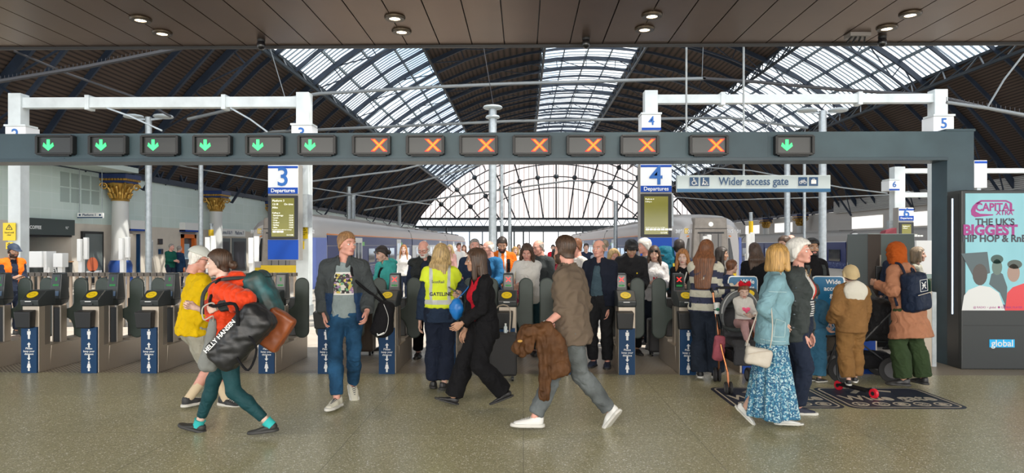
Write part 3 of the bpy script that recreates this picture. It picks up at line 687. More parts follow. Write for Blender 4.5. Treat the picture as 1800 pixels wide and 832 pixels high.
# --- floor markings
def floor_quad(pts): return [ground(*p) for p in pts]
FM = mat('floor_marking_navy', (.018, .026, .05), .5, var=.15, vscale=5); CREAM = mat('floor_marking_cream', (.55, .5, .4), .5)
def marking(xa, xb, y0, y1, lab, arrow=True):
    r = empty('floor_marking', (xa, y0, 0), 0, lab, 'floor marking', 'wide gate floor markings'); w, d = xb - xa, y1 - y0
    m = MB(); m.prism([(w / 2 + x, d / 2 + y) for x, y in rounded(w, d, .12, 5)], .001, .004, 'z'); m.build('panel', FM, r)
    o = [(w / 2 + x, d / 2 + y) for x, y in rounded(w - .07, d - .07, .1, 5)]; i = [(w / 2 + x, d / 2 + y) for x, y in rounded(w - .11, d - .11, .08, 5)]
    N = len(o); m = MB(); m.add([(x, y, .006) for x, y in o] + [(x, y, .006) for x, y in i], [(k, (k + 1) % N, N + (k + 1) % N, N + k) for k in range(N)]); m.build('border', CREAM, r)
    text('Wide gate', .30, CREAM, (w / 2, d * .46, .006), (0, 0, 0), parent=r, bold=.018, ext=.001, width=.78)
    m = MB()
    for k in range(5):
        t = MB(); ring(t, w / 2 + (k - 2) * w * .175, d * .19, w * .07, .016, .005, .006); icon(t, ('pram', 'wheelchair', 'luggage', 'bicycle', 'luggage')[k], w / 2 + (k - 2) * w * .175, d * .19, w * .1, .005, .006)
        m.add([(x, z, y) for x, y, z in t.v], t.f)
    m.build('pictogram_row', CREAM, r)
    if arrow:
        t = MB(); c = w * .42; stroke(t, [(c - .16, d * .7), (c + .02, d * .92), (c + .3, d * .78)], .06, .005, .006); m = MB(); m.add([(x, z, y) for x, y, z in t.v], t.f); m.build('arrow', CREAM, r)
def fx(px, py): return ground(px, py).x
yn, yf = ground(1500, 719).y, ground(1500, 682.5).y
marking(fx(1498, 719), fx(1707, 719), yn, yf, 'dark navy floor panel lettered Wide gate under the scooter')
marking(fx(1293, 719), fx(1492, 719), yn, yf, 'dark navy floor panel lettered Wide gate under the floral skirt')
# --- advertising totem
TY = 9.22
a, b = at(1690, 648, TY), at(1960, 334, TY); x0, x1 = a.x, b.x; zt = b.z
r = empty('advertising_totem', (x0, TY, 0), 0, 'tall black advertising totem with a lit music radio poster and a small blue badge', 'advertising screen')
w = x1 - x0
MB().box(0, w, 0, .31, 0, zt).build('housing', mat('totem_black', (.028, .033, .035), .38), r, bevel=.012)
MB().box(-.004, 0, .05, .3, .1, zt - .05).build('side_panel', mat('totem_side', (.02, .022, .024), .3), r)
MB().box(-.012, -.002, .17, .19, .72, zt - .1).build('edge_light', mat('edge_light', (.7, .85, 1), .3, emit=1.3), r)
Z = lambda py: at(1750, py, TY).z
X = lambda px: at(px, 400, TY).x - x0
AD = ramp_mat('poster_sky', 'noise', ((.3, (.16, .40, .47)), (.7, (.24, .52, .58))), scale=1.2, rough=.15, vec=(1, 1, .4))
def glow(m, s):
    nt = m.node_tree; bb = nt.nodes['Principled BSDF']; src = bb.inputs['Base Color'].links[0].from_socket if bb.inputs['Base Color'].links else None
    if src: nt.links.new(src, bb.inputs['Emission Color'])
    else: bb.inputs['Emission Color'].default_value = bb.inputs['Base Color'].default_value
    bb.inputs['Emission Strength'].default_value = s; return m
glow(AD, .3)
sx0, sx1, sz0, sz1 = X(1681) if X(1681) > .03 else .05, w - .06, Z(546), Z(340)
scn = MB().box(sx0, sx1, -.006, 0, sz0 + .08, sz1).build('screen', AD, r)
PINK = glow(mat('poster_magenta', (.30, .02, .19), .3), .25); DK = glow(mat('poster_dark', (.03, .035, .05), .3), .4)
strip = MB().box(sx0, sx1, -.006, 0, sz0, sz0 + .08).build('caption_strip', glow(mat('strip_plum', (.09, .03, .1), .3), .3), r)
text('@ RADIO  ▸ global  ◉ GLOBAL PLAYER', .038, PINK, (sx0 + .1, -.008, sz0 + .04), parent=strip, align='LEFT', ext=.0005)
lg = MB(); lg.prism([(X(1706), Z(370)), (X(1707), Z(378)), (X(1713), Z(382)), (X(1724), Z(381)), (X(1745), Z(379)), (X(1745), Z(377)), (X(1722), Z(376)), (X(1714), Z(372)), (X(1715), Z(363)), (X(1724), Z(355)), (X(1715), Z(357)), (X(1709), Z(363))], -.009, -.006)
stroke(lg, [(X(1716), Z(358)), (X(1724), Z(353.5)), (X(1768), Z(353.5)), (X(1777), Z(358)), (X(1777), Z(372))], .022, -.009, -.006)
lg.build('radio_logo', PINK, r)
text('CAPITAL', .145, PINK, (X(1748), -.008, Z(365)), parent=r, bold=.03, width=.9, ext=.001); text('XTRA', .085, PINK, (X(1765), -.008, Z(374.5)), parent=r, bold=.03, ext=.001)
text("THE UK'S", .125, DK, (X(1714), -.008, Z(391)), parent=r, align='LEFT', bold=.03, ext=.001); text('BIGGEST', .19, PINK, (X(1692), -.008, Z(405.5)), parent=r, align='LEFT', bold=.045, ext=.001, width=.98)
text('HIP HOP & RnB', .13, DK, (X(1691), -.008, Z(420)), parent=r, align='LEFT', bold=.035, ext=.001, width=.98)
def flat(name, pts, c, y, e=.4, rr=None): m = MB(); m.prism([(X(px), Z(py)) for px, py in pts], -y, -.006); return m.build(name, glow(mat(name + '_colour', c, .3), e), r)
flat('poster_shirt', [(1690, 546), (1694, 520), (1702, 510), (1722, 502), (1740, 505), (1755, 515), (1766, 546)], (.55, .56, .55), .0068)
flat('poster_backdrop', [(1689, 446), (1735, 443), (1740, 480), (1712, 490)], (.06, .09, .10), .0067)
flat('poster_coat', [(1738, 500), (1742, 482), (1752, 476), (1762, 482), (1770, 505), (1768, 540), (1757, 515)], (.06, .09, .1), .0069)
flat('poster_red_top', [(1766, 546), (1770, 515), (1780, 505), (1800, 498), (1830, 502), (1830, 546)], (.55, .04, .05), .007)
for nm, px, py, rx, ry, c in (('poster_face', 1722, 483, 13, 19, (.06, .05, .045)), ('poster_face', 1752, 470, 9, 14, (.10, .15, .13)), ('poster_face', 1781, 480, 11, 16, (.30, .20, .16)), ('poster_cap', 1752, 456, 11, 8, (.03, .07, .06)), ('poster_hair', 1783, 465, 13, 8, (.06, .08, .07))):
    m = MB(); m.prism([(X(px + rx * math.cos(t * .35)), Z(py + ry * math.sin(t * .35))) for t in range(18)], -.0075, -.006); m.build(nm, glow(mat(nm + str(px), c, .3), .35), r)
bd = MB().box(X(1739), X(1783), -.006, 0, Z(611), Z(597)).build('badge', glow(mat('badge_blue', (.01, .32, .62), .4), .5), r)
text('global', .125, LETTERW, (X(1761), -.009, Z(604)), parent=bd, bold=.01)
MB().box(.03, w, -.003, 0, Z(573), Z(572)).build('door_joint', BLACK, r)
# --- ceiling lights, domes
LAMPW = mat('lamp_glow', (1, .85, .6), .3, emit=9, ecol=(1, .82, .55))
def cpx(px, py): t = (CEILZ - EYE) * FOC / (HOR - py); a = (px - 900) / FOC; return (-math.sin(TH) + a * math.cos(TH)) * t, (math.cos(TH) + a * math.sin(TH)) * t
dl = [(247, 33), (285, 57), (694, 30), (706, 54), (1146, 26), (1133, 50), (1600, 24), (1559, 48)]
dn = ['pair at the left over the yellow shirt', 'second pair above the man in jeans', 'third pair above the platform 4 sign', 'last pair above the advertising totem']
for k, (px, py) in enumerate(dl):
    x, y = cpx(px, py)
    r = empty('downlight', (x, y, CEILZ), 0, 'round lit downlight, %s of the %s' % (('near one', 'far one')[k % 2], dn[k // 2]), 'ceiling light', 'recessed downlights')
    m = MB(); m.lathe([(.068, -.006), (.072, -.03), (.125, -.03), (.135, -.012), (.135, 0)], n=24); m.f.pop(); m.f.pop(); m.mi.pop(); m.mi.pop(); m.build('rim', mat('bronze_rim', (.05, .035, .02), .35, .6), r, smooth=True)
    MB().lathe([(.0, -.022), (.068, -.022), (.068, -.016), (0, -.016)], n=20).build('lens', LAMPW, r)
    sp = lamp('downlight_beam', 'SPOT', (x, y, CEILZ - .05), (0, 0, 0), 60, (1, .82, .6), spot_size=1.7, spot_blend=.6, shadow_soft_size=.08)
for px, py, lab in ((459, 77, 'black dome camera at the ceiling edge above the platform 3 sign'), (1030, 74, 'black dome camera at the ceiling edge above the central glazed strip'), (1551, 72, 'black dome camera at the ceiling edge above the right glazed strip')):
    x = at(px, py, 9.7).x
    r = empty('dome_camera', (x, 9.7, CEILZ), 0, lab, 'camera', 'dome cameras')
    MB().lathe([(0, 0), (.055, 0), (.055, -.03), (0, -.03)][::-1], n=16).build('mount', BLACK, r)
    MB().lathe([(.0, -.15), (.035, -.14), (.058, -.11), (.062, -.07), (.05, -.03), (0, -.03)], n=16).build('dome', mat('dome_black', (.01, .01, .012), .15), r, smooth=True)
x, y = cpx(1507, 60)
r = empty('ceiling_speaker', (x, y, CEILZ), 0, 'small dark bracketed device on the ceiling beside the last downlights', 'device')
MB().box(-.14, .14, -.1, .1, -.05, 0).build('plate', mat('grey_plate', (.2, .18, .17), .5), r)
m = MB()
for i in range(4): m.bar((-.1 + i * .06, -.05, -.05), (-.12 + i * .08, .05, -.1), .02)
m.build('bracket', BLACK, r)
# ================================================================ PLATFORM SIDE
# --- trains
TSIDE = mat('train_silver', (.47, .44, .42), .4, .2); TROOF = mat('train_roof_grey', (.30, .28, .26), .5); TBLUE = mat('train_blue', (.010, .025, .14), .4, spec=.25)
TDOT = ramp_mat('train_saltire_dots', 'cells', ((.0, (.35, .45, .75)), (.2, (.35, .45, .75)), (.26, (.012, .04, .2)), (1, (.012, .04, .2))), scale=7, rough=.35)
TWIN = mat('train_window', (.015, .018, .022), .08); TDOOR = mat('train_door_white', (.68, .68, .66), .4); TGREY = mat('gangway_grey', (.30, .26, .22), .5, .2, var=.12, vscale=6)
TGREYD = mat('gangway_door', (.22, .20, .18), .5, .2); TYEL = mat('train_yellow', (.85, .55, .01), .45); TORG = mat('train_orange_line', (.8, .25, .04), .4); TWHITE = mat('train_white', (.75, .75, .75), .4)
def tprof(hw=1.4, z0=-.25, zs=2.05, zr=2.92):
    o = [(-hw, z0), (-hw, zs - .5)]
    for i in range(9):
        a = math.pi - math.pi * i / 8; c = math.copysign(abs(math.cos(a)) ** .62, math.cos(a)); s_ = abs(math.sin(a)) ** .8
        o.append((hw * c * .985, zs + (zr - zs) * s_))
    return o + [(hw, zs - .5), (hw, z0)]
def loft(b, rings, cap=True):
    n = len(rings[0]); k = [p for r in rings for p in r]
    f = [(i * n + j, i * n + (j + 1) % n, (i + 1) * n + (j + 1) % n, (i + 1) * n + j) for i in range(len(rings) - 1) for j in range(n)]
    if cap: f += [tuple(range(n)), tuple(reversed(range((len(rings) - 1) * n, len(rings) * n)))]
    return b.add(k, f)
def train(xc, Y, lab, side, number, boards=True):
    r = empty('train', (xc, Y, 0), 0, lab, 'train', 'blue and white trains at the platforms'); P = tprof()
    def ring(y, sx, sz, z=0): return [(x * sx, y, (zz - .2) * sz + .2 + z) for x, zz in P]
    for c in range(3):
        y0 = c * 23.4 + (1.5 if c == 0 else 0); y1 = c * 23.4 + 23.1
        b = MB(); loft(b, ([ring(0, .84, .86), ring(.25, .93, .93), ring(.8, .98, .98)] if c == 0 else []) + [ring(y0, 1, 1), ring(y1, 1, 1)])
        co = b.build('coach_body', TSIDE, r, smooth=True)
        if c < 2: MB().box(-1.2, 1.2, y1, y1 + .3, 0, 2.7).build('coupling_bellows', BLACK, r)
        b = MB()
        for k in range(4): b.box(-.6, .6, y0 + 3 + k * 5, y0 + 6.2 + k * 5, 2.85, 3.05)
        b.build('roof_equipment', TROOF, co, bevel=.03)
        for s in side:
            X = lambda t: s * (1.4 + t)
            bx = lambda q, y_0, y_1, z_0, z_1, t: q.box(min(X(-.05), X(t)), max(X(-.05), X(t)), y_0, y_1, z_0, z_1)
            bx(MB(), y0, y1, 1.62, 2.05, .012).build('upper_band', TBLUE, co); bx(MB(), y0, y1, -.2, .55, .012).build('lower_band', TDOT, co)
            bx(MB(), y0, y1, 2.08, 2.13, .012).build('cantrail_line', TORG, co)
            bx(MB(), y0, y1, .58, 1.6, .006).build('window_band', TBLUE if c == 0 else TWHITE, co)
            for d in ((4.6, 15.6) if c == 0 else (5.5, 16)):
                do = bx(MB(), y0 + d, y0 + d + 1.5, -.15, 2.0, .03).build('door', TDOOR, co)
                for e in (.15, .82): bx(MB(), y0 + d + e, y0 + d + e + .5, .6, 1.75, .036).build('door_window', TWIN, do)
                bx(MB(), y0 + d + 1.55, y0 + d + 2.0, 1.6, 1.8, .03).build('door_indicator', mat('door_lamp_green', (.15, .5, .1), .4), co)
            for w0 in [1.9 + 1.9 * q for q in range(11)]:
                if any(abs(w0 + .7 - d - .75) < 1.5 for d in ((4.6, 15.6) if c == 0 else (5.5, 16))): continue
                if y0 + w0 + 1.5 < y1: bx(MB(), y0 + w0, y0 + w0 + 1.45, .72, 1.45, .02).build('window', TWIN, co)
    # cab front
    f = MB()
    f.hexa([(-.78, -.28, -.3), (.78, -.28, -.3), (.78, .3, -.3), (-.78, .3, -.3), (-.62, -.28, 2.72), (.62, -.28, 2.72), (.62, .3, 2.75), (-.62, .3, 2.75)])
    g = f.build('gangway_box', TGREY, r, bevel=.05)
    MB().box(-.42, .42, -.32, -.27, -.2, 2.1).build('gangway_door', TGREYD, g, bevel=.01)
    for x in (-.28, 0, .28): MB().box(x - .012, x + .012, -.33, -.31, -.2, 2.08).build('door_rib', BLACK, g)
    MB().box(-.5, .5, -.33, -.27, 2.1, 2.15).build('door_lintel', BLACK, g)
    MB().prism(disc(0, 2.46, .09), -.31, -.27).build('headlamp', mat('lamp_white', (.85, .85, .8), .3, emit=.3), g)
    MB().box(-.62, .62, -.31, -.27, 2.28, 2.3).build('top_joint', BLACK, g)
    for s in (-1, 1):
        q = MB().hexa([(s * .8, -.06, 1.0), (s * 1.16, .06, 1.0), (s * 1.16, .1, 1.0), (s * .8, .1, 1.0), (s * .76, -.02, 1.92), (s * 1.1, .08, 1.86), (s * 1.1, .14, 1.86), (s * .76, .1, 1.92)]).build('windscreen', TWIN, r)
        MB().hexa([(s * .78, -.03, 1.98), (s * 1.16, .09, 1.9), (s * 1.16, .12, 1.9), (s * .78, .1, 1.98), (s * .78, -.03, 2.03), (s * 1.16, .09, 1.95), (s * 1.16, .12, 1.95), (s * .78, .1, 2.03)]).build('orange_line', TORG, r)
        MB().hexa([(s * .8, -.07, .1), (s * 1.2, .03, .1), (s * 1.2, .2, .1), (s * .8, .2, .1), (s * .8, -.07, .75), (s * 1.2, .03, .75), (s * 1.2, .2, .75), (s * .8, .2, .75)]).build('yellow_panel', TYEL, r, bevel=.02)
        MB().hexa([(s * 1.2, -.0, -.2), (s * 1.36, .15, -.2), (s * 1.42, 1.4, -.2), (s * 1.2, 1.4, -.2), (s * 1.18, .0, 1.95), (s * 1.33, .15, 1.95), (s * 1.42, 1.4, 1.95), (s * 1.2, 1.4, 1.95)]).build('corner_panel', mat('train_lilac_blue', (.16, .22, .55), .35), r, bevel=.03)
        text(number, .2, TWHITE, (s * .98, -.0, 2.18), (math.pi / 2, 0, s * .3), parent=r, ext=.004, bold=.02)
    MB().box(-.95, -.8, -.02, .1, 2.1, 2.3).build('yellow_tag', TYEL, r)
    MB().box(-.7, .7, -.34, -.28, .45, .85).build('yellow_buffer_panel', TYEL, g) if not boards else None
    return r
train(-9.62, 27.0, 'blue and white electric train behind the platform 3 sign', (1,), '385 102', boards=False)
train(7.3, 27.0, 'blue and white electric train with brown gangway door behind the platform 4 sign', (-1, 1), '385 101')
def side_train(xc, Y, L, lab):
    r = empty('train', (xc, Y, -.25), 0, lab, 'train', 'dark blue trains by the far wall'); P = tprof()
    for c in range(int(L // 23)):
        y0, y1 = c * 23.2, c * 23.2 + 22.9
        b = MB(); loft(b, [[(x, y, z) for x, z in P] for y in (y0, y1)]); co = b.build('coach_body', TROOF, r, smooth=True)
        MB().box(-1.44, -1.38, y0, y1, 1.66, 2.08).build('upper_band', TBLUE, co); MB().box(-1.43, -1.38, y0, y1, -.2, .62).build('lower_band', TDOT, co)
        MB().box(-1.42, -1.38, y0, y1, .62, 1.66).build('window_band', TBLUE, co); MB().box(-1.45, -1.38, y0, y1, 2.08, 2.12).build('white_line', TWHITE, co)
        for k in range(10): MB().box(-1.46, -1.38, y0 + .8 + 2.2 * k, y0 + 2.6 + 2.2 * k, .72, 1.55).build('window', TWIN, co) if k not in (3, 7) else MB().box(-1.46, -1.38, y0 + .8 + 2.2 * k, y0 + 2.2 + 2.2 * k, -.1, 2.0).build('door', mat('door_green', (.08, .32, .12), .4) if k == 3 else TBLUE, co)
        MB().box(-.5, .5, y0 + 3, y0 + 9, 2.85, 3.0).build('roof_equipment', TROOF, co)
side_train(24.0, 25, 93, 'long dark blue train along the far wall seen past the kiosk')
# --- lamp posts and masts on the platforms
def mast(px, ptop, wpx, Y, lab, heads=0, name='platform_mast', band=None):
    p = at(px, ptop, Y); rad = wpx / 2 * Y / FOC
    r = empty(name, (p.x, Y, 0), 0, lab, 'lamp post' if heads else 'mast', 'masts and lamp posts on the platforms')
    MB().cyl((0, 0, 0), (0, 0, p.z), rad, 14).build('pole', GALV, r, smooth=True)
    MB().cyl((0, 0, 0), (0, 0, .25), rad * 1.5, 14).build('foot', GALV, r, smooth=True)
    if heads:
        for s in ((-1, 1) if heads == 2 else (0,)):
            x = s * .42
            MB().bar((0, 0, p.z - .08), (x, 0, p.z - .03), .05).build('arm', GALV, r) if s else None
            MB().lathe([(0, 0), (.24, .02), (.27, .05), (.24, .09), (.1, .12), (0, .12)], (x, 0, p.z - .04), 18).build('lamp_head', mat('lamp_head', (.45, .5, .52), .4), r, smooth=True)
            if heads == 1: MB().lathe([(0, 0), (.18, .02), (.2, .05), (.17, .09), (0, .1)], (x, 0, p.z - .3), 18).build('lamp_head', MATS['lamp_head'], r, smooth=True)
    else: MB().lathe([(0, 0), (rad * 1.15, 0), (rad * 1.1, .05), (0, .06)], (0, 0, p.z), 12).build('cap', GALV, r)
    if band: MB().cyl((0, 0, at(px, band[1], Y).z), (0, 0, at(px, band[0], Y).z), rad * 1.25, 12).build('yellow_sleeve', TYEL, r)
mast(261, 206, 11, 19, 'galvanised lamp post with twin round heads rising from the left platform', 2, 'platform_lamp_post')
mast(866, 190, 14, 18.5, 'galvanised lamp post with stacked round heads in the middle of the picture', 1, 'platform_lamp_post')
mast(1446, 195, 13, 19, 'galvanised lamp post with a round head behind the bearded man in black', 2, 'platform_lamp_post')
mast(353, 285, 8, 24, 'thin pale mast left of the second gold capital')
mast(882, 280, 6, 26, 'thin mast just right of the middle lamp post'); mast(896, 330, 6, 30, 'second thin mast right of the middle lamp post')
mast(613, 330, 7, 47, 'pale mast standing above the blue train, left one of a pair'); mast(620, 345, 9, 49, 'thicker mast standing above the blue train, right one of a pair')
mast(702, 360, 6, 66, 'short mast with cross arms over the far end of the blue train'); mast(1384, 275, 10, 26, 'bluish mast behind the Wider access sign'); mast(1414, 278, 5, 30, 'thin rod behind the Wider access sign')
mast(1320, 375, 6, 40, 'mast with a yellow sleeve behind the dark-haired woman', band=(389, 413)); mast(371, 395, 7, 34, 'mast with a yellow sleeve before the second gold column', band=(404, 415)); mast(1082, 355, 7, 38, 'far mast beside the platform 4 sign')
# --- cast iron columns with gold capitals
CREAMC = mat('column_cream', (.62, .62, .6), .5)
def column(x, Y, lab):
    r = empty('iron_column', (x, Y, 0), 0, lab, 'column', 'columns with gold capitals')
    MB().lathe([(.52, 0), (.52, .25), (.44, .3), (.46, .8), (.40, .95), (.36, 1.0)], n=24).build('blue_base', mat('column_blue', (.015, .06, .25), .45), r, smooth=True)
    MB().lathe([(.36, .95), (.34, 1.5), (.31, 3.55)], n=24).build('shaft', CREAMC, r, smooth=True)
    MB().lathe([(.34, 3.5), (.36, 3.54), (.32, 3.6), (.33, 3.9), (.42, 4.1), (.52, 4.22), (.5, 4.26)], n=24).build('capital', GOLD, r, smooth=True)
    m = MB()
    for k in range(12):
        a = k * math.pi / 6
        for z, rr, w in ((3.62, .33, .09), (3.85, .36, .09)):
            c, s = math.cos(a + (z > 3.8) * .26), math.sin(a + (z > 3.8) * .26)
            m.tube([(c * rr, s * rr, z), (c * (rr + .05), s * (rr + .05), z + .14), (c * (rr + .13), s * (rr + .13), z + .2), (c * (rr + .12), s * (rr + .12), z + .14)], [.06, .07, .05, .03], 6)
    m.build('acanthus_leaves', GOLD, r, smooth=True)
    for sx in (-1, 1):
        for sy in (-1, 1):
            m = MB(); c = Vector((sx * .44, sy * .44, 4.1)); pts = []
            for i in range(18): a = i * .55; q = .16 * (1 - i / 22); pts.append(c + Vector((sx * .707 * q * math.cos(a), sy * .707 * q * math.cos(a), q * math.sin(a))))
            m.tube(pts, .035, 6); m.build('volute', GOLD, r, smooth=True)
    b = MB(); b.box(-.5, .5, -.5, .5, 4.24, 4.34); b.box(-.58, .58, -.58, .58, 4.42, 4.62)
    b.build('abacus', mat('abacus_blue', (.012, .03, .12), .45), r, bevel=.02)
    m = MB()
    for k in range(9):
        for s in (-1, 1): m.box(-.5 + k * .125 - .035, -.5 + k * .125 + .035, s * .54 - .03, s * .54 + .03, 4.34, 4.42); m.box(s * .54 - .03, s * .54 + .03, -.5 + k * .125 - .035, -.5 + k * .125 + .035, 4.34, 4.42)
    m.box(-.5, .5, -.5, .5, 4.34, 4.42); m.build('gilded_dentils', GOLD, r)
column(-17.05, 28.6, 'cream iron column with gilded capital nearest the coffee counter'); column(-17.05, 37.6, 'cream iron column with gilded capital before the dark lockers'); column(-17.05, 46.8, 'third gilded column partly behind the platform 3 sign')
column(27.2, 67.5, 'far gilded column behind the right hand lamp post'); column(27.2, 77, 'farthest gilded column above the dark blue train')
# --- left wall fittings
def wl(px, py, off=0): X = XL + off; a = (px - 900) / FOC; dx = -math.sin(TH) + a * math.cos(TH); dy = math.cos(TH) + a * math.sin(TH); t = X / dx; return Vector((X, dy * t, EYE + (HOR - py) / FOC * t))
RW = (math.pi / 2, 0, math.pi / 2)
r = empty('coffee_bar', (XL, 25.05, 0), 0, 'coffee bar with a dark fascia set into the far wall', 'coffee bar')
MB().box(-.1, .1, -1.3, 1.3, 2.02, 2.62).build('fascia', mat('fascia_slate', (.05, .065, .065), .5), r); 
MB().box(-1.85, .02, -1.25, 1.25, 1.95, 2.02).build('fascia_soffit', BLACK, r)
text('COFFEE', .17, LETTERW, (.105, -.85, 2.28), RW, parent=r, bold=.02); text('92°', .14, LETTERW, (.105, .85, 2.3), RW, parent=r)
c = MB().box(-.5, .06, -1.22, 1.22, 0, .98).build('counter', mat('counter_slate', (.03, .035, .035), .5), r); MB().box(-.54, .1, -1.24, 1.24, .98, 1.03).build('counter_top', mat('timber', (.32, .18, .09), .5), r)
m = MB(); t = MB(); ring(t, 0, .62, .3, .03, 0, .006, 20); m.add([(.065 + y, x, z) for x, y, z in t.v], t.f); m.build('counter_ring', LETTERW, c); text('92.5', .22, LETTERW, (.07, 0, .62), RW, parent=c, bold=.02)
for k in range(2): MB().box(-1.5, -1.45, -.25 + k * .55, .25 + k * .55, 1.45, 1.9).build('menu_board', mat('menu_blue', (.12, .45, .6), .3, emit=.4), r)
m = MB()
for z in (1.25, 1.55, 1.85): m.box(-1.9, -1.6, -1.2, -.4, z, z + .03)
sh = m.build('back_shelf', mat('timber', (.32, .18, .09), .5), r)
for k in range(12): MB().lathe([(0, 0), (.035, 0), (.035, .12), (.015, .16), (.015, .2), (0, .2)], (-1.7, -1.15 + (k % 6) * .13, 1.28 + (k // 6) * .3), 8).build('shelf_bottle', mat('bottle_%d' % (k % 3), [(.4, .2, .08), (.6, .55, .45), (.12, .2, .1)][k % 3], .3), sh)
for k in range(6): tag(MB().lathe([(0, 0), (.05, 0), (.06, .16), (.065, .17), (0, .18)], (XL - .25, 24.9 + k * .13, 1.03), 10).build('paper_cup', WHITE), 'white paper cup in the row on the coffee counter', 'cup', 'paper cups on the coffee counter')
MB().box(-1.2, -.8, -.2, .3, 1.0, 1.4)
r = empty('wall_poster', (XL, 27.5, 0), 0, 'black framed poster case on the beige wall beside the coffee bar', 'poster')
MB().box(0, .12, -.66, .66, .1, 2.2).build('case', BLACK, r, bevel=.01); p = MB().box(.12, .125, -.56, .56, .3, 2.1).build('poster_sheet', mat('poster_grey', (.10, .12, .12), .3), r)
m = MB(); m.prism([(-.4 + .4 * math.cos(t * .3) * .9 + .3, .85 + .3 * math.sin(t * .3)) for t in range(21)], .126, .13, 'x'); m.build('orange_shape', mat('poster_orange', (.5, .12, .05), .4), p)
MB().box(.126, .13, -.5, .5, .35, .6).build('white_caption', mat('poster_pale', (.5, .5, .52), .4), p); MB().box(.1, .122, .1, .3, .14, .2).build('yellow_mark', YEL, r)
p = at(158, 379, 26.5)
r = empty('platform_sign', (p.x, 26.5, p.z), 0, 'small white hanging sign reading Platform 1 beside the first gilded column', 'sign')
MB().box(-.5, .5, 0, .1, -.1, .1).build('board', WHITE, r); MB().box(-.5, .5, -.006, 0, -.1, -.06).build('blue_edge', NAVY, r); text('Platform 1', .13, NAVY, (-.02, -.006, .02), parent=r, bold=.01)
m = MB()
for x in (-.4, .4): m.prism(disc(x, .02, .04, 10), -.008, 0)
m.build('roundel', NAVY, r); 
for x in (-.45, .45): MB().bar((x, .05, .1), (x, .05, 4.66 - p.z), .02).build('hanger', GALV, r)
for y, lab in ((30.5, 'dark blue doorway with shelves in the beige wall behind the first column'), ):
    r = empty('shop_doorway', (XL, y, 0), 0, lab, 'doorway'); m = MB()
    for s in (-1, 1): m.box(-.1, .05, s * .46 - .04, s * .46 + .04, 0, 2.15)
    m.build('door_frame', NAVY, r); m = MB().box(-1.9, -1.6, -.6, .6, 0, 2.0); m.build('rack', mat('rack_navy', (.02, .04, .09), .4), r)
    for k in range(6): MB().box(-1.58, -1.55, -.42 + (k % 3) * .3, -.2 + (k % 3) * .3, .6 + (k // 3) * .6, 1.05 + (k // 3) * .6).build('rack_item', mat('rack_item_%d' % k, [(.5, .1, .1), (.1, .3, .6), (.6, .6, .6), (.6, .45, .1), (.1, .4, .3), (.5, .5, .55)][k], .5), r)
    MB().box(.0, .3, -.7, .7, 2.3, 2.75).build('shutter_box', WHITE, r); MB().box(.0, .305, -.7, .7, 2.28, 2.36).build('blue_edge', SBLUE, r)
r = empty('shop_doorway', (XL, 35.55, 0), 0, 'orange framed booth doorway with a poster in the beige wall', 'doorway'); m = MB()
for s in (-1, 1): m.box(-.1, .08, s * .66 - .1, s * .66 + .1, 0, 2.2)
m.box(-.1, .08, -.76, .76, 2.0, 2.2); m.build('door_frame', mat('booth_orange', (.75, .17, .02), .5), r); MB().box(-.2, -.1, -.56, .56, 0, 2.0).build('door_leaf', mat('booth_dark', (.06, .07, .08), .3), r); MB().box(-.1, -.08, -.3, .3, .9, 1.7).build('booth_poster', mat('booth_blue', (.35, .5, .6), .4), r)
MB().box(.0, .3, -.9, .9, 2.35, 2.8).build('shutter_box', WHITE, r); MB().box(.0, .305, -.9, .9, 2.33, 2.42).build('blue_edge', SBLUE, r)
def on_wall(name, px0, px1, py0, py1, m, lab, cat, th=.04):
    a, b = wl(px0, py1), wl(px1, py0); z0 = wl((px0 + px1) / 2, py1).z; z1 = wl((px0 + px1) / 2, py0).z
    r = empty(name, (XL, (a.y + b.y) / 2, z0), 0, lab, cat); h = (b.y - a.y) / 2
    MB().box(0, th, -h, h, 0, z1 - z0).build('panel', m, r, bevel=.008); MB().box(0, th + .01, -h * .8, h * .8, (z1 - z0) * .1, (z1 - z0) * .9).build('face', mat(name + '_face', tuple(min(1, x * .75 + .05) for x in (.5, .55, .58)) if 'timetable' in name else (.03, .03, .04), .4), r)
on_wall('timetable_board', 259, 268, 422, 454, WHITE, 'narrow white timetable board on the beige wall right of the doorway', 'notice'); on_wall('wall_panel', 277, 285, 420, 430, mat('panel_brown', (.08, .06, .05), .5), 'small dark square panel on the beige wall', 'panel'); on_wall('help_point', 278, 283, 438, 447, NAVY, 'small blue help point under the dark square panel', 'help point', .12)
on_wall('roller_shutter', 378, 404, 419, 480, mat('shutter_grey', (.10, .12, .13), .5), 'dark grey shutter left of a pair behind the second column', 'shutter'); on_wall('roller_shutter', 407, 432, 419, 480, mat('shutter_grey', (.10, .12, .13), .5), 'dark grey shutter right of a pair behind the train nose', 'shutter')
p = wl(402, 410); r = empty('platform_sign', (XL, p.y, p.z), 0, 'long white wall sign reading Platforms 8 & 9 above the dark shutters', 'sign'); MB().box(0, .1, -2.2, 2.2, -.2, .25).build('board', WHITE, r); text('Platforms 8 & 9', .3, NAVY, (.105, -.7, .02), RW, parent=r, bold=.01); text('Platform 7', .3, NAVY, (.105, 1.3, .02), RW, parent=r, bold=.01)
m = MB()
for i in range(4):
    for j in range(2): m.box(XL, XL + .012, 25.6 + i * .62 + .05, 25.6 + i * .62 + .57, 3.3 + j * .6, 3.3 + j * .6 + .55)
struct(m.build('trim_7', mat('darker_tile', (.36, .44, .41), .4)))
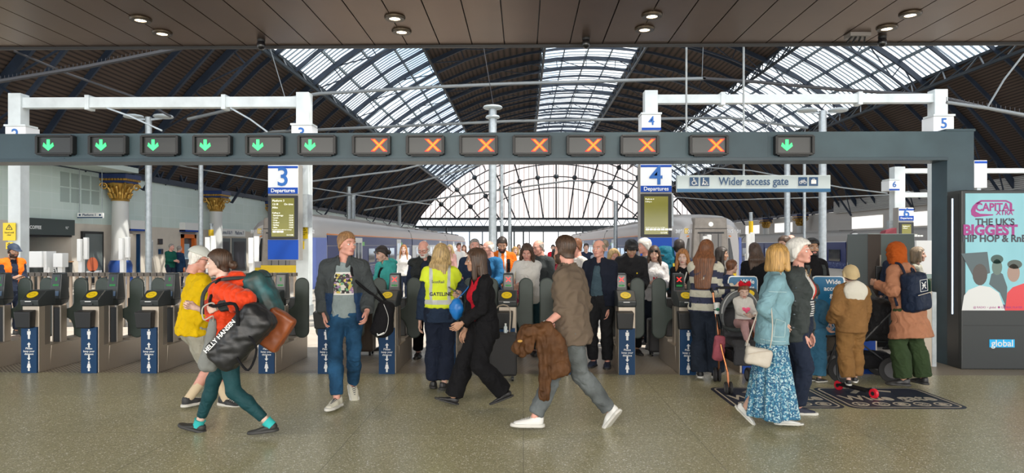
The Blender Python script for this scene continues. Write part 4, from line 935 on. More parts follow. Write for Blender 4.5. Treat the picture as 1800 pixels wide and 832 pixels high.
# --- slatted balustrade behind the gates
def balustrade(px0, px1, Y, lab, h=1.1):
    a, b = at(px0, 480, Y), at(px1, 480, Y); L = b.x - a.x
    r = empty('balustrade', (a.x, Y, 0), 0, lab, 'railing', 'slatted balustrades behind the gates')
    MB().box(0, L, -.02, .0, h - .07, h).build('top_rail', mat('rail_dark', (.10, .085, .07), .5), r); MB().box(0, L, .1, .12, h - .07, h).build('rear_rail', MATS['rail_dark'], r)
    m = MB(); x = .02
    while x < L: m.box(x - .008, x + .008, -.02, .12, h - .075, h + .003); x += .13
    m.build('rail_fins', mat('rail_fin', (.42, .36, .29), .5), r)
    m = MB(); x = .06
    while x < L: m.box(x - .025, x + .025, .03, .06, .1, h - .06); x += .13
    m.build('slats', mat('slat_warm', (.36, .28, .21), .5), r)
    x = .05
    while x < L: MB().box(x - .04, x + .04, -.02, .12, 0, h - .07).build('post', STEEL, r); x += 1.6
balustrade(-40, 194, 13.6, 'slatted balustrade at the left end, below the coffee bar'); balustrade(207, 520, 13.6, 'slatted balustrade right of the first gilded column'); balustrade(1490, 1700, 14.5, 'slatted balustrade behind the kiosk cabinet')
# --- white twin slat boards and posts
def board(px, py0, py1, Y, lab, w=.17):
    p = at(px, py0, Y); q = at(px, py1, Y)
    r = empty('twin_slat_board', (p.x, Y, 0), 0, lab, 'board', 'white twin slat boards on posts')
    for s in (-1, 1): MB().box(s * .048 - .042, s * .048 + .042, -.04 + s * .03, .04 + s * .03, q.z + s * .02, p.z + s * .015).build('slat', WHITE, r, bevel=.01)
    MB().box(-.09, -.01, -.02, .08, 0, q.z + .1).build('post', WHITE, r)
for px, y0, y1, t in ((146, 419, 458, 'before the black poster case'), (219, 418, 455, 'before the dark blue doorway'), (370, 416, 455, 'before the dark shutters above the man in yellow'), (446, 417, 462, 'before the yellow nose of the train'), (1243, 414, 445, 'before the brown gangway door'), (1319, 410, 455, 'behind the dark-haired woman by the pram'), (1500, 412, 470, 'beside the blue train above the child in brown')):
    board(px, y0, y1, 14.2, 'white twin slat board on a post ' + t)
p = at(76, 470, 14.4); r = empty('white_cabinet', (p.x, 14.4, 0), 0, 'white boxed cabinet on a post before the coffee bar', 'cabinet')
MB().box(-.2, .08, -.15, .15, p.z, p.z + .34).build('box', WHITE, r, bevel=.01); MB().box(.08, .14, -.1, .2, p.z - .05, p.z + .34).build('side_panel', WHITE, r); MB().box(.05, .18, -.06, .06, 0, p.z).build('post', WHITE, r)
p = at(107, 470, 14.4); r = empty('white_cabinet', (p.x, 14.4, 0), 0, 'small white slotted cabinet right of the larger white one', 'cabinet')
MB().box(-.1, .1, -.1, .1, p.z, p.z + .3).build('box', WHITE, r, bevel=.01); MB().box(-.04, .06, -.05, .05, 0, p.z).build('post', WHITE, r)
# --- yellow warning signs
def warn(px0, px1, py0, py1, Y, lab):
    a, b = at(px0, py1, Y), at(px1, py0, Y); w, h = (b.x - a.x) / 2, b.z - a.z
    r = empty('warning_sign', ((a.x + b.x) / 2, Y, a.z), 0, lab, 'sign', 'yellow warning signs')
    MB().box(-w, w, -.015, 0, 0, h).build('plate', mat('warning_yellow', (.85, .6, .01), .4), r)
    m = MB(); stroke(m, [(-w * .5, h * .62), (0, h * .9), (w * .5, h * .62), (-w * .5, h * .62)], w * .1, -.019, -.015); stroke(m, [(0, h * .68), (0, h * .8)], w * .1, -.019, -.015); m.build('triangle', BLACK, r)
    if h > .25: text('Stand well\nclear', h * .13, BLACK, (0, -.018, h * .38), parent=r)
    MB().box(-.03, .03, 0, .08, h * .3, h * .7).build('clip', GALV, r)
warn(6, 28, 392, 423, PY - .18, 'yellow warning sign on the first white post'); warn(11, 23, 426, 438, PY - .18, 'small yellow and white warning plate under the sign on the first post')
warn(527, 541, 396, 420, PY - .18, 'yellow warning sign beside the platform 3 screen'); warn(527, 535, 424, 438, PY - .18, 'small yellow warning plate beside the blue base of the platform 3 sign')
# --- kiosk cabinet, glass screen, stanchions at right
a, b = at(1525, 560, 11.2), at(1608, 411, 11.2)
r = empty('kiosk_cabinet', (a.x, 11.2, 0), 0, 'large dark grey cabinet behind the hijab and the child', 'cabinet'); w = b.x - a.x
MB().box(0, w, 0, .7, .08, b.z).build('body', mat('cabinet_slate', (.09, .115, .115), .45), r, bevel=.01); MB().box(0.0, w * .27, -.02, 0, .1, b.z - .01).build('dark_door', mat('cabinet_brown', (.045, .035, .03), .4), r); MB().box(.02, w - .02, .05, .65, 0, .08).build('plinth', BLACK, r)
MB().box(w * .15, w * .62, -.05, 0, 1.0, 1.32).build('card_panel', BLACK, r, bevel=.008); MB().box(w * .24, w * .26, -.04, 0, 1.1, 1.5).build('handle', STEEL, r)
tag(MB().hexa([(a.x + w * .45, 11.32, b.z), (a.x + w * .7, 11.32, b.z), (a.x + w * .7, 11.5, b.z), (a.x + w * .45, 11.5, b.z), (a.x + w * .5, 11.35, b.z + .06), (a.x + w * .72, 11.35, b.z + .1), (a.x + w * .72, 11.5, b.z + .1), (a.x + w * .5, 11.5, b.z + .05)]).build('folded_flag', [mat('flag_red_blue', (.16, .015, .03), .8)]), 'crumpled red and blue cloth lying on the kiosk cabinet', 'cloth')
a, b = at(1612, 650, 10.0), at(1655, 482, 10.0)
r = empty('glass_screen', (a.x, 10.0, 0), 0, 'low glass screen with steel rail between the pink coat and the pillar', 'screen')
MB().box(0, b.x - a.x, -.01, .01, .1, b.z).build('pane', glass_mat('screen_glass', (.8, .9, .88), .75, .05), r); MB().box(-.02, b.x - a.x, -.03, .03, 0, .1).build('base_rail', STEEL, r)
for x in (.0, b.x - a.x - .1): MB().box(x, x + .1, -.05, .05, 0, b.z + .02).build('post', STEEL, r)
a = at(1640, 640, 9.4); r = empty('steel_bollard', (a.x, 9.45, 0), 0, 'short wide steel post standing left of the dark pillar', 'post')
MB().box(-.13, .0, -.03, .03, 0, at(1640, 514, 9.4).z).build('plate', STEEL, r, bevel=.005); MB().box(.0, .06, -.03, .03, 0, at(1640, 514, 9.4).z).build('edge', GALV, r)
a = at(1640, 470, 14); r = empty('white_notice_board', (a.x, 14, 0), 0, 'white boards on stands beyond the glass screen', 'board')
MB().box(-.35, .0, -.03, .03, .98, 1.75).build('board', WHITE, r); MB().box(-.62, -.4, .1, .16, 1.0, 1.8).build('grey_board', mat('grey_board', (.4, .4, .4), .5), r); MB().box(-.2, -.15, .03, .06, 0, 1.7).build('stand', GALV, r); MB().box(-.53, -.48, .16, .2, 0, 1.7).build('stand', GALV, r)
# --- suspended wires and tie tubes
CABLE = mat('cable_dark', (.05, .05, .055), .5, .3); PIPE = mat('pipe_grey', (.22, .24, .25), .45, .4)
def span(pts, Y, rr, lab, m=PIPE, spikes=False, name='suspended_cable'):
    q = [at(px, py, Y + (y3 if len(t) else 0)) for (px, py, *t) in pts for y3 in (t[0] if t else 0,)]
    b = MB(); b.tube(q, rr, 6); o = tag(b.build(name, m), lab, 'cable', 'suspended tubes and cables under the roof')
    if spikes:
        s = MB()
        for u, v in zip(q, q[1:]):
            n = int((v - u).length / .09)
            for i in range(n): p = u.lerp(v, i / n); s.bar(p, p + Vector((0, 0, .11)), .008)
        s.build('bird_spikes', CABLE, o)
        o.data.materials[0] = m
span([(-20, 146), (150, 118), (250, 98), (345, 79)], 15, .05, 'cable tray with bird spikes crossing the dark roof at top left', CABLE, True)
span([(330, 210), (450, 182), (560, 165), (760, 153), (900, 147), (1240, 138)], 24, .06, 'upper suspended tube crossing below the glazed strips', PIPE)
span([(1235, 138), (1330, 144), (1480, 158), (1640, 168), (1800, 205)], 24, .06, 'suspended tube continuing to the right above the white beam', CABLE)
span([(300, 260), (480, 232), (700, 222), (900, 213), (1280, 207), (1420, 225)], 34, .07, 'lower suspended tube just above the beam', PIPE)
span([(25, 90), (120, 130), (240, 172), (300, 205)], 18, .03, 'thin sloping tie rod on the dark left roof', CABLE)
span([(1664, 180), (1735, 190), (1800, 202)], 14, .035, 'cable with bird spikes right of the last tall post', PIPE, True); span([(1735, 190), (1765, 140), (1800, 95)], 14, .02, 'thin rod rising to the right from the spiked cable', PIPE)
span([(212, 274), (280, 285), (420, 310), (640, 345), (760, 360)], 30, .025, 'overhead wire running down toward the platform 3 train', PIPE); span([(540, 320), (700, 300), (800, 275)], 30, .04, 'tube rising to the beam above the man in jeans', PIPE); span([(540, 355), (720, 325), (860, 285)], 40, .05, 'second tube rising behind the platform 3 post', PIPE); span([(640, 370), (800, 345), (1000, 318), (1130, 318)], 60, .07, 'far tube crossing before the glazed gable', PIPE)
span([(188, 190), (230, 205), (285, 230)], 15.5, .02, 'stay wire with insulator hanging from the left white beam', GALV); span([(405, 190), (440, 210), (470, 232)], 15.5, .02, 'stay wire with insulator hanging near the right end of the left white beam', GALV)
span([(1380, 183), (1345, 228)], 15.5, .015, 'thin stay wire below the right white beam', PIPE); span([(1577, 341), (1597, 337), (1612, 344)], 21, .02, 'drooping wire behind the beam near the small portal', PIPE)
span([(1180, 290), (1320, 300), (1480, 330), (1560, 340)], 26, .025, 'overhead wire behind the Wider access sign', PIPE); span([(1160, 345), (1260, 352), (1420, 348), (1918, 330)], 34, .025, 'overhead wire above the platform 4 train', PIPE)
span([(850, 83), (868, 190)], 20, .012, 'thin hanging rod left of the central glazed strip', CABLE); span([(1032, 83), (1000, 205)], 26, .012, 'thin hanging rod across the central glazed strip', CABLE); span([(1236, 80), (1234, 138)], 24, .012, 'thin rod hanging to the right end of the tube', PIPE); span([(475, 85), (502, 175)], 18, .012, 'thin rod left of the glazed strip', PIPE)
# ================================================================ FIGURE KIT: distance fields meshed by surface nets
class Fld:
    def __init__(s, lo, hi, h):
        s.h = h; s.lo = np.array(lo, np.float32); n = np.ceil((np.array(hi) - np.array(lo)) / h).astype(int) + 1; s.n = n
        s.ax = [s.lo[i] + h * np.arange(n[i], dtype=np.float32) for i in range(3)]
        s.v = np.full(tuple(n), .5, np.float32)
    def win(s, lo, hi):
        i0 = [int(max(0, math.floor((lo[i] - s.lo[i]) / s.h))) for i in range(3)]; i1 = [int(min(s.n[i], math.ceil((hi[i] - s.lo[i]) / s.h) + 1)) for i in range(3)]
        if any(b <= a for a, b in zip(i0, i1)): return None
        sl = tuple(slice(a, b) for a, b in zip(i0, i1))
        return sl, s.ax[0][sl[0]][:, None, None], s.ax[1][sl[1]][None, :, None], s.ax[2][sl[2]][None, None, :]
    def put(s, sl, d, k, op='u'):
        a = s.v[sl]
        if op == 'u':
            if k > 0: q = np.maximum(k - np.abs(a - d), 0) / k; s.v[sl] = np.minimum(a, d) - q * q * k * .25
            else: s.v[sl] = np.minimum(a, d)
        else:
            if k > 0: q = np.maximum(k - np.abs(a + d), 0) / k; s.v[sl] = np.maximum(a, -d) + q * q * k * .25
            else: s.v[sl] = np.maximum(a, -d)
    def rc(s, a, b, ra, rb, k=.02, op='u', flat=False):
        a = np.array(a, np.float32); b = np.array(b, np.float32); m = max(ra, rb) + k + 2 * s.h
        w = s.win(np.minimum(a, b) - m, np.maximum(a, b) + m)
        if w is None: return s
        sl, X, Y, Z = w; d = b - a; L = float(d @ d) + 1e-9
        t = np.clip(((X - a[0]) * d[0] + (Y - a[1]) * d[1] + (Z - a[2]) * d[2]) / L, 0, 1)
        q = np.sqrt((X - a[0] - t * d[0]) ** 2 + (Y - a[1] - t * d[1]) ** 2 + (Z - a[2] - t * d[2]) ** 2) - (ra + (rb - ra) * t)
        if flat: q = np.maximum(q, (((X - a[0]) * d[0] + (Y - a[1]) * d[1] + (Z - a[2]) * d[2]) / L - 1) * math.sqrt(L))
        s.put(sl, q, k, op); return s
    def ec(s, a, b, ra, rb, side, k=.03, side2=None, op='u'):
        """elliptic cone from a to b; ra, rb = (half width along side, half depth)"""
        a = np.array(a, np.float32); b = np.array(b, np.float32); m = max(*ra, *rb) + k + 2 * s.h
        w = s.win(np.minimum(a, b) - m, np.maximum(a, b) + m)
        if w is None: return s
        sl, X, Y, Z = w; d = b - a; Ln = float(np.linalg.norm(d)) + 1e-9; u = d / Ln
        sd = np.array(side, np.float32); sd = sd - u * float(sd @ u); sd /= np.linalg.norm(sd) + 1e-9; fw = np.cross(u, sd)
        px, py, pz = X - a[0], Y - a[1], Z - a[2]
        ax_ = px * u[0] + py * u[1] + pz * u[2]; t = np.clip(ax_ / Ln, 0, 1); over = ax_ - t * Ln
        p = px * sd[0] + py * sd[1] + pz * sd[2]; q = px * fw[0] + py * fw[1] + pz * fw[2]
        rx = ra[0] + (rb[0] - ra[0]) * t; ry = ra[1] + (rb[1] - ra[1]) * t; rz = np.minimum(rx, ry)
        k0 = np.sqrt((p / rx) ** 2 + (q / ry) ** 2 + (over / rz) ** 2); k1 = np.sqrt((p / rx ** 2) ** 2 + (q / ry ** 2) ** 2 + (over / rz ** 2) ** 2) + 1e-6
        s.put(sl, k0 * (k0 - 1) / k1, k, op); return s
    def el(s, c, r, k=.01, R=None, op='u'):
        m = max(r) + k + 2 * s.h; c = np.array(c, np.float32); w = s.win(c - m, c + m)
        if w is None: return s
        sl, X, Y, Z = w; x, y, z = X - c[0], Y - c[1], Z - c[2]
        if R is not None:
            R = np.array(R); x, y, z = (x * R[0][0] + y * R[1][0] + z * R[2][0], x * R[0][1] + y * R[1][1] + z * R[2][1], x * R[0][2] + y * R[1][2] + z * R[2][2])
        k0 = np.sqrt((x / r[0]) ** 2 + (y / r[1]) ** 2 + (z / r[2]) ** 2); k1 = np.sqrt((x / r[0] ** 2) ** 2 + (y / r[1] ** 2) ** 2 + (z / r[2] ** 2) ** 2) + 1e-6
        s.put(sl, k0 * (k0 - 1) / k1, k, op); return s
    def rb(s, c, half, r, R=None, k=.01, op='u'):
        """rounded box"""
        c = np.array(c, np.float32); m = float(np.linalg.norm(half)) + k + 2 * s.h; w = s.win(c - m, c + m)
        if w is None: return s
        sl, X, Y, Z = w; x, y, z = X - c[0], Y - c[1], Z - c[2]
        if R is not None:
            R = np.array(R); x, y, z = (x * R[0][0] + y * R[1][0] + z * R[2][0], x * R[0][1] + y * R[1][1] + z * R[2][1], x * R[0][2] + y * R[1][2] + z * R[2][2])
        ax_, ay, az = np.abs(x) - half[0] + r, np.abs(y) - half[1] + r, np.abs(z) - half[2] + r
        d = np.sqrt(np.maximum(ax_, 0) ** 2 + np.maximum(ay, 0) ** 2 + np.maximum(az, 0) ** 2) + np.minimum(np.maximum(ax_, np.maximum(ay, az)), 0) - r
        s.put(sl, d, k, op); return s
    def grid(s): return s.ax[0][:, None, None], s.ax[1][None, :, None], s.ax[2][None, None, :]
    def cut(s, p, n, k=.004):
        """keep the side the normal points away from"""
        X, Y, Z = s.grid(); d = (X - p[0]) * n[0] + (Y - p[1]) * n[1] + (Z - p[2]) * n[2]
        s.v = np.maximum(s.v, d); return s
    def mesh(s):
        v = s.v; inside = v < 0; n = s.n - 1
        c = inside[:-1, :-1, :-1].astype(np.int8)
        tot = np.zeros(tuple(n), np.int8)
        for dx in (0, 1):
            for dy in (0, 1):
                for dz in (0, 1): tot += inside[dx:dx + n[0], dy:dy + n[1], dz:dz + n[2]]
        act = (tot > 0) & (tot < 8); I, J, K = np.nonzero(act); N = len(I)
        if N == 0: return np.zeros((0, 3)), np.zeros((0, 4), int)
        idx = np.full(tuple(n), -1, np.int32); idx[I, J, K] = np.arange(N)
        pos = np.zeros((N, 3), np.float32); cnt = np.zeros(N, np.float32)
        for ax in range(3):
            o1, o2 = [q for q in range(3) if q != ax]
            for a in (0, 1):
                for b in (0, 1):
                    d0 = [0, 0, 0]; d0[o1] = a; d0[o2] = b; d1 = list(d0); d1[ax] = 1
                    v0 = v[I + d0[0], J + d0[1], K + d0[2]]; v1 = v[I + d1[0], J + d1[1], K + d1[2]]
                    m = (v0 < 0) != (v1 < 0); t = np.where(m, v0 / (v0 - v1 + 1e-12), 0)
                    p = np.zeros((N, 3), np.float32); p[:, o1] = a; p[:, o2] = b; p[:, ax] = t
                    pos[m] += p[m]; cnt[m] += 1
        pos = pos / cnt[:, None]; V = s.lo + s.h * (np.stack([I, J, K], 1) + pos)
        quads = []
        for ax in range(3):
            o1, o2 = [(1, 2), (2, 0), (0, 1)][ax]
            sl0 = [slice(1, -1)] * 3; sl0[ax] = slice(0, -1); sl1 = list(sl0); sl1[ax] = slice(1, None)
            A, B = inside[tuple(sl0)], inside[tuple(sl1)]; m = A != B
            i = np.stack(np.nonzero(m), 1); 
            if len(i) == 0: continue
            flip = A[m]; base = i + np.array([0 if q == ax else 1 for q in range(3)])
            def cell(d1, d2): q = base.copy(); q[:, o1] -= d1; q[:, o2] -= d2; return idx[q[:, 0], q[:, 1], q[:, 2]]
            Q = np.stack([cell(1, 1), cell(0, 1), cell(0, 0), cell(1, 0)], 1)
            Q[~flip] = Q[~flip][:, ::-1]; quads.append(Q)
        Q = np.concatenate(quads); Q = Q[(Q >= 0).all(1)]
        return V, Q
def normals(V, Q):
    n = np.cross(V[Q[:, 2]] - V[Q[:, 0]], V[Q[:, 3]] - V[Q[:, 1]]); N = np.zeros_like(V)
    for i in range(4): np.add.at(N, Q[:, i], n)
    return N / (np.linalg.norm(N, axis=1, keepdims=True) + 1e-9)
def relax(V, Q, it=1):
    for _ in range(it):
        S = np.zeros_like(V); c = np.zeros(len(V))
        for i in range(4):
            j = Q[:, (i + 1) % 4]; np.add.at(S, Q[:, i], V[j]); np.add.at(c, Q[:, i], 1); np.add.at(S, j, V[Q[:, i]]); np.add.at(c, j, 1)
        V = V * .5 + .5 * S / np.maximum(c, 1)[:, None]
    return V
def wob(P, f, seed, n=5):
    r = np.random.RandomState(seed); o = np.zeros(len(P))
    for i in range(n):
        d = r.randn(3); d /= np.linalg.norm(d); e = r.randn(3); e /= np.linalg.norm(e)
        o += np.sin(P @ d * f * (1 + .5 * r.rand()) + 6.28 * r.rand() + .9 * np.sin(P @ e * f * .7 + 6.28 * r.rand()))
    return o / n
def mk(name, V, Q, mats, parent=None, mi=None, smooth=True):
    me = bpy.data.meshes.new(name); me.vertices.add(len(V)); me.vertices.foreach_set('co', np.asarray(V, np.float32).ravel())
    Q = np.asarray(Q, np.int32); me.loops.add(Q.size); me.loops.foreach_set('vertex_index', Q.ravel()); me.polygons.add(len(Q))
    me.polygons.foreach_set('loop_start', np.arange(len(Q), dtype=np.int32) * 4); me.polygons.foreach_set('loop_total', np.full(len(Q), 4, np.int32))
    for m in (mats if isinstance(mats, (list, tuple)) else [mats]): me.materials.append(m)
    if mi is not None: me.polygons.foreach_set('material_index', np.asarray(mi, np.int32))
    me.polygons.foreach_set('use_smooth', np.full(len(Q), smooth)); me.update(calc_edges=True); me.validate()
    o = bpy.data.objects.new(name, me); COL.objects.link(o)
    if parent: o.parent = parent
    return o
# ---------------------------------------------------------------- heads (x = left, y = forward, z = up, eyes at z = 0)
def head_field(f, sex='m'):
    k = .02; w = 1.0 if sex == 'm' else .95
    f.el((0, -.012, .028), (.074 * w, .096, .084), k)
    f.el((0, .028, -.03), (.058 * w, .062, .07), .03)
    f.el((0, .03, -.065), (.05 * w, .056, .043), .025)
    f.el((0, .072, -.097), (.022 if sex == 'm' else .017, .017, .016), .02)
    for s in (-1, 1):
        f.el((s * .043 * w, .052, -.03), (.024, .024, .022), .02)
        f.rc((s * .052 * w, .0, -.075), (s * .02, .065, -.1), .014, .012, .02)
        f.el((s * .033, .09, .0), (.017, .016, .012), .012, op='s')
    f.rc((-.036, .078, .021), (.036, .078, .021), .011 if sex == 'm' else .008, .011 if sex == 'm' else .008, .015)
    f.rc((0, .086, .012), (0, .108, -.033), .0085, .0115, .012)
    for s in (-1, 1): f.el((s * .011, .1, -.037), (.0085, .011, .0085), .008)
    f.el((0, .082, -.062), (.026, .012, .0065), .007); f.el((0, .081, -.0735), (.022, .012, .0075), .007)
    f.rc((-.022, .096, -.0672), (.022, .096, -.0672), .0022, .0022, .003, op='s')
    for s in (-1, 1):
        f.el((s * .074 * w, -.008, -.012), (.009, .02, .032), .006, R=np.array(Euler((0, 0, s * .35)).to_matrix())); f.el((s * .083 * w, -.004, -.012), (.006, .011, .018), .004, op='s')
    f.rc((0, -.022, -.03), (0, -.032, -.17), .056 if sex == 'm' else .047, .06 if sex == 'm' else .05, .02)
    return f
HEADS = {}
def uv_ball(c, r, n=10, m=7):
    V = []; Q = []
    for i in range(m + 1):
        a = math.pi * i / m
        for j in range(n): b = 2 * math.pi * j / n; V.append((c[0] + r * math.sin(a) * math.cos(b), c[1] + r * math.sin(a) * math.sin(b), c[2] + r * math.cos(a)))
    for i in range(m):
        for j in range(n): Q.append((i * n + j, (i + 1) * n + j, (i + 1) * n + (j + 1) % n, i * n + (j + 1) % n))
    return np.array(V), np.array(Q)
def cat(parts):
    V, Q, M = [], [], []; k = 0
    for v, q, m in parts: V.append(np.asarray(v, float)); Q.append(np.asarray(q) + k); M.append(np.full(len(q), m) if np.isscalar(m) else m); k += len(v)
    return np.concatenate(V), np.concatenate(Q), np.concatenate(M)
def tube_np(pts, r, n=6):
    b = MB(); b.tube(pts, r, n); q = [f if len(f) == 4 else None for f in b.f]
    return np.array([tuple(p) for p in b.v]), np.array([f for f in q if f])
def head_template(sex, h):
    key = (sex, h)
    if key in HEADS: return HEADS[key]
    f = head_field(Fld((-.1, -.13, -.2), (.1, .135, .13), h), sex); f.cut((0, 0, -.165), (0, 0, -1)); V, Q = f.mesh(); V = relax(V, Q, 1)
    c = V[Q].mean(1); mi = np.zeros(len(Q), int)
    lip = (((c[:, 0] / .026) ** 2 + ((c[:, 2] + .0675) / .0125) ** 2) < 1) & (c[:, 1] > .078); mi[lip] = 4
    parts = [(V, Q, mi)]
    for s in (-1, 1):
        v, q = uv_ball((s * .033, .0715, 0), .0135); parts.append((v, q, 1))
        v, q = uv_ball((s * .033, .0795, 0), .0066, 8, 5); parts.append((v, q, 2))
        v, q = tube_np([(s * .046, .073, .0065), (s * .04, .0835, .0085), (s * .03, .087, .009), (s * .02, .0845, .0055)], [.002, .0034, .0034, .002]); parts.append((v, q, 0))
        v, q = tube_np([(s * .056, .070, .021), (s * .045, .084, .028), (s * .03, .092, .0285), (s * .016, .0945, .024)], [.0018, .0034, .004, .003]); parts.append((v, q, 3))
    HEADS[key] = cat(parts); return HEADS[key]
def zline(y, pts): return np.interp(y, [p[0] for p in pts], [p[1] for p in pts])
HL = [(-.12, -.085), (-.06, -.08), (-.02, -.05), (.0, -.012), (.02, .015), (.045, .036), (.065, .058), (.12, .066)]
HAIRS = {}
def hair_template(style, sex, h):
    key = (style, sex, h)
    if key in HAIRS: return HAIRS[key]
    L = {'long': .52, 'vlong': .60, 'bob': .17, 'shoulder': .25, 'flow': .42}.get(style, .13)
    f = head_field(Fld((-.15, -.2, -L), (.15, .16, .17), h), sex); X, Y, Z = f.grid(); hd = f.v.copy(); O = np.zeros_like(hd)
    line = HL; t = .009 + .011 * np.clip((Z - .02) / .09, 0, 1)
    reg = None
    if style == 'buzz': t = .005 + 0 * t
    elif style == 'short': pass
    elif style == 'thick': t = .013 + .02 * np.clip((Z - .02) / .09, 0, 1)
    elif style == 'fringe': line = [(-.12, -.1), (-.06, -.09), (-.02, -.06), (.0, -.02), (.02, -.0), (.045, .02), (.065, .03), (.12, .034)]; t = .016 + .02 * np.clip((Z + .0) / .09, 0, 1)
    elif style == 'curly': t = .024 + .014 * np.clip((Z - .0) / .09, 0, 1); line = [(-.12, -.095), (-.06, -.09), (-.02, -.06), (.0, -.03), (.02, .0), (.045, .03), (.065, .06), (.12, .066)]
    elif style == 'balding': t = .006 + 0 * t
    elif style in ('long', 'vlong', 'shoulder', 'bob', 'flow'): line = [(-.12, -.16), (-.02, -.14), (.012, -.09), (.03, -.05), (.05, .0), (.062, .04), (.07, .066), (.12, .07)]; t = .013 + .006 * np.clip(Z / .1, 0, 1)
    elif style == 'updo': line = HL; t = .01 + .006 * np.clip((Z) / .09, 0, 1)
    reg = zline(Y, line) - Z + O
    if style == 'balding': reg = np.maximum(reg, np.maximum(Z - .045, 0) * 1.0 + (Z - .05)); reg = np.maximum(reg, Y - .03 + O)
    f.v = np.maximum(hd - t, reg * .7).astype(np.float32)
    f.v[np.abs(X + O) > .14] = .3
    if style in ('long', 'vlong', 'flow'):
        e = L - (.1 if style == 'vlong' else .06)
        q_ = 1.3 if style == 'vlong' else 1.08; f.ec((0, -.05, .0), (0, -.095, -.14), (.088, .06), (.105 * q_, .05), (1, 0, 0), .03); f.ec((0, -.095, -.14), (0, -.115, -e), (.105 * q_, .045), (.075 * q_, .022), (1, 0, 0), .03)
        if style != 'vlong':
            for s in (-1, 1): f.rc((s * .076, .015, .03), (s * .09, .02, -.1), .022, .024, .02); f.rc((s * .09, .02, -.1), (s * .105, .07, -e * .8), .026, .014, .02)
    if style in ('bob', 'shoulder'):
        e = L - .03
        f.ec((0, -.04, .03), (0, -.06, -e + .03), (.09, .075), (.1, .06), (1, 0, 0), .03)
        for s in (-1, 1): f.rc((s * .074, .02, .04), (s * .086, .025, -e + .03), .024, .026, .02)
        f.rc((0, .1, -.03), (0, .11, -.2), .062, .075, .012, op='s'); f.rc((0, .03, -.1), (0, .03, -.3), .05, .06, .01, op='s')
        f.cut((0, 0, -e), (0, 0, -1))
    if style == 'updo': f.el((0, -.125, -.025), (.04, .038, .038), .015)
    V, Q = f.mesh(); N = normals(V, Q); V = relax(V, Q, 1)
    ang = np.arctan2(V[:, 0], V[:, 1] + .02); 
    amp = .0035 if style in ('curly',) else .0022
    if style == 'curly': V = V + N * (.007 * wob(V, 75, 3))[:, None]
    elif style in ('thick', 'fringe'): V = V + N * (.005 * wob(V * np.array([1, 1, .35]), 90, 4))[:, None]
    else: V = V + N * (amp * np.sin(ang * 34 + 2 * wob(V, 20, 5)))[:, None] + N * (.003 * wob(V * np.array([1, 1, .25]), 60, 8))[:, None]
    HAIRS[key] = (V, Q); return HAIRS[key]
def beard_template(sex, h, full=True):
    key = ('beard', full, h)
    if key in HAIRS: return HAIRS[key]
    f = head_field(Fld((-.1, -.06, -.17), (.1, .14, .04), h), 'm'); X, Y, Z = f.grid(); hd = f.v.copy()
    t = .005 + (.008 if full else .001) * np.clip((-.06 - Z) / .05, 0, 1) + 0 * hd
    top = zline(Y, [(-.1, .0), (.0, -.005), (.03, -.035), (.06, -.05), (.09, -.048), (.12, -.048)])
    r = np.maximum(Z - top, -.135 - Z) + 0 * hd; r = np.maximum(r, -(Y - .0)); 
    mouth = 1 - np.sqrt((X / .03) ** 2 + ((Z + .068) / .014) ** 2) + 0 * hd; r = np.maximum(r, mouth * .012)
    f.v = np.maximum(hd - t, r).astype(np.float32); V, Q = f.mesh(); N = normals(V, Q); V = V + N * (.0018 * wob(V, 220, 2))[:, None]
    HAIRS[key] = (V, Q); return HAIRS[key]
def hat_template(kind, h):
    key = ('hat', kind, h)
    if key in HAIRS: return HAIRS[key]
    f = head_field(Fld((-.16, -.2, -.34), (.16, .22, .17), h), 'm'); X, Y, Z = f.grid(); hd = f.v.copy()
    if kind == 'cap':
        f.v = np.maximum(hd - .026, (.042 - .14 * Y) - Z).astype(np.float32); f.v[:, :, :] = np.where(Z + 0 * hd > 0, f.v, .3)
        f.ec((0, .06, .05), (0, .17, .03), (.08, .007), (.06, .005), (1, 0, 0), .01); f.el((0, -.012, .14), (.008, .008, .006), .004)
    elif kind == 'deepcap':
        f.v = np.maximum(hd - .026, (-.02 + .5 * Y) - Z).astype(np.float32); f.ec((0, .06, .05), (0, .17, .03), (.08, .007), (.06, .005), (1, 0, 0), .01); f.el((0, -.012, .14), (.008, .008, .006), .004)
    elif kind == 'backcap':
        f.v = np.maximum(hd - .026, (.03 + .1 * Y) - Z).astype(np.float32); f.ec((0, -.08, .02), (0, -.145, -.02), (.07, .008), (.05, .007), (1, 0, 0), .02)
    elif kind == 'hijab':
        face = 1 - np.sqrt((X / .062) ** 2 + ((Z + .02) / .092) ** 2) + 0 * hd
        f.v = np.maximum(hd - .014, np.where(Y + 0 * hd > .03, face * .03, -.1)).astype(np.float32)
        f.ec((0, -.02, -.02), (0, -.02, -.16), (.088, .1), (.1, .085), (1, 0, 0), .04); f.ec((0, -.02, -.16), (0, -.02, -.27), (.1, .085), (.16, .1), (1, 0, 0), .03)
        f.rc((0, .1, -.02), (0, .13, -.05), .055, .055, .02, op='s'); f.cut((0, 0, -.29), (0, 0, -1))
    V, Q = f.mesh(); N = normals(V, Q)
    if kind == 'hijab': V = V + N * (.006 * wob(V * np.array([1, 1, 2.2]), 75, 11))[:, None]
    V = relax(V, Q, 1); HAIRS[key] = (V, Q); return HAIRS[key]
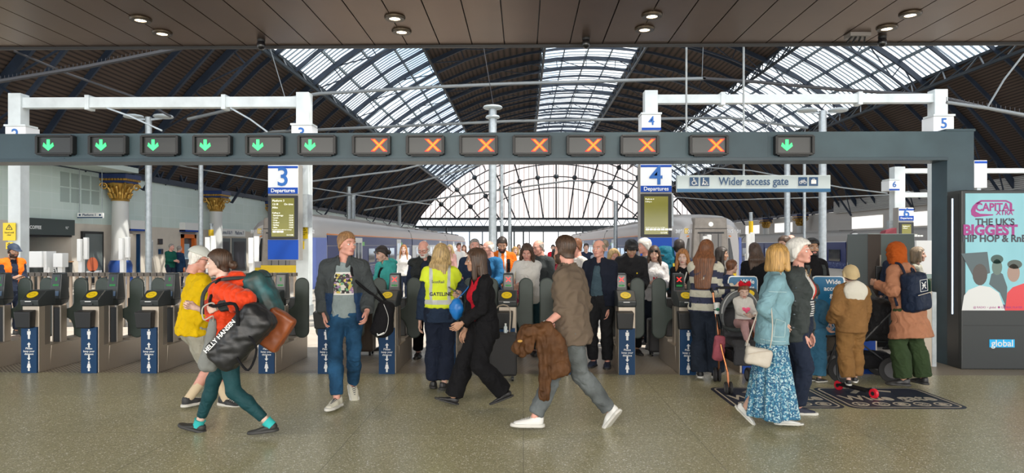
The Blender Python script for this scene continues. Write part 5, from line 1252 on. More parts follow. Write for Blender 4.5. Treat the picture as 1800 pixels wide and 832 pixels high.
# ---------------------------------------------------------------- hands (x = thumb side, y = palm normal, -z = fingers)
HANDS = {}
def hand_template(pose, h=.0042):
    key = (pose, h)
    if key in HANDS: return HANDS[key]
    f = Fld((-.07, -.05, -.21), (.09, .11, .03), h)
    f.ec((0, 0, .02), (0, 0, -.012), (.027, .021), (.03, .019), (1, 0, 0), .01); f.ec((0, 0, -.012), (-.002, .002, -.082), (.032, .017), (.041, .0125), (1, 0, 0), .012)
    b = {'relax': (.35, .55, .4), 'grip': (1.15, 1.35, .8), 'flat': (.08, .12, .08), 'hold': (.7, .8, .5)}[pose]
    for i, (x, z0, l, r) in enumerate(((-.032, -.078, (.032, .02, .018), .0078), (-.011, -.088, (.04, .026, .021), .0088), (.011, -.09, (.044, .028, .022), .009), (.032, -.085, (.038, .024, .02), .0086))):
        p = Vector((x, .002, z0)); a = 0; f.rc((x * .85, .003, z0 + .03), p, .012, r * 1.08, .008)
        for q in range(3):
            a += b[q] * (1.1 - .07 * i); e = p + Vector((x * .08 * (1 - a / 3), math.sin(a), -math.cos(a))).normalized() * l[q]
            f.rc(p, e, r * (1.04 - .08 * q), r * (.98 - .08 * q), .002); p = e
    g = 1 if pose in ('grip', 'hold') else 0
    p0, p1, p2, p3 = Vector((.022, .006, -.022)), Vector((.044, .016 + .012 * g, -.05)), Vector((.05 - .016 * g, .024 + .026 * g, -.082)), Vector((.05 - .034 * g, .03 + .03 * g, -.107))
    f.rc(p0, p1, .0165, .0125, .01); f.rc(p1, p2, .0115, .0098, .004); f.rc(p2, p3, .0096, .008, .003)
    V, Q = f.mesh(); HANDS[key] = (relax(V, Q, 1) * 1.0, Q); return HANDS[key]
# ---------------------------------------------------------------- shoes (x = left, y = toe, z = up, origin under the ankle)
SHOES = {}
def shoe_meshes(kind, mu, ms, h=.0065):
    key = (kind, mu.name, ms.name)
    if key in SHOES: return SHOES[key]
    f = Fld((-.08, -.12, -.02), (.08, .24, .2), h)
    top = .1 if kind == 'boot' else .055 if kind in ('flat', 'clog') else .075; fat = 1.12 if kind == 'clog' else .86 if kind == 'flat' else 1
    f.ec((0, -.035, .042), (0, .06, .04), (.038 * fat, .04), (.045 * fat, .038), (1, 0, 0), .02); f.ec((0, .06, .036), (0, .16, .024), (.045 * fat, .034), (.036 * fat, .022 * fat), (1, 0, 0), .02)
    f.ec((0, -.028, .05), (0, -.03, top), (.038, .046), (.038, .048), (1, 0, 0), .02)
    f.rc((0, .03, .06), (0, .1, .045), .03, .022, .02)
    if kind == 'clog': f.el((0, .12, .035), (.056, .075, .042), .02)
    f.rc((0, -.026, top + .0), (0, -.026, .25), .03, .034, .006, op='s')
    f.cut((0, 0, .014), (0, 0, -1)); f.cut((0, 0, top + .012), (0, .25, .97)) if kind != 'boot' else None
    V, Q = f.mesh(); V = relax(V, Q, 1); u = mk('shoe', V, Q, mu); mu_ = u.data; bpy.data.objects.remove(u)
    g = Fld((-.09, -.13, -.02), (.09, .25, .08), h * .8); hs = {'flat': .010, 'clog': .022, 'boot': .02}.get(kind, .02)
    g.ec((0, -.035, .01), (0, .06, .01), (.045 * fat, .03), (.05 * fat, .03), (0, 0, 1) if 0 else (1, 0, 0), .02); g.el((0, -.045, .01), (.043 * fat, .047, .04), .02); g.el((0, .13, .01), (.05 * fat, .082, .04), .03); g.ec((0, -.04, .01), (0, .13, .01), (.042 * fat, .03), (.047 * fat, .03), (1, 0, 0), .02)
    g.cut((0, 0, hs + .008), (0, 0, 1)); g.cut((0, 0, 0), (0, 0, -1)); V, Q = g.mesh(); s = mk('sole', V, Q, ms); ms_ = s.data; bpy.data.objects.remove(s)
    SHOES[key] = (mu_, ms_); return SHOES[key]
def lace_mesh(m):
    if ('lace', m.name) in SHOES: return SHOES[('lace', m.name)]
    parts = []
    for k in range(5):
        y = .035 + k * .02; z = .088 - k * .0075; v, q = tube_np([(-.026, y - .004, z - .014), (0, y, z + .002), (.026, y + .004, z - .014)], .0035, 5); parts.append((v, q, 0))
    V, Q, _ = cat(parts); o = mk('laces', V, Q, m); me = o.data; bpy.data.objects.remove(o); SHOES[('lace', m.name)] = me; return me
# ================================================================ PEOPLE
def nv(v): return np.array(v, float)
def unit(v): return v / (np.linalg.norm(v) + 1e-9)
def ik(a, t, l1, l2, pole):
    d = t - a; L = np.linalg.norm(d); m = (l1 + l2) * .998
    if L > m:
        k = min(L / m, 1.08); l1 *= k; l2 *= k
        if L > m * 1.08: t = a + d * (m * 1.08 / L); d = t - a; L = np.linalg.norm(d)
    u = d / L; x = (l1 * l1 - l2 * l2 + L * L) / (2 * L); hgt = math.sqrt(max(l1 * l1 - x * x, 0)); p = pole - u * (pole @ u)
    return a + u * x + unit(p) * hgt, t
EYEW = mat('eye_white', (.75, .72, .7), .3); IRIS = mat('iris_dark', (.03, .022, .015), .2)
def skin(n, c): return mat('skin_' + n, c, .5, var=.10, vscale=18, bump=.05, bscale=300, spec=.4)
SK = {'fair': skin('fair', (.62, .38, .29)), 'pink': skin('pink', (.64, .32, .25)), 'tan': skin('tan', (.48, .27, .18)), 'olive': skin('olive', (.42, .24, .15)), 'pale': skin('pale', (.66, .45, .37))}
LIP = mat('lips', (.45, .17, .15), .45)
def hairm(n, c, v=.45):
    return ramp_mat('hair_' + n, 'noise', ((.3, tuple(x * (1 - v) for x in c)), (.7, tuple(min(1, x * (1 + v)) for x in c))), scale=70, vec=(1, 1, .12), rough=.5, bump=.2, detail=2)
HM = {'ginger_short': hairm('sandy', (.30, .16, .07)), 'dark': hairm('dark', (.022, .014, .010)), 'brown': hairm('brown', (.06, .033, .02)), 'black': hairm('black', (.009, .008, .008)), 'blonde': hairm('blonde', (.42, .29, .13)), 'goldenblonde': hairm('goldenblonde', (.40, .23, .07)), 'auburn': hairm('auburn', (.15, .055, .02)),
      'ginger': hairm('ginger', (.36, .15, .045)), 'white': hairm('white', (.72, .70, .66), .18), 'grey': hairm('grey', (.24, .22, .20)), 'ltgrey': hairm('light_grey', (.5, .48, .45), .2), 'greybrown': hairm('grey_brown', (.24, .18, .12))}
def cloth(n, c, rough=.85, var=.13, vs=7, bump=.25, bs=250, sheen=0): return mat('cloth_' + n, tuple(x * .88 for x in c), rough, var=var, vscale=vs, bump=bump, bscale=bs, sheen=sheen, spec=.18, wrinkle=.55)
class Person:
    def __init__(s, label, px, Y, h=1.75, face=0, twist=0, sex='m', bulk=1.0, lean=(0, 0), head=(None, 5, 0), wr=None, wl=None, ar=None, al=None, tr=None, tl=None, pz=None, res=.013, skin='fair', kid=False, group=None, er=None, el=None, sw=1.0, kr=None, kl=None, z=0.0, name='person', headpx=None):
        p = at(px, 430, Y); s.loc = nv((p.x, Y, z)); s.Y = Y
        s.o = empty(name, (p.x, Y, z), 0, label, 'person', group); s.s = h / 1.75; s.sex = sex; s.res = res; s.b = bulk; s.kid = kid; k = s.s; s.skin = SK[skin]
        A = math.radians(face); s.f = nv((math.sin(A), -math.cos(A), 0)); s.l = nv((math.cos(A), math.sin(A), 0)); B = math.radians(face + twist)
        f2 = nv((math.sin(B), -math.cos(B), 0)); l2 = nv((math.cos(B), math.sin(B), 0)); up = nv((0, 0, 1))
        J = s.J = {}; s.k = k
        if not pz:
            pz = .94 * k
            for sg, w in ((1, al), (-1, ar)):
                if w is not None: a = s.pt(w, s.l, s.f) - s.l * sg * .088 * k; a[2] = max(a[2], .078 * k); pz = min(pz if pz != .94 * k else 9, a[2] + math.sqrt(max((.842 * k) ** 2 - a[0] ** 2 - a[1] ** 2, .2)) + .03 * k)
        J['pel'] = up * pz
        J['nek'] = J['pel'] + up * .52 * k + f2 * lean[0] + l2 * lean[1]; s.u = unit(J['nek'] - J['pel']); s.l2 = unit(l2 - s.u * (l2 @ s.u)); s.f2 = np.cross(s.u, s.l2) * -1 if 0 else unit(f2 - s.u * (f2 @ s.u))
        wS = (.166 if sex == 'm' else .146) * k * sw
        for q, sg in (('L', 1), ('R', -1)):
            J['sh' + q] = J['nek'] - s.u * .07 * k + s.l2 * sg * wS; J['hip' + q] = J['pel'] - up * .03 * k + s.l * sg * .088 * k
        for q, sg, w, e in (('L', 1, wl, el), ('R', -1, wr, er)):
            tgt = s.pt(w, s.l2, s.f2) if w is not None else J['sh' + q] + s.l2 * sg * .07 * k + s.f2 * .07 * k - up * .53 * k
            pole = s.pt(e, s.l2, s.f2) - J['sh' + q] if e is not None and e[0] == 'p' else (s.l2 * e[0] + s.f2 * e[1] + up * e[2] if e is not None else -s.f2 * .8 - up * .5 + s.l2 * sg * .35)
            J['el' + q], J['wr' + q] = ik(J['sh' + q], tgt, .285 * k, .25 * k, pole)
        s.toe = {}
        for q, sg, w, t, kp in (('L', 1, al, tl, kl), ('R', -1, ar, tr, kr)):
            tgt = s.pt(w, s.l, s.f) if w is not None else s.l * sg * .1 * k + up * .08 * k; tgt[2] = max(tgt[2], .078 * k)
            pole = s.f + s.l * sg * .15
            if kp is not None: pole = s.pt(kp, s.l, s.f) - J['hip' + q]
            J['kn' + q], J['an' + q] = ik(J['hip' + q], tgt, .425 * k, .42 * k, pole); s.toe[q] = t or (face + sg * 8, 0)
        hy, hp, hr = head; hy = face + twist if hy is None else hy; s.hs = (k ** .45) * (1.0 if not kid else .93)
        s.hR = (Matrix.Rotation(math.radians(hy + 180), 3, 'Z') @ Matrix.Rotation(math.radians(-hp), 3, 'X') @ Matrix.Rotation(math.radians(hr), 3, 'Y'))
        # head frame: x = left of the figure, y = forward
        C = math.radians(hy); hf = Vector((math.sin(C), -math.cos(C), 0)); hl = Vector((math.cos(C), math.sin(C), 0)); M = Matrix((hl * 1.0, hf, Vector((0, 0, 1)))).transposed()
        M = M @ Matrix.Rotation(math.radians(-hp), 3, 'X') @ Matrix.Rotation(math.radians(hr), 3, 'Y'); s.hM = np.array(M)
        J['hed'] = J['nek'] + s.u * .05 * k + nv(M @ Vector((0, .035, .118))) * s.hs
        if headpx: J['hed'] = nv(at(headpx[0], headpx[1], Y + (headpx[2] if len(headpx) > 2 else 0))) - s.loc
        s.garm = {}
    def pt(s, w, l, f):
        if w[0] == 'p': return nv(at(w[1], w[2], s.Y + w[3])) - s.loc
        return l * w[0] + f * w[1] + nv((0, 0, w[2]))
    def place(s, T, M, o, sc): V, Q = T[0], T[1]; return (V * sc) @ M.T + o, (Q if np.linalg.det(M) > 0 else Q[:, ::-1])
    def stations(s, t=0, hem=None, flare=1.0):
        J, k, b = s.J, s.k, s.b; fem = s.sex == 'f'
        R = [(.162, .112), (.128 if fem else .145, .098), (.143 if fem else .162, .108), (.105 if fem else .125, .072)]
        bm = [(b + 1) / 2, b, (b + 1) / 2, 1]; dm = [(b + 1) / 2, b ** 1.5, (b + 1) / 2, 1]
        off = [0, (b - 1) * .10, (b - 1) * .05 + .008, 0]; zz = [-.05, .14, .33, .445]
        return [(J['pel'] + s.u * z * k + (s.f2 if i else s.f) * o * k, (r[0] * k * m + t, r[1] * k * d + t), s.l if i == 0 else (s.l + s.l2) / 2 if i == 1 else s.l2) for i, (z, r, m, d, o) in enumerate(zip(zz, R, bm, dm, off))]
    def field(s, h, pad=.2):
        P = np.array([v for v in s.J.values()]); return Fld(P.min(0) - pad, P.max(0) + pad, h)
    def torso(s, F, t=0, st=None):
        st = st or s.stations(t)
        for a, b in zip(st, st[1:]): F.ec(a[0], b[0], a[1], b[1], b[2], .04)
        J, k = s.J, s.k
        for q in 'LR': F.rc(J['nek'] - s.u * .045 * k, J['sh' + q], .052 * k + t * .8, .048 * k + t * .8, .05)
        if s.sex == 'f' and not s.kid:
            for sg in (-1, 1): F.el(J['pel'] + s.u * .30 * k + s.l2 * sg * .066 * k + s.f2 * .085 * k * (s.b + 1) / 2, tuple(x * k + t * .6 for x in (.062, .056, .06)), .04)
        return F
    def arm(s, F, q, t=0, cuff=2.0, t2=None, k=.014, flat=True):
        J, c = s.J, s.k * (1 if s.sex == 'm' else .88) * (s.b * .5 + .5); a, e, w = J['sh' + q], J['el' + q], J['wr' + q]; t2 = t if t2 is None else t2
        if cuff < 1: F.rc(a, a + (e - a) * cuff, .054 * c + t * .8, .05 * c + t2, k, flat=flat)
        else:
            F.rc(a, e, .054 * c + t * .8, .044 * c + t, k); u = cuff - 1; r1 = (.042 + (.029 - .042) * u) * c + t2; F.rc(e, e + (w - e) * u, .042 * c + t, r1, .015, flat=flat)
    def leg(s, F, q, t=0, cuff=2.0, t2=None, k=.03, flat=True):
        J, c = s.J, s.k * (s.b * .35 + .65); a, e, w = J['hip' + q], J['kn' + q], J['an' + q]; t2 = t if t2 is None else t2
        if cuff < 1: F.rc(a, a + (e - a) * cuff, .09 * c + t, .07 * c + t2, k, flat=flat)
        else:
            F.rc(a, e, .09 * c + t, .057 * c + t, k); u = cuff - 1
            m = e + (w - e) * .35; back = unit(np.cross(w - e, np.cross(s.f, w - e))) * 0 - s.f * .012
            F.rc(e, m + back, .055 * c + t, .056 * c + (t + t2) / 2, .02); F.rc(m + back, e + (w - e) * u, .056 * c + (t + t2) / 2, .038 * c + t2, .02, flat=flat)
    def body(s, hair='dark', poses=('relax', 'relax'), hands=True, palm=(None, None)):
        F = s.field(max(s.res, .012)); s.torso(F, -.004)
        J, k = s.J, s.k
        for q in 'LR': s.arm(F, q, -.002, flat=False); s.leg(F, q, -.004, flat=False)
        F.rc(J['nek'] - s.u * .03, J['nek'] + (J['hed'] - J['nek']) * .5, .058 * k, .05 * k, .03)
        V, Q = F.mesh(); V = relax(V, Q, 1); parts = [(V, Q, 0)]
        T = head_template(s.sex, .0045 if s.res < .016 else .0065); v, q = s.place(T, s.hM, J['hed'], s.hs); parts.append((v, q, T[2]))
        s.hand = {}
        for q, sg, po, pm in (('L', 1, poses[1], palm[1]), ('R', -1, poses[0], palm[0])):
            d = unit(J['wr' + q] - J['el' + q]); y = (-sg * s.l2 if pm is None else s.l2 * pm[0] + s.f2 * pm[1] + nv((0, 0, pm[2]))); y = unit(y - d * (y @ d)); x = np.cross(y, d)
            if x @ (s.f2 + nv((0, 0, .8))) < 0 and pm is None: x = -x
            if pm is not None: x = np.cross(y, d) * (1 if q == 'R' else -1)
            M = np.stack([x, y, -d], 1); hk = s.hs * (1 if s.sex == 'm' else .9) * (.8 if s.kid else 1); s.hand[q] = (J['wr' + q] + d * .0, M, hk)
            if hands: T = hand_template(po, .0042 if s.res < .016 else .006); v, f = s.place(T, M, J['wr' + q] + d * .012, hk); parts.append((v, f, 0))
        V, Q, mi = cat(parts); s.bod = mk('body', V, Q, [s.skin, EYEW, IRIS, HM[hair] if hair in HM else HM['dark'], LIP], s.o, mi); return s
    def grip(s, q, d=.085): o, M, hk = s.hand[q]; return o + M @ nv((0, .022, -d)) * hk
    def hair(s, style, col, beard=None):
        h = .006 if s.res < .016 else .008
        if style: V, Q = s.place(hair_template(style, s.sex, h), s.hM, s.J['hed'], s.hs); mk('hair', V, Q, HM[col], s.o)
        if beard: V, Q = s.place(beard_template(s.sex, .0055, beard == 'full'), s.hM, s.J['hed'], s.hs); mk('beard', V, Q, HM[col], s.o)
        return s
    def hat(s, kind, m, name): V, Q = s.place(hat_template(kind, .006), s.hM, s.J['hed'], s.hs); return mk(name, V, Q, m, s.o)
    def H(s, x, y, z): return s.hM @ (nv((x, y, z)) * s.hs) + s.J['hed']
    def glasses(s, m=BLACK, up=0, dark=False):
        b = MB(); y = .098
        for sg in (-1, 1):
            b.tube([s.H(sg * .034 + .026 * math.cos(a * .52), y + up * -.012 - abs(math.cos(a * .52) * sg > 0) * 0, up + .019 * math.sin(a * .52)) for a in range(12)], .002 * s.hs, 5, closed=True)
            b.tube([s.H(sg * .06, y - .006, up + .004), s.H(sg * .078, .05, up + .004), s.H(sg * .08, -.0, up - .002)], .002 * s.hs, 5)
        b.tube([s.H(-.009, y + .004, up + .003), s.H(.009, y + .004, up + .003)], .002, 5); o = b.build('glasses', m, s.o)
        if dark:
            c = MB()
            for sg in (-1, 1): c.add([tuple(s.H(sg * .034 + .026 * math.cos(a * .52), y + .001 - up * .012, up + .019 * math.sin(a * .52))) for a in range(12)], [tuple(range(12))])
            c.build('dark_lens', mat('dark_lens', (.01, .01, .012), .08), o)
        return s
    def finish(s, name, V, Q, m, amp=.004, seed=1, mi=None, fold=.007, freq=(1, 1, 1), puff=0):
        N = normals(V, Q); J = s.J; near = np.zeros(len(V))
        for j in ('elL', 'elR', 'knL', 'knR'): near += np.exp(-((V - J[j]) ** 2).sum(1) / .012)
        near += .7 * np.exp(-((V - J['pel']) ** 2).sum(1) / .03)
        r = 1 - np.abs(wob(V * np.array([1, 1, 1.7]), 62, seed + 9)) * 3; d = amp * .8 * wob(V * np.array(freq), 24, seed) + amp * .5 * wob(V * np.array([1, 1, .6]), 85, seed + 3) + fold * .8 * np.minimum(near, 1.2) * r
        d += amp * .9 * (1 - np.abs(wob(V * np.array([1.1, 1.1, .9]), 34, seed + 21)) * 3.4); d = np.maximum(d, -.8 * amp)
        V = V + N * d[:, None] * s.k; V = relax(V, Q, 1)
        o = mk(name, V, Q, m, s.o, mi); s.garm[name] = (o, V, Q); return o
    def top(s, name, m, t=.012, hem=.02, cuff=1.93, t2=None, open=None, collar=0, neck=.066, flare=0, amp=.007, fold=.012, seed=1, stripes=None, region=None, hood=0, shoulder=1, nobust=False, vneck=0):
        """upper garment; hem = how far below the pelvis joint it ends (m)"""
        h = s.res; F = s.field(h); J, k = s.J, s.k; st = s.stations(t)
        dn = nv((0, 0, -1)); hp = st[0]; a = (hem * k + .05 * k)
        end = J['pel'] - s.u * .05 * k * 0 + (-s.u * .4 + dn * .6) * hem * k
        if hem > .06: st = [(end, (hp[1][0] * (1 + flare) + .0, hp[1][1] * (1 + flare * 1.3)), s.l)] + st
        s.torso(F, t, st)
        if vneck: F.rc(J['nek'] + s.f2 * .085 * k - s.u * vneck * k, J['nek'] + s.f2 * .06 * k + s.u * .1, .012, .085 * k, .01, op='s')
        if open:
            X, Y, Z = F.grid(); c = J['pel']; q = [X - c[0], Y - c[1], Z - c[2]]
            L = sum(q[i] * s.l2[i] for i in range(3)); Fw = sum(q[i] * s.f2[i] for i in range(3)); U = sum(q[i] * s.u[i] for i in range(3))
            w = np.clip(open[0] + (open[1] - open[0]) * (.5 * k - U) / (.5 * k), .0, 1) * k
            g = np.maximum(np.abs(L - (open[2] if len(open) > 2 else 0)) - w, -(Fw - .02)); F.v = np.maximum(F.v, -g).astype(np.float32)
        n = unit(s.u * .5 + nv((0, 0, .5))); F.cut(end, -n)
        if shoulder and cuff > 0:
            for q in 'LR': s.arm(F, q, t, cuff, t2)
        elif cuff == 0:
            for q in 'LR': F.rc(J['sh' + q] + s.l2 * (.035 if q == 'L' else -.035) * k, J['sh' + q] + s.l2 * (.2 if q == 'L' else -.2) - s.u * .03, .062 * k, .09, .006, op='s')
        nb = J['nek'] + s.f2 * .012 * k
        if collar:
            F.rc(nb - s.u * .03 * k, nb + s.u * collar * k, .078 * k + t * .4, .072 * k + t * .4, .015, flat=True)
            if open or vneck: F.rc(nb + s.f2 * .1 - s.u * .05, nb + s.f2 * .1 + s.u * .15, .03, .07, .01, op='s')
        if hood: F.el(J['nek'] - s.f2 * .10 * k + s.u * .0, (.12 * k, .065 * k, .07 * k), .03)
        F.rc(nb - s.u * .005 * k, nb + s.u * .16 * k, neck * k, (neck + .012) * k, .004, op='s')
        V, Q = F.mesh(); mi = None
        if stripes:
            c = V[Q].mean(1); co = c[:, 2] - J['pel'][2]; best = np.full(len(c), .085 * k)
            for q in 'LR':
                a0, e0, w0 = J['sh' + q], J['el' + q], J['wr' + q]
                for A, B, base in ((a0, e0, 0), (e0, w0, np.linalg.norm(e0 - a0))):
                    d = B - A; Ln = np.linalg.norm(d); t_ = np.clip((c - A) @ d / Ln ** 2, 0, 1); ds = np.linalg.norm(c - A - t_[:, None] * d, axis=1)
                    out = (ds < best) & (np.abs((c - J['nek']) @ s.l2) > .15 * k); co = np.where(out, .46 * k - (base + t_ * Ln) + stripes[1], co); best = np.where(out, ds, best)
            mi = (np.floor(co / stripes[0]).astype(int) % 2)
        if region: mi = region(s, V[Q].mean(1))
        return s.finish(name, V, Q, m, amp, seed, mi, fold)
    def legs(s, name, m, t=.012, cuff=1.95, t2=None, top=.06, amp=.006, fold=.014, seed=2, region=None):
        F = s.field(s.res); J, k = s.J, s.k; st = s.stations(t * .8)
        F.ec(st[0][0], J['pel'] + s.u * top * k, st[0][1], ((st[0][1][0] + st[1][1][0]) / 2, (st[0][1][1] + st[1][1][1]) / 2), s.l, .04)
        for q in 'LR': s.leg(F, q, t, cuff, t2, .035)
        F.cut(J['pel'] + s.u * top * k, s.u); V, Q = F.mesh(); return s.finish(name, V, Q, m, amp, seed, None if not region else region(s, V[Q].mean(1)), fold)
    def skirt(s, name, m, hem_z=.3, r0=.0, r1=.33, folds=9, sway=(0, 0)):
        F = s.field(s.res, .45); J, k = s.J, s.k; st = s.stations(.012); e = J['pel'] * nv((1, 1, 0)) + nv((0, 0, hem_z)) + s.l * sway[0] + s.f * sway[1]
        F.ec(J['pel'] + s.u * .12 * k, st[0][0], (st[1][1][0], st[1][1][1]), st[0][1], s.l, .03); F.ec(st[0][0], e, st[0][1], (r1, r1 * .72), s.l, .05); F.cut(e, nv((0, 0, -1)))
        V, Q = F.mesh(); c = V - J['pel']; a = np.arctan2(c @ s.l, c @ s.f); w = np.clip((J['pel'][2] - V[:, 2]) / (J['pel'][2] - hem_z), 0, 1)
        rad = c @ nv((1, 0, 0)), c @ nv((0, 1, 0)); d = (.035 * np.sin(a * folds + 1.5 * wob(V, 5, 3)) + .015 * np.sin(a * folds * 2.3 + 1)) * w ** 1.3
        V = V + normals(V, Q) * d[:, None] * np.array([1, 1, .2]); o = mk(name, V, Q, m, s.o); s.garm[name] = (o, V, Q); return o
    def shoes(s, kind, mu, ms, lace=None, sock=None, sockh=.12):
        k = s.hs * (1.02 if s.sex == 'm' else .9) * (.74 if s.kid else 1)
        for q in 'LR':
            yaw, pit = s.toe[q]; A = math.radians(yaw); M = Matrix(((math.cos(A), math.sin(A), 0), (math.sin(A), -math.cos(A), 0), (0, 0, 1))); # columns: left, toe, up
            l = Vector((math.cos(A), math.sin(A), 0)); t = Vector((math.sin(A), -math.cos(A), 0)); M = Matrix((l, t, Vector((0, 0, 1)))).transposed() @ Matrix.Rotation(math.radians(-pit), 3, 'X')
            mu_, ms_ = shoe_meshes(kind, mu, ms); o = bpy.data.objects.new('shoe', mu_); COL.objects.link(o); o.parent = s.o
            org = Vector(s.J['an' + q]) - M @ Vector((0, -.0, .085 * k)); o.matrix_local = Matrix.Translation(org) @ M.to_4x4() @ Matrix.Scale(k, 4)
            b = bpy.data.objects.new('sole', ms_); COL.objects.link(b); b.parent = o
            if lace: c = bpy.data.objects.new('laces', lace_mesh(lace)); COL.objects.link(c); c.parent = o
            if sock:
                a = Vector(s.J['an' + q]); d = (Vector(s.J['kn' + q]) - a).normalized(); b = MB(); b.tube([a - d * .04, a + d * .02, a + d * sockh], [.046 * s.k, .047 * s.k, .053 * s.k], 14); b.build('sock', sock, s.o, smooth=True)
        return s
    def project(s, V2, garment, c, side=1, off=.004, rot=0, axes=None):
        """flat (x, z) points laid on a garment's front (side=1) or back (-1); c = (left, up) from the pelvis joint"""
        from mathutils.bvhtree import BVHTree
        o, V, Q = s.garm[garment]; bvh = BVHTree.FromPolygons([Vector(v) for v in V], [tuple(q) for q in Q]); out = []
        f = s.f2 * side if np.isscalar(side) else nv(side); r = unit(np.cross(s.u, f)); C = s.J['pel'] + s.l2 * c[0] + s.u * c[1]; ca, sa = math.cos(rot), math.sin(rot)
        for x, z in V2:
            x, z = x * ca - z * sa, x * sa + z * ca
            p = C + r * x + s.u * z; hit = bvh.ray_cast(Vector(p + f * .6), Vector(-f), 1.2)
            out.append(tuple((hit[0] + Vector(f) * off) if hit[0] else Vector(p + f * .15)))
        return out
    def print_text(s, txt, size, m, garment, c, side=1, bold=.02, rot=0, name='lettering'):
        o = text(txt, size, m, (0, 0, 0), (0, 0, 0), ext=0, bold=bold); me = o.data; bm = bmesh.new(); bm.from_mesh(me); bmesh.ops.triangulate(bm, faces=bm.faces)
        bmesh.ops.subdivide_edges(bm, edges=[e for e in bm.edges if e.calc_length() > .03], cuts=2); P = s.project([(v.co.x, v.co.y) for v in bm.verts], garment, c, side, rot=rot)
        for v, p in zip(bm.verts, P): v.co = p
        bm.to_mesh(me); bm.free(); o.parent = s.garm[garment][0]; o.name = name; return o
    def print_patch(s, w, h, m, garment, c, side=1, n=10, name='print', off=.003, rot=0):
        pts = [(-w / 2 + w * i / n, -h / 2 + h * j / n) for j in range(n + 1) for i in range(n + 1)]; P = s.project(pts, garment, c, side, off, rot)
        Q = np.array([(j * (n + 1) + i, j * (n + 1) + i + 1, (j + 1) * (n + 1) + i + 1, (j + 1) * (n + 1) + i) for j in range(n) for i in range(n)]); o = mk(name, np.array(P), Q, m); o.parent = s.garm[garment][0]; return o
    def strap(s, pts, m, w=.03, th=.006, name='strap', parent=None):
        b = MB(); pts = [Vector(p) for p in pts]
        for p, q in zip(pts, pts[1:]): b.bar(p, q, w, th, up=s.f2)
        return b.build(name, m, parent or s.o)
def wpt(P, v): return Vector(P.loc + nv(v))
def smooth_pts(pts, n=6):
    pts = [Vector(p) for p in pts]; out = []
    for i in range(len(pts) - 1):
        a, b, c, d = pts[max(i - 1, 0)], pts[i], pts[i + 1], pts[min(i + 2, len(pts) - 1)]
        for k in range(n): t = k / n; out.append(.5 * ((2 * b) + (c - a) * t + (2 * a - 5 * b + 4 * c - d) * t * t + (3 * b - a - 3 * c + d) * t ** 3))
    return out + [pts[-1]]
BELT = mat('belt_leather', (.02, .015, .012), .4)
DENIM = cloth('blue_denim', (.018, .07, .15), var=.6, vs=5); DENIMD = cloth('dark_denim', (.02, .028, .045), var=.25, vs=5); DENIMG = cloth('grey_denim', (.13, .145, .15), var=.35, vs=5); WASH = cloth('washed_denim', (.21, .37, .43), var=.22, vs=6)
CBLACK = cloth('black', (.009, .009, .011)); CNAVY = cloth('navy', (.018, .026, .05)); CCHAR = cloth('charcoal', (.05, .058, .06)); CWHITE = cloth('white', (.72, .70, .66), var=.05)
SW = mat('shoe_white', (.7, .7, .68), .5); SB = mat('shoe_black', (.018, .018, .02), .45); SOLEW = mat('sole_white', (.6, .59, .55), .6); SOLEB = mat('sole_black', (.03, .03, .03), .6)
def hang(name, label, cat_, loc, group=None): return empty(name, loc, 0, label, cat_, group)
def fobj(F, name, m, parent, amp=.004, f=55, seed=1, off=None, stretch=(1, 1, 1)):
    V, Q = F.mesh(); V = V + normals(V, Q) * (amp * wob(V * np.array(stretch), max(f, 45), seed) + amp * .5 * wob(V * np.array(stretch), 2.1 * max(f, 45), seed + 1))[:, None]; V = relax(V, Q, 1)
    if off is not None: V = V - nv(off)
    return mk(name, V, Q, m, parent)
def bx_field(c, half, pad=.06, h=.011): return Fld(nv(c) - nv(half) - pad, nv(c) + nv(half) + pad, h)
def rot(a, ax='Y'): return np.array(Matrix.Rotation(math.radians(a), 3, ax))
def PW(*a): return nv(at(*a))
def straps(pts, m, parent, off, w=.03, name='strap', n=5):
    b = MB(); q = smooth_pts([nv(p) - nv(off) for p in pts], n)
    b.tube(q, w * .33, 6); o = b.build(name, m, parent, smooth=True); return o
# ---------------------------------------------------------------- walking man in blue jeans
P = Person('person in open grey fleece, grey picture T-shirt and blue jeans walking forward, black shoulder bag', 606, 7.15, 1.80, 8, head=(52, 2, 0), skin='pink', lean=(.02, 0), wr=('p', 570, 552, -.05), wl=('p', 645, 548, -.12), ar=('p', 592, 700, -.25), al=('p', 621, 676, .22), tr=(-12, 0), tl=(25, 38), res=.0105)
P.body('ginger_short', ('relax', 'relax')).hair('short', 'ginger_short')
P.top('t_shirt', cloth('grey_tee', (.27, .33, .34)), .018, hem=.06, cuff=.6, neck=.07, seed=4, flare=.1, amp=.0035, fold=.004)
COLL = ramp_mat('picture_collage', 'voronoi', ((0, (.02, .02, .02)), (.28, (.6, .58, .52)), (.42, (.05, .04, .05)), (.55, (.55, .45, .1)), (.66, (.3, .2, .35)), (.75, (.15, .35, .2)), (.85, (.6, .35, .38)), (1, (.02, .02, .02))), scale=38, interp='CONSTANT')
P.print_patch(.225, .235, mat('print_white', (.72, .72, .7), .7), 't_shirt', (.005, .30)); P.print_patch(.195, .205, COLL, 't_shirt', (.005, .30), off=.006, n=10, name='picture')
def low_panel(s, c):
    far = lambda q: np.linalg.norm(np.cross(c - s.J['el' + q], unit(s.J['wr' + q] - s.J['el' + q])), axis=1) > .085
    fu = lambda q: np.linalg.norm(np.cross(c - s.J['sh' + q], unit(s.J['el' + q] - s.J['sh' + q])), axis=1) > .085
    return np.where((((c - s.J['pel']) @ s.u) < .2) & far('L') & far('R') & fu('L') & fu('R'), 1, 0)
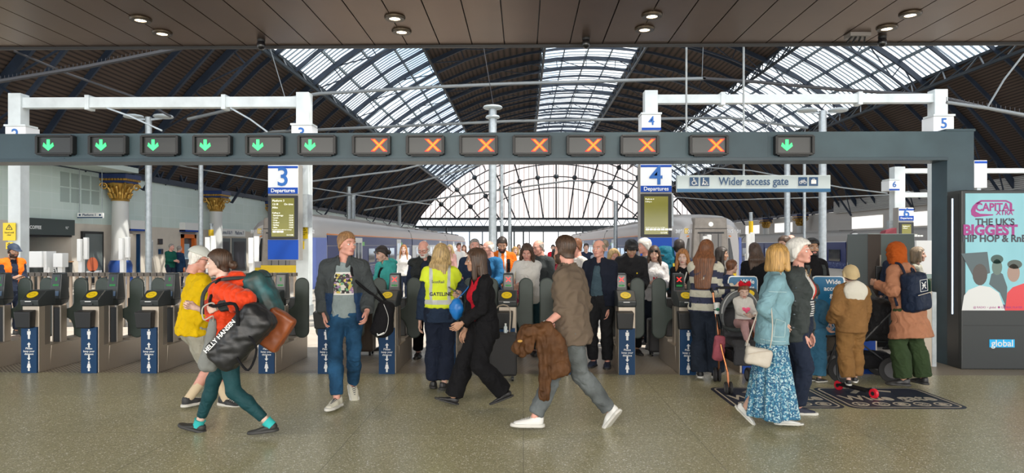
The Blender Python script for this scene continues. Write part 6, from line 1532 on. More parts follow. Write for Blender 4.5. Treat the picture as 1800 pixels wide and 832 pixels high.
P.top('fleece_jacket', [cloth('grey_fleece', (.065, .075, .08)), cloth('blue_fleece', (.02, .05, .12))], .036, hem=.10, cuff=1.95, open=(.07, .125), collar=.05, neck=.075, flare=.02, seed=5, region=low_panel)
P.legs('jeans', DENIM, .012, 1.93, .02, top=-.01); P.shoes('sneaker', mat('shoe_cream', (.62, .60, .5), .5), SOLEW, CNAVY)
o = PW(672, 560, 7.2); r = hang('shoulder_bag', 'black shoulder bag with white piping hanging at the side of the man in blue jeans', 'bag', o)
F = bx_field(o, (.16, .14, .22)); F.rb(o, (.085, .11, .19), .07, rot(18)); F.ec(o + nv((.02, 0, -.1)), o + nv((.05, 0, .08)), (.1, .1), (.07, .08), (1, 0, 0), .05); fobj(F, 'bag_body', CBLACK, r, .008, 20, 3, o)
straps([o + nv((.04, -.12, .16)), o + nv((.09, -.13, .02)), o + nv((.06, -.13, -.13)), o + nv((-.03, -.12, -.17))], WHITE, r, o, .006, 'piping')
sh = P.loc + P.J['nek']; straps([o + nv((.0, -.03, .18)), P.loc + P.J['shL'] + nv((-.04, -.13, -.12)), P.loc + P.J['shL'] + nv((-.07, -.06, .055)), P.loc + P.J['shL'] + nv((-.06, .1, .02)), o + nv((.02, .08, .18))], CBLACK, r, o, .045)
m = MB(); stroke(m, [(-.03, .005), (-.015, -.012), (.045, .016)], .009, -.125, -.119); m.build('white_tick_mark', LETTERW, r, loc=(.0, -.0, -.15))
# ---------------------------------------------------------------- walking woman with orange jacket and luggage
P = Person('person striding left in orange puffer jacket and dark green leggings, loaded with bags', 406, 5.93, 1.69, -88, sex='f', head=(-84, 3, 0), skin='pale', lean=(.06, 0), wl=('p', 384, 540, -.2), wr=(.0, .30, 1.15), el=('p', 446, 575, -.3), al=('p', 472, 744, -.1), ar=('p', 350, 753, .12), tl=(-85, 6), tr=(-95, -14), res=.0105)
P.body('brown', ('grip', 'grip')).hair('updo', 'brown')
OR = cloth('orange_puffer', (.78, .055, .008), .5, var=.1, sheen=.2); GREYG = cloth('grey_gilet', (.12, .14, .16))
P.top('blue_top', cloth('bright_blue', (.03, .18, .45)), .008, amp=.003, fold=.003, hem=.08, cuff=.4, vneck=.10, seed=3)
P.top('grey_jacket', GREYG, .018, hem=.12, cuff=1.0, open=(.05, .05), collar=.03, neck=.07, seed=7)
def puff(P, name, m, t, cuff, hood=True, hem=.1, n=13, open_=(.10, .10), depth=.014, seed=3, **kw):
    o = P.top(name, m, t, hem=hem, cuff=cuff, open=open_, collar=.02, neck=.078, seed=seed, hood=hood, **kw)
    _, V, Q = P.garm[name]; N = normals(V, Q); co = V[:, 2] / .052
    for q in 'LR':
        for A, B in ((P.J['sh' + q], P.J['el' + q]), (P.J['el' + q], P.J['wr' + q])):
            d = B - A; L = np.linalg.norm(d); tt = (V - A) @ d / L ** 2; ds = np.linalg.norm(V - A - np.clip(tt, 0, 1)[:, None] * d, axis=1); co = np.where((ds < .1) & (np.abs((V - P.J['nek']) @ P.l2) > .14), tt * L / .052, co)
    V2 = V + N * (depth * np.abs(np.sin(math.pi * co)) ** .6)[:, None]; o.data.vertices.foreach_set('co', V2.astype(np.float32).ravel()); o.data.update(); P.garm[name] = (o, V2, Q); return o
puff(P, 'puffer_jacket', OR, .034, 1.55, hem=.02)
F = P.field(.0105); e, w = P.J['elL'], P.J['wrL']; F.rc(e + (w - e) * .5, e + (w - e) * .95, .056, .05, .01, flat=True); fobj(F, 'dark_cuff', CCHAR, P.o, .004)
P.legs('leggings', cloth('leggings_green', (.012, .06, .07), .6), .006, 1.86, top=.05, amp=.002, fold=.004)
P.shoes('clog', mat('clog_black', (.025, .027, .027), .6), SOLEB, None, mat('sock_turquoise', (.03, .45, .45), .8), .03)
o = PW(424, 592, 5.6); r = hang('duffel_bag', 'large black duffel bag with white lettering slung at the hip of the striding woman', 'bag', o)
ax_ = unit(nv((.68, 0, .73))); A, B = o - ax_ * .185, o + ax_ * .185; F = bx_field(o, (.33, .2, .33)); F.ec(A, B, (.125, .13), (.125, .13), (0, 1, 0), .03); F.rb(o, (.14, .12, .29), .07, rot(43), .03); fobj(F, 'bag_body', mat('tarpaulin_black', (.013, .014, .016), .42, bump=.15, bscale=150), r, .012, 15, 4, o)
text('HELLY HANSEN', .05, LETTERW, tuple(nv((-.115, -.145, .02)) * 1.0), (math.pi / 2, -math.radians(47), 0), parent=r, bold=.02)
straps([B + nv((-.1, -.13, -.03)), o + nv((.0, -.13, .28)), P.loc + P.J['shL'] + nv((-.03, -.09, -.12)), P.loc + P.J['shL'] + nv((.02, -.03, .09)), P.loc + P.J['shL'] + nv((.08, .05, .0)), B + nv((.02, .1, .02))], CBLACK, r, o, .042)
straps([B + nv((-.02, -.12, -.1)), B + nv((.06, -.15, -.22)), o + nv((.12, -.15, -.25)), A + nv((.14, -.12, -.02))], CBLACK, r, o, .03, 'loose_strap')
o = PW(483, 580, 5.85); r = hang('leather_bag', 'brown leather satchel hanging behind the black duffel of the striding woman', 'bag', o)
F = bx_field(o, (.2, .12, .25)); F.rb(o, (.12, .06, .17), .03, rot(33), .01); fobj(F, 'bag_body', mat('tan_leather', (.26, .07, .022), .38, var=.25, vscale=9), r, .007, 14, 5, o); straps([o + nv((-.12, -.05, .14)), o + nv((-.16, -.03, .3)), P.loc + P.J['shL'] + nv((.06, .0, .05))], CBLACK, r, o, .02)
o = PW(461, 519, 6.02); r = hang('backpack', 'dark green and turquoise backpack on the back of the orange jacket', 'bag', o)
F = bx_field(o, (.22, .2, .28)); F.rb(o + nv((0, 0, .0)), (.11, .14, .22), .08, rot(-20), .03); F.rb(o + nv((.09, 0, -.06)), (.06, .11, .13), .05, rot(-20), .02); fobj(F, 'bag_body', ramp_mat('backpack_green', 'noise', ((.35, (.02, .035, .03)), (.55, (.02, .09, .10)), (.7, (.03, .16, .18))), scale=7, rough=.5), r, .008, 18, 6, o)
straps([o + nv((-.09, -.1, .16)), P.loc + P.J['shL'] + nv((.02, -.02, .085)), P.loc + P.J['shL'] + nv((-.1, -.05, -.02)), P.loc + P.J['shL'] + nv((-.11, -.06, -.2))], CCHAR, r, o, .05); F = bx_field(o, (.16, .2, .1)); F.el(o + nv((0, 0, .2)), (.12, .13, .05), .01); fobj(F, 'top_lid', CCHAR, r, .004, 20, 2, o)
o = PW(366, 610, 5.75); r = hang('drawstring_bag', 'grey drawstring bag hanging from the hand of the striding woman', 'bag', o)
F = bx_field(o, (.12, .1, .26)); F.ec(o + nv((.04, 0, .22)), o - nv((.0, 0, .15)), (.03, .025), (.085, .07), (1, 0, 0), .03); fobj(F, 'pouch', cloth('pouch_grey', (.25, .26, .25)), r, .012, 22, 7, o, (1, 1, .4))
rp = PW(380, 545, 5.7); straps([o + nv((.04, 0, .2)), rp + nv((-.02, -.02, -.05)), rp + nv((-.09, -.03, -.08)), rp + nv((-.1, -.03, .02)), rp + nv((-.02, -.02, .06)), rp], mat('rope', (.45, .43, .38), .8), r, o, .018, 'cord')
# ---------------------------------------------------------------- man in yellow
P = Person('person in yellow T-shirt, pale cap and grey shorts seen from behind, arms folded', 341, 7.0, 1.69, 128, head=(112, 14, 0), skin='pink', bulk=1.24, lean=(.05, 0), wr=(.05, .26, 1.12), wl=(-.02, .28, 1.08), ar=('p', 333, 699, -.1), al=('p', 396, 699, .05), tr=(150, 0), tl=(70, 5), res=.0105, headpx=(350, 455))
P.body('white', ('relax', 'relax')).hair('buzz', 'white'); P.hat('cap', mat('cap_pale', (.58, .60, .56), .8), 'cap')
P.top('t_shirt', cloth('yellow_tee', (.80, .52, .005)), .034, hem=.10, cuff=.85, t2=.035, neck=.07, seed=8, flare=.03, amp=.011, fold=.016); P.top('green_collar', cloth('green_vest', (.06, .14, .03)), .012, hem=-.4, cuff=0.1, neck=.06, collar=.02, seed=2)
P.legs('shorts', cloth('stone_shorts', (.40, .385, .32)), .022, .98, .055, top=.0, region=lambda s, c: np.where((c[:, 2] < s.J['knL'][2] + .07) & (c[:, 2] > s.J['knL'][2] + .055), 0, 0)); P.shoes('sneaker', mat('trainer_black', (.03, .032, .035), .6), SOLEW, WHITE, mat('sock_cream', (.62, .50, .34), .9), .16)
P.glasses(BLACK)
# ---------------------------------------------------------------- gateline attendant
P = Person('person with long fair hair seen from behind in yellow GATELINE vest and navy uniform', 774, 7.85, 1.66, 184, sex='f', head=(170, 4, 0), skin='fair', wl=('p', 738, 566, .02), wr=('p', 808, 515, -.04), er=('p', 822, 545, .0), ar=('p', 781, 673, -.08), al=('p', 762, 671, .05), tr=(150, 4), tl=(190, 4), res=.0105, bulk=1.08)
P.body('blonde', ('hold', 'relax')).hair('long', 'blonde')
P.top('navy_jacket', cloth('navy_uniform', (.022, .038, .075)), .024, hem=.13, cuff=1.95, t2=.03, collar=.03, seed=9, flare=.03)
def hv(s, c):
    u = (c - s.J['pel']) @ s.u; l = np.abs((c - s.J['pel']) @ s.l2); return np.where((u < .135) & (u > .085), 1, np.where((l > .085) & (l < .12) & (u > .1), 1, 0))
HIV = mat('hi_vis_yellow', (.68, .80, .02), .6, bump=.1, bscale=200, var=.06); REFL = mat('reflective_grey', (.50, .52, .52), .35)
P.top('hi_vis_vest', [HIV, REFL], .043, hem=-.04, cuff=.32, t2=.04, neck=.075, seed=10, region=hv)
P.print_text('GATELINE', .056, BLACK, 'hi_vis_vest', (-.01, .20), -1, bold=.03); P.print_text('ScotRail', .045, mat('print_grey', (.12, .13, .1), .6), 'hi_vis_vest', (.02, .34), -1, bold=.02)
P.legs('trousers', cloth('navy_trousers', (.014, .02, .04)), .022, 1.93, .05, top=.03); P.shoes('sneaker', SB, SOLEB, None)
g = P.grip('R') + P.loc; r = hang('smartphone', 'smartphone held up in the hand of the gateline attendant', 'phone', g); MB().obox(Matrix.Translation((-.035, -.03, .045)) @ Matrix.Rotation(math.radians(35), 4, 'Y'), .15, .075, .011).build('case', mat('phone_grey', (.10, .09, .10), .3), r, bevel=.004); MB().obox(Matrix.Translation((-.035, -.03, .045)) @ Matrix.Rotation(math.radians(35), 4, 'Y') @ Matrix.Translation((0, 0, .006)), .14, .067, .003).build('screen', mat('phone_glass', (.02, .02, .03), .1), r)
# ---------------------------------------------------------------- woman in black suit
P = Person('person with shoulder-length dark hair in black suit and red blouse striding left', 852, 7.05, 1.66, -64, sex='f', head=(-84, 4, 0), skin='tan', lean=(.05, 0), wl=('p', 813, 568, -.16), wr=('p', 818, 578, .06), el=('p', 866, 560, -.2), al=('p', 886, 689, -.08), ar=('p', 797, 697, .06), tl=(-84, 20), tr=(-88, -16), res=.0105)
P.body('brown', ('relax', 'relax')).hair('shoulder', 'brown').glasses()
P.top('red_blouse', cloth('red', (.62, .012, .03)), .012, amp=.003, fold=.004, hem=.02, cuff=.5, vneck=.13, seed=5); P.top('suit_jacket', CBLACK, .026, hem=.16, cuff=1.95, open=(.10, .05), collar=.02, neck=.08, flare=.05, seed=11)
P.legs('suit_trousers', CBLACK, .028, 1.97, .06, top=.05, seed=6); P.shoes('flat', SB, SOLEB, None)
o = PW(803, 543, 7.15); r = hang('blue_bag', 'bright blue bag carried under the arm of the woman in the black suit', 'bag', o)
F = bx_field(o, (.12, .12, .15)); F.el(o, (.075, .08, .115), .02); fobj(F, 'pouch', mat('bag_blue', (.01, .16, .50), .4, bump=.1), r, .012, 24, 3, o); straps([o + nv((0, 0, .1)), o + nv((.1, .02, .2)), P.loc + P.J['shR'] + nv((0, 0, .06))], mat('bag_blue', (.01, .16, .50), .4), r, o, .018)
# ---------------------------------------------------------------- man in brown shirt
P = Person('person in brown corduroy shirt and grey jeans striding away to the left, jacket in hand', 1008, 6.13, 1.79, -118, head=(-138, 2, 0), skin='pink', lean=(.05, 0), wl=('p', 958, 572, -.22), el=('p', 988, 556, -.1), wr=(-.18, .18, .95), al=('p', 1071, 722, .1), ar=('p', 940, 733, -.06), tl=(-128, 52), tr=(-86, -2), res=.0105, bulk=1.03)
P.body('brown', ('relax', 'grip')).hair('short', 'brown', 'full')
CORD = ramp_mat('corduroy_brown', 'wave', ((0, (.085, .06, .04)), (1, (.16, .118, .085))), scale=60, bands='X', rough=.9, bump=.2, dist=1.0)
P.top('shirt', CORD, .026, hem=.14, cuff=1.38, t2=.022, collar=.05, neck=.07, flare=.03, seed=12, amp=.011, fold=.016)
P.legs('jeans', DENIMG, .018, 1.95, .028, top=.04, seed=8); P.shoes('sneaker', SW, SOLEW, SW); b = MB(); w_, e_ = P.J['wrL'], P.J['elL']; dd = unit(w_ - e_); b.cyl(w_ - dd * .02, w_ + dd * .015, .036, 14); b.build('wristwatch', SW, P.o, smooth=True)
g = P.grip('L', .07) + P.loc; r = hang('brown_jacket', 'crumpled brown jacket hanging from the hand of the man in the brown shirt', 'jacket', g)
Yj = g[1] - .02; F = Fld(np.minimum(PW(896, 560, Yj), PW(1002, 705, Yj)) - .12, np.maximum(PW(896, 705, Yj), PW(1002, 560, Yj)) + .12, .0105)
sd = nv((1, -.15, 0))
for a, b_, ra, rb_ in (((956, 578), (925, 582), (.05, .04), (.055, .05)), ((925, 582), (908, 612), (.055, .05), (.04, .035)), ((908, 612), (918, 622), (.04, .035), (.03, .03)), ((938, 584), (928, 616), (.045, .04), (.03, .03)),
    ((958, 576), (975, 608), (.06, .045), (.10, .05)), ((975, 608), (986, 655), (.10, .05), (.085, .035)), ((950, 585), (958, 640), (.045, .04), (.05, .038)), ((958, 640), (957, 697), (.052, .04), (.042, .04)), ((985, 610), (996, 650), (.05, .045), (.04, .03)), ((965, 600), (972, 660), (.05, .05), (.03, .035))):
    F.ec(PW(*a, Yj), PW(*b_, Yj), ra, rb_, sd, .012)
V, Q = F.mesh(); N = normals(V, Q); V = V + N * (.014 * (1 - np.abs(wob(V * np.array([1, 1, .22]), 78, 5)) * 3) + .008 * wob(V * np.array([1, 1, .5]), 120, 8))[:, None]; V = relax(V, Q, 1); mk('cloth_body', V - g, Q, cloth('brown_jacket', (.095, .042, .017), .6, var=.35), r)
c = PW(914, 600, Yj - .07) - g; b = MB(); b.ball(c, (.022, .01, .012), 10, 7); b.build('ochre_patch', mat('badge_ochre', (.45, .25, .05), .7), r); b = MB(); b.tube([PW(957, 688, Yj) - g, PW(957, 697, Yj) - g], .047, 14); b.build('cuff', cloth('brown_jacket', (.13, .055, .02)), r, smooth=True)
# ---------------------------------------------------------------- woman in striped jumper
P = Person('person with long auburn hair in navy and cream striped jumper pushing a pram', 1240, 8.5, 1.70, 160, sex='f', head=(150, 10, 0), skin='fair', wr=('p', 1291, 505, -.05), er=('p', 1278, 515, -.05), wl=(-.1, .3, 1.0), ar=('p', 1257, 653, 0), al=('p', 1231, 653, 0), res=.0095, bulk=1.12)
P.body('auburn', ('hold', 'relax')).hair('vlong', 'auburn'); P.top('striped_jumper', [cloth('stripe_navy', (.05, .055, .10)), cloth('stripe_cream', (.62, .60, .50))], .034, hem=.10, cuff=1.95, t2=.025, stripes=(.082, .01), neck=.07, seed=13)
P.legs('wide_trousers', DENIMD, .026, 2.0, .075, top=.03, seed=7); P.shoes('sneaker', SB, SOLEW)
# ---------------------------------------------------------------- women with denim jacket / white hair
P = Person('person with short golden hair in pale denim jacket and blue floral skirt', 1357, 6.3, 1.63, 78, sex='f', head=(118, 2, 0), skin='fair', bulk=1.12, lean=(.03, 0), wr=('p', 1372, 570, -.13), er=('p', 1334, 556, -.2), wl=(.14, .06, .84), ar=('p', 1376, 732, -.04), al=('p', 1312, 716, .1), tr=(84, 0), tl=(60, 42), res=.0105)
P.body('goldenblonde', ('relax', 'relax')).hair('bob', 'goldenblonde')
P.top('blue_top', cloth('ink_blue', (.03, .05, .1)), .006, amp=.002, fold=.002, hem=.05, cuff=.5, seed=3); P.top('denim_jacket', WASH, .026, hem=.15, cuff=1.95, t2=.024, open=(.055, .05), collar=.045, neck=.075, flare=.10, seed=14, amp=.005, fold=.012)
FLOR = ramp_mat('floral_blue', 'voronoi', ((0, (.01, .05, .12)), (.4, (.02, .11, .22)), (.6, (.05, .22, .33)), (.75, (.45, .6, .62)), (1, (.02, .1, .2))), scale=85, rough=.8)
P.skirt('floral_skirt', FLOR, .11, r1=.29, folds=7, sway=(0, .0)); P.shoes('flat', SW, SOLEW, None)
def seam(P, garment, side, lines, m, t=.007, name='seam', off=.003):
    b = MB()
    for ln in lines:
        q = [(x0 + (x1 - x0) * i / 8, z0 + (z1 - z0) * i / 8) for (x0, z0), (x1, z1) in zip(ln, ln[1:]) for i in range(9)]; b.tube(P.project(q, garment, (0, 0), side, off), t / 2, 5)
    o = b.build(name, m, P.o, smooth=True); o.parent = P.garm[garment][0]
SEAM = cloth('seam_pale', (.42, .58, .62))
seam(P, 'denim_jacket', -P.l2, [[(-.11, -.10), (.1, -.10)], [(-.02, .05), (-.02, -.1)], [(-.0, .1), (.09, .07), (.085, -.06), (-.01, -.06), (-.0, .1)], [(-.08, .34), (.08, .34)]], SEAM)
b = MB()
for u in (.02, .14, .26, .38): 
    q = P.J['pel'] + P.u * u + P.f2 * .17 + P.l2 * -.07; b.ball(q, .011, 8, 6)
b.build('jacket_buttons', mat('button_steel', (.08, .1, .12), .3, .8), P.o)
o = PW(1333, 628, 6.02); r = hang('handbag', 'pale taupe handbag hanging over the floral skirt', 'handbag', o)
F = bx_field(o, (.14, .08, .1)); F.rb(o, (.115, .035, .078), .03, rot(12), .01); F.rb(o + nv((0, 0, .05)), (.11, .028, .03), .02, rot(12), .02); fobj(F, 'bag_body', mat('taupe_leather', (.46, .42, .36), .5, var=.1, bump=.2, bscale=90), r, .005, 18, 3, o)
straps([o + nv((.10, -.01, .08)), PW(1358, 575, 6.0), PW(1356, 520, 6.12), P.loc + P.J['shR'] + nv((.04, .02, .075)), P.loc + P.J['shR'] + nv((-.04, .1, .0)), o + nv((-.09, .05, .09))], mat('taupe_leather', (.46, .42, .36), .5), r, o, .016); b = MB(); b.tube([nv((-.1, -.04, .03)), nv((0, -.042, .05)), nv((.1, -.04, .06))], .004, 6); b.build('zip', STEEL, r)
P = Person('person with white hair in dark padded jacket open over a navy, white and red top', 1402, 6.8, 1.72, 48, sex='f', head=(50, -6, 0), skin='pink', bulk=1.12, wl=('p', 1424, 596, .0), wr=('p', 1412, 596, -.16), ar=('p', 1403, 716, -.05), al=('p', 1376, 716, .12), tr=(82, 0), res=.0105)
P.body('white', ('relax', 'relax')).hair('curly', 'white')
def tri(s, c):
    u = (c - s.J['pel']) @ s.u; l = (c - s.J['pel']) @ s.l2; return np.where(u < .22, 0, np.where(l > .03 + (u - .25) * .1, 1, 2))
P.top('panelled_top', [CNAVY, cloth('red_panel', (.6, .05, .04)), CWHITE], .012, amp=.003, fold=.004, hem=.1, cuff=.6, neck=.068, seed=4, region=tri); P.top('padded_jacket', cloth('padded_grey', (.045, .055, .055), .6), .032, hem=.2, cuff=1.95, open=(.07, .10, .02), collar=.07, neck=.08, seed=15, flare=.04)
P.print_patch(.13, .15, ramp_mat('fine_stripes', 'wave', ((0, (.02, .02, .04)), (.5, (.02, .02, .04)), (.55, (.7, .7, .68)), (1, (.7, .7, .68))), scale=14, bands='Z', detail=0), 'panelled_top', (-.02, .13), off=.006, name='striped_motif')
b = MB(); q = [P.J['nek'] + P.l2 * .07 * math.cos(a) + P.f2 * (.055 + .05 * math.sin(a) * -.0) + P.u * (.0 - .07 * math.sin(a) ** 2) for a in [math.pi * i / 12 for i in range(13)]]; b.tube([x + P.f2 * .05 for x in q], .003, 6); b.build('gold_necklace', GOLD, P.o)
P.legs('trousers', CNAVY, .02, 1.95, .03, top=.03); P.shoes('sneaker', mat('plimsoll_navy', (.02, .025, .05), .7), SOLEW, None)
# ---------------------------------------------------------------- children
P = Person('child in blue denim jacket and trousers standing behind the white-haired woman', 1430, 8.35, 1.17, 150, head=(160, 5, 0), kid=True, res=.0115, skin='fair', wr=('p', 1440, 560, 0), wl=(-.15, .15, .62), tr=(110, 0), tl=(100, 0))
P.body('brown').hair('short', 'brown'); P.top('denim_jacket', cloth('kid_blue', (.05, .16, .27)), .03, hem=.06, cuff=1.9, seed=4, hood=1); P.legs('denim_trousers', cloth('kid_denim', (.06, .2, .33)), .03, 1.9, .045, seed=4); P.shoes('sneaker', SB, SOLEW, mat('lace_orange', (.7, .25, .02), .6))
P = Person('child in tan cap and brown jacket with white fleece hood standing on a scooter', 1497, 7.78, 1.33, 182, head=(176, 2, 0), kid=True, res=.0105, skin='fair', z=.075, wl=(.17, .12, .72), wr=(-.2, .15, .70), al=(.06, -.05, .07), ar=(-.09, .1, .07), tl=(160, 0), tr=(150, 0))
P.body('brown').hair('short', 'brown'); P.hat('deepcap', mat('cap_tan', (.52, .40, .22), .85), 'cap')
TANC = cloth('tan_corduroy', (.26, .135, .05), .9, var=.15); P.top('brown_jacket', TANC, .042, hem=.15, cuff=1.95, t2=.04, seed=5, flare=.08, collar=.03, amp=.009); F = P.field(.0105); J = P.J; F.el(J['nek'] - P.f2 * .085 - P.u * .055, (.135, .065, .125), .03); F.el(J['nek'] + P.u * .01, (.1, .09, .055), .04); fobj(F, 'fleece_hood', mat('fleece_cream', (.66, .63, .55), .95, bump=.6, bscale=90), P.o, .008, 40, 4)
P.legs('brown_trousers', cloth('tan_trousers', (.25, .13, .045), .9), .034, 1.9, .05, seed=9, amp=.009, fold=.016); P.shoes('sneaker', SB, SOLEW, None)
a, b_ = ground(1474, 686), ground(1536, 701); r = hang('kick_scooter', 'black kick scooter with red wheels under the child in brown', 'scooter', (a + b_) / 2); c = (a + b_) / 2; d = (b_ - a).normalized(); n_ = Vector((-d.y, d.x, 0)); A, B = a - c, b_ - c
m = MB(); m.bar(A + d * .03 + Vector((0, 0, .075)), B - d * .05 + Vector((0, 0, .07)), .13, .022, up=(0, 0, 1)); m.build('deck', CBLACK, r, bevel=.008)
for p in (A, B):
    m = MB(); m.tube([p - n_ * .018 + Vector((0, 0, .055)), p + n_ * .018 + Vector((0, 0, .055))], .055, 22); w_ = m.build('wheel', mat('wheel_red', (.65, .01, .03), .4), r, smooth=True, bevel=.01); m = MB(); m.tube([p - n_ * .021 + Vector((0, 0, .055)), p + n_ * .021 + Vector((0, 0, .055))], .022, 14); m.build('hub', BLACK, w_, smooth=True)
m = MB(); m.bar(B - d * .1 + Vector((0, 0, .08)), B + Vector((0, 0, .115)), .06, .012); m.build('rear_mudguard', BLACK, r); m = MB(); m.tube([A + d * .04 + Vector((0, 0, .07)), A - d * .01 + Vector((0, 0, .14)), A - d * .03 + Vector((0, 0, .62))], .016, 10); m.tube([A - d * .03 - n_ * .15 + Vector((0, 0, .62)), A - d * .03 + n_ * .15 + Vector((0, 0, .62))], .014, 8); m.build('steering_column', BLACK, r, smooth=True)
# ---------------------------------------------------------------- woman in orange headscarf
P = Person('person in rust headscarf, pinkish-brown coat and green trousers reaching to the gate, navy backpack', 1597, 8.0, 1.66, -152, sex='f', head=(-150, 6, 0), skin='tan', bulk=1.15, lean=(.10, 0), wl=('p', 1541, 500, .1), el=('p', 1556, 538, -.15), wr=(-.15, .28, 1.0), ar=('p', 1622, 664, .05), al=('p', 1588, 667, -.05), tr=(-165, 0), tl=(-120, 0), res=.0105)
P.body('dark', ('relax', 'hold')); P.hat('hijab', cloth('rust', (.42, .085, .012), .9), 'headscarf')
P.top('long_coat', cloth('camel_pink', (.44, .20, .115), .9), .034, hem=.36, cuff=1.95, t2=.03, collar=.03, flare=.35, seed=17, amp=.009); P.legs('trousers', cloth('forest_green', (.035, .06, .025)), .03, 1.96, .06, top=.0, seed=3); P.shoes('sneaker', SB, SOLEB, None)
o = PW(1607, 514, 7.86); r = hang('backpack', 'navy backpack with white emblem on the back of the pinkish-brown coat', 'bag', o); R = rot(28, 'Z') @ rot(-5, 'Y')
F = bx_field(o, (.24, .2, .3)); F.rb(o, (.15, .09, .225), .06, R, .02); F.rb(o + R @ nv((0, -.07, -.1)), (.135, .06, .1), .04, R, .015); fobj(F, 'bag_body', cloth('navy_pack', (.012, .022, .05), .6), r, .005, 16, 3, o)
m = MB(); c = R @ nv((.02, -.098, .07)); Rm = Matrix(R.tolist()).to_4x4()
def dec(m, pts, t, z=-.096, o2=(0, 0)):
    q = MB(); stroke(q, [(x + o2[0], y + o2[1]) for x, y in pts], t, z - .004, z); m.add([tuple(R @ nv(v)) for v in q.v], q.f)
E = (.03, .08); _s = .75
dec(m, [(-.065, -.065), (.065, -.065), (.065, .065), (-.065, .065), (-.065, -.065)], .004, o2=E); 
for sx in (-1, 1): dec(m, [(sx * .036, .038), (sx * .013, .016), (sx * .013, -.016), (sx * .036, -.038)], .009, o2=E)
dec(m, [(-.03, .0), (.03, .0)], .012, o2=E); m.build('emblem', LETTERW, r); m = MB(); dec(m, [(-.13, -.015), (.13, -.0)], .007, z=-.125); m.build('zip', STEEL, r)
straps([o + R @ nv((-.08, .04, .2)), P.loc + P.J['shL'] + nv((.05, -.02, .085)), P.loc + P.J['shL'] + nv((.0, .1, .02)), o + R @ nv((-.14, .12, -.15))], CNAVY, r, o, .045); straps([o + R @ nv((.08, .04, .2)), P.loc + P.J['shR'] + nv((-.04, -.04, .085)), P.loc + P.J['shR'] + nv((-.02, .12, .0))], CNAVY, r, o, .045); straps([o + R @ nv((-.04, .0, .22)), o + R @ nv((0, 0, .27)), o + R @ nv((.04, 0, .22))], CNAVY, r, o, .02, 'grab_handle')
# ================================================================ PEOPLE BEYOND THE GATES
def crowd(label, px, Y, h, face, head, sex, hair, hc, topc, botc, beard=None, skin='fair', bulk=1.0, t=.022, hem=.1, wr=None, wl=None, cuff=1.93, glasses=0, hood=0, collar=0, open_=None, inner=None, jname='jacket', poses=('relax', 'relax'), kid=False, res=.017, shoe=SB, seed=1, twist=0, lname='trousers'):
    P = Person(label, px, Y, h, face, twist, sex, bulk, (.02, 0), head, wr, wl, res=res, skin=skin, kid=kid)
    P.body(hc, poses); hair and P.hair(hair, hc, beard)
    if not hair and beard: P.hair(None, hc, beard)
    if inner is not None: P.top('shirt', inner, .008, hem=.06, cuff=.5, amp=.003, fold=.003)
    P.top(jname, topc, t, hem=hem, cuff=cuff, open=open_, collar=collar, hood=hood, seed=seed); P.legs(lname, botc, .018, 1.94, .03, seed=seed + 1); P.shoes('sneaker', shoe, SOLEB)
    if glasses: P.glasses()
    return P
FWD = dict(wr=(-.08, .3, 1.08), wl=(.1, .28, 1.05), poses=('hold', 'hold'))
TEAL = cloth('turquoise_jacket', (.06, .42, .38), .6)
P = crowd('person in turquoise hooded jacket looking down, sunglasses on dark hair', 680, 10.7, 1.66, -38, (-48, 20, 0), 'f', 'updo', 'dark', TEAL, CBLACK, hood=1, hem=.2, t=.035, open_=(.05, .02), inner=CBLACK, collar=.05, **FWD, res=.014); P.glasses(BLACK, .055, True)
P = crowd('bald person with glasses and white stubble in black padded gilet over navy jumper', 747, 10.1, 1.75, 8, (-8, 22, 0), 'm', 'balding', 'white', cloth('gilet_black', (.02, .024, .024), .5), CBLACK, 'short', 'pink', 1.12, .036, .12, cuff=.12, open_=(.05, .10), inner=CNAVY, glasses=1, wr=(-.16, .22, 1.02), collar=.05, jname='padded_gilet', res=.014)
P.top('jumper_sleeves', CNAVY, .016, hem=-.3, cuff=1.93, seed=4)
crowd('person with cropped grey hair in navy polo shirt facing the gates', 834, 10.6, 1.77, 4, (8, 0, 0), 'm', 'buzz', 'grey', cloth('navy_polo', (.02, .035, .07)), CNAVY, 'short', 'pink', 1.08, .016, .12, cuff=.8, collar=.03, jname='polo_shirt', res=.014)
crowd('bald person with glasses in bright blue jacket behind the navy polo shirt', 864, 11.45, 1.74, -40, (-60, 8, 0), 'm', 'balding', 'white', cloth('mid_blue', (.03, .16, .36)), CNAVY, None, 'pink', 1.1, .024, .12, glasses=1, wl=(.22, .25, 1.0))
P = crowd('bearded person in orange hi-vis jacket with reflective bands and black straps', 882, 11.7, 1.83, 8, (4, 26, 0), 'm', 'short', 'dark', [cloth('hi_vis_orange', (.85, .17, .01), .7), REFL], CNAVY, 'full', 'tan', 1.08, .03, .15, collar=.04, **FWD)
_, V, Q = P.garm['jacket']; u = (V[Q].mean(1) - P.J['pel']) @ P.u; P.garm['jacket'][0].data.polygons.foreach_set('material_index', ((np.abs(u - .2) < .03) | ((u > .2) & (np.abs(np.abs((V[Q].mean(1) - P.J['pel']) @ P.l2) - .045) < .02) & ((V[Q].mean(1) - P.J['pel']) @ P.f2 > .03))).astype(np.int32))
for sg in (-1, 1): P.strap(P.project([(0, .12), (0, .06), (0, -.02), (0, -.1)], 'jacket', (sg * .1, .32), 1, .012), CBLACK, .05, .02, 'backpack_strap')
P = crowd('person with long brown hair in white T-shirt looking down, tote on shoulder', 927, 10.3, 1.71, 2, (-6, 28, 0), 'f', 'flow', 'brown', CWHITE, cloth('teal_skirt', (.015, .05, .065)), None, 'pink', 1.12, .03, .14, cuff=.72, jname='t_shirt', wl=(-.08, .26, 1.08), wr=(-.2, .2, .98), poses=('relax', 'relax'), res=.014)
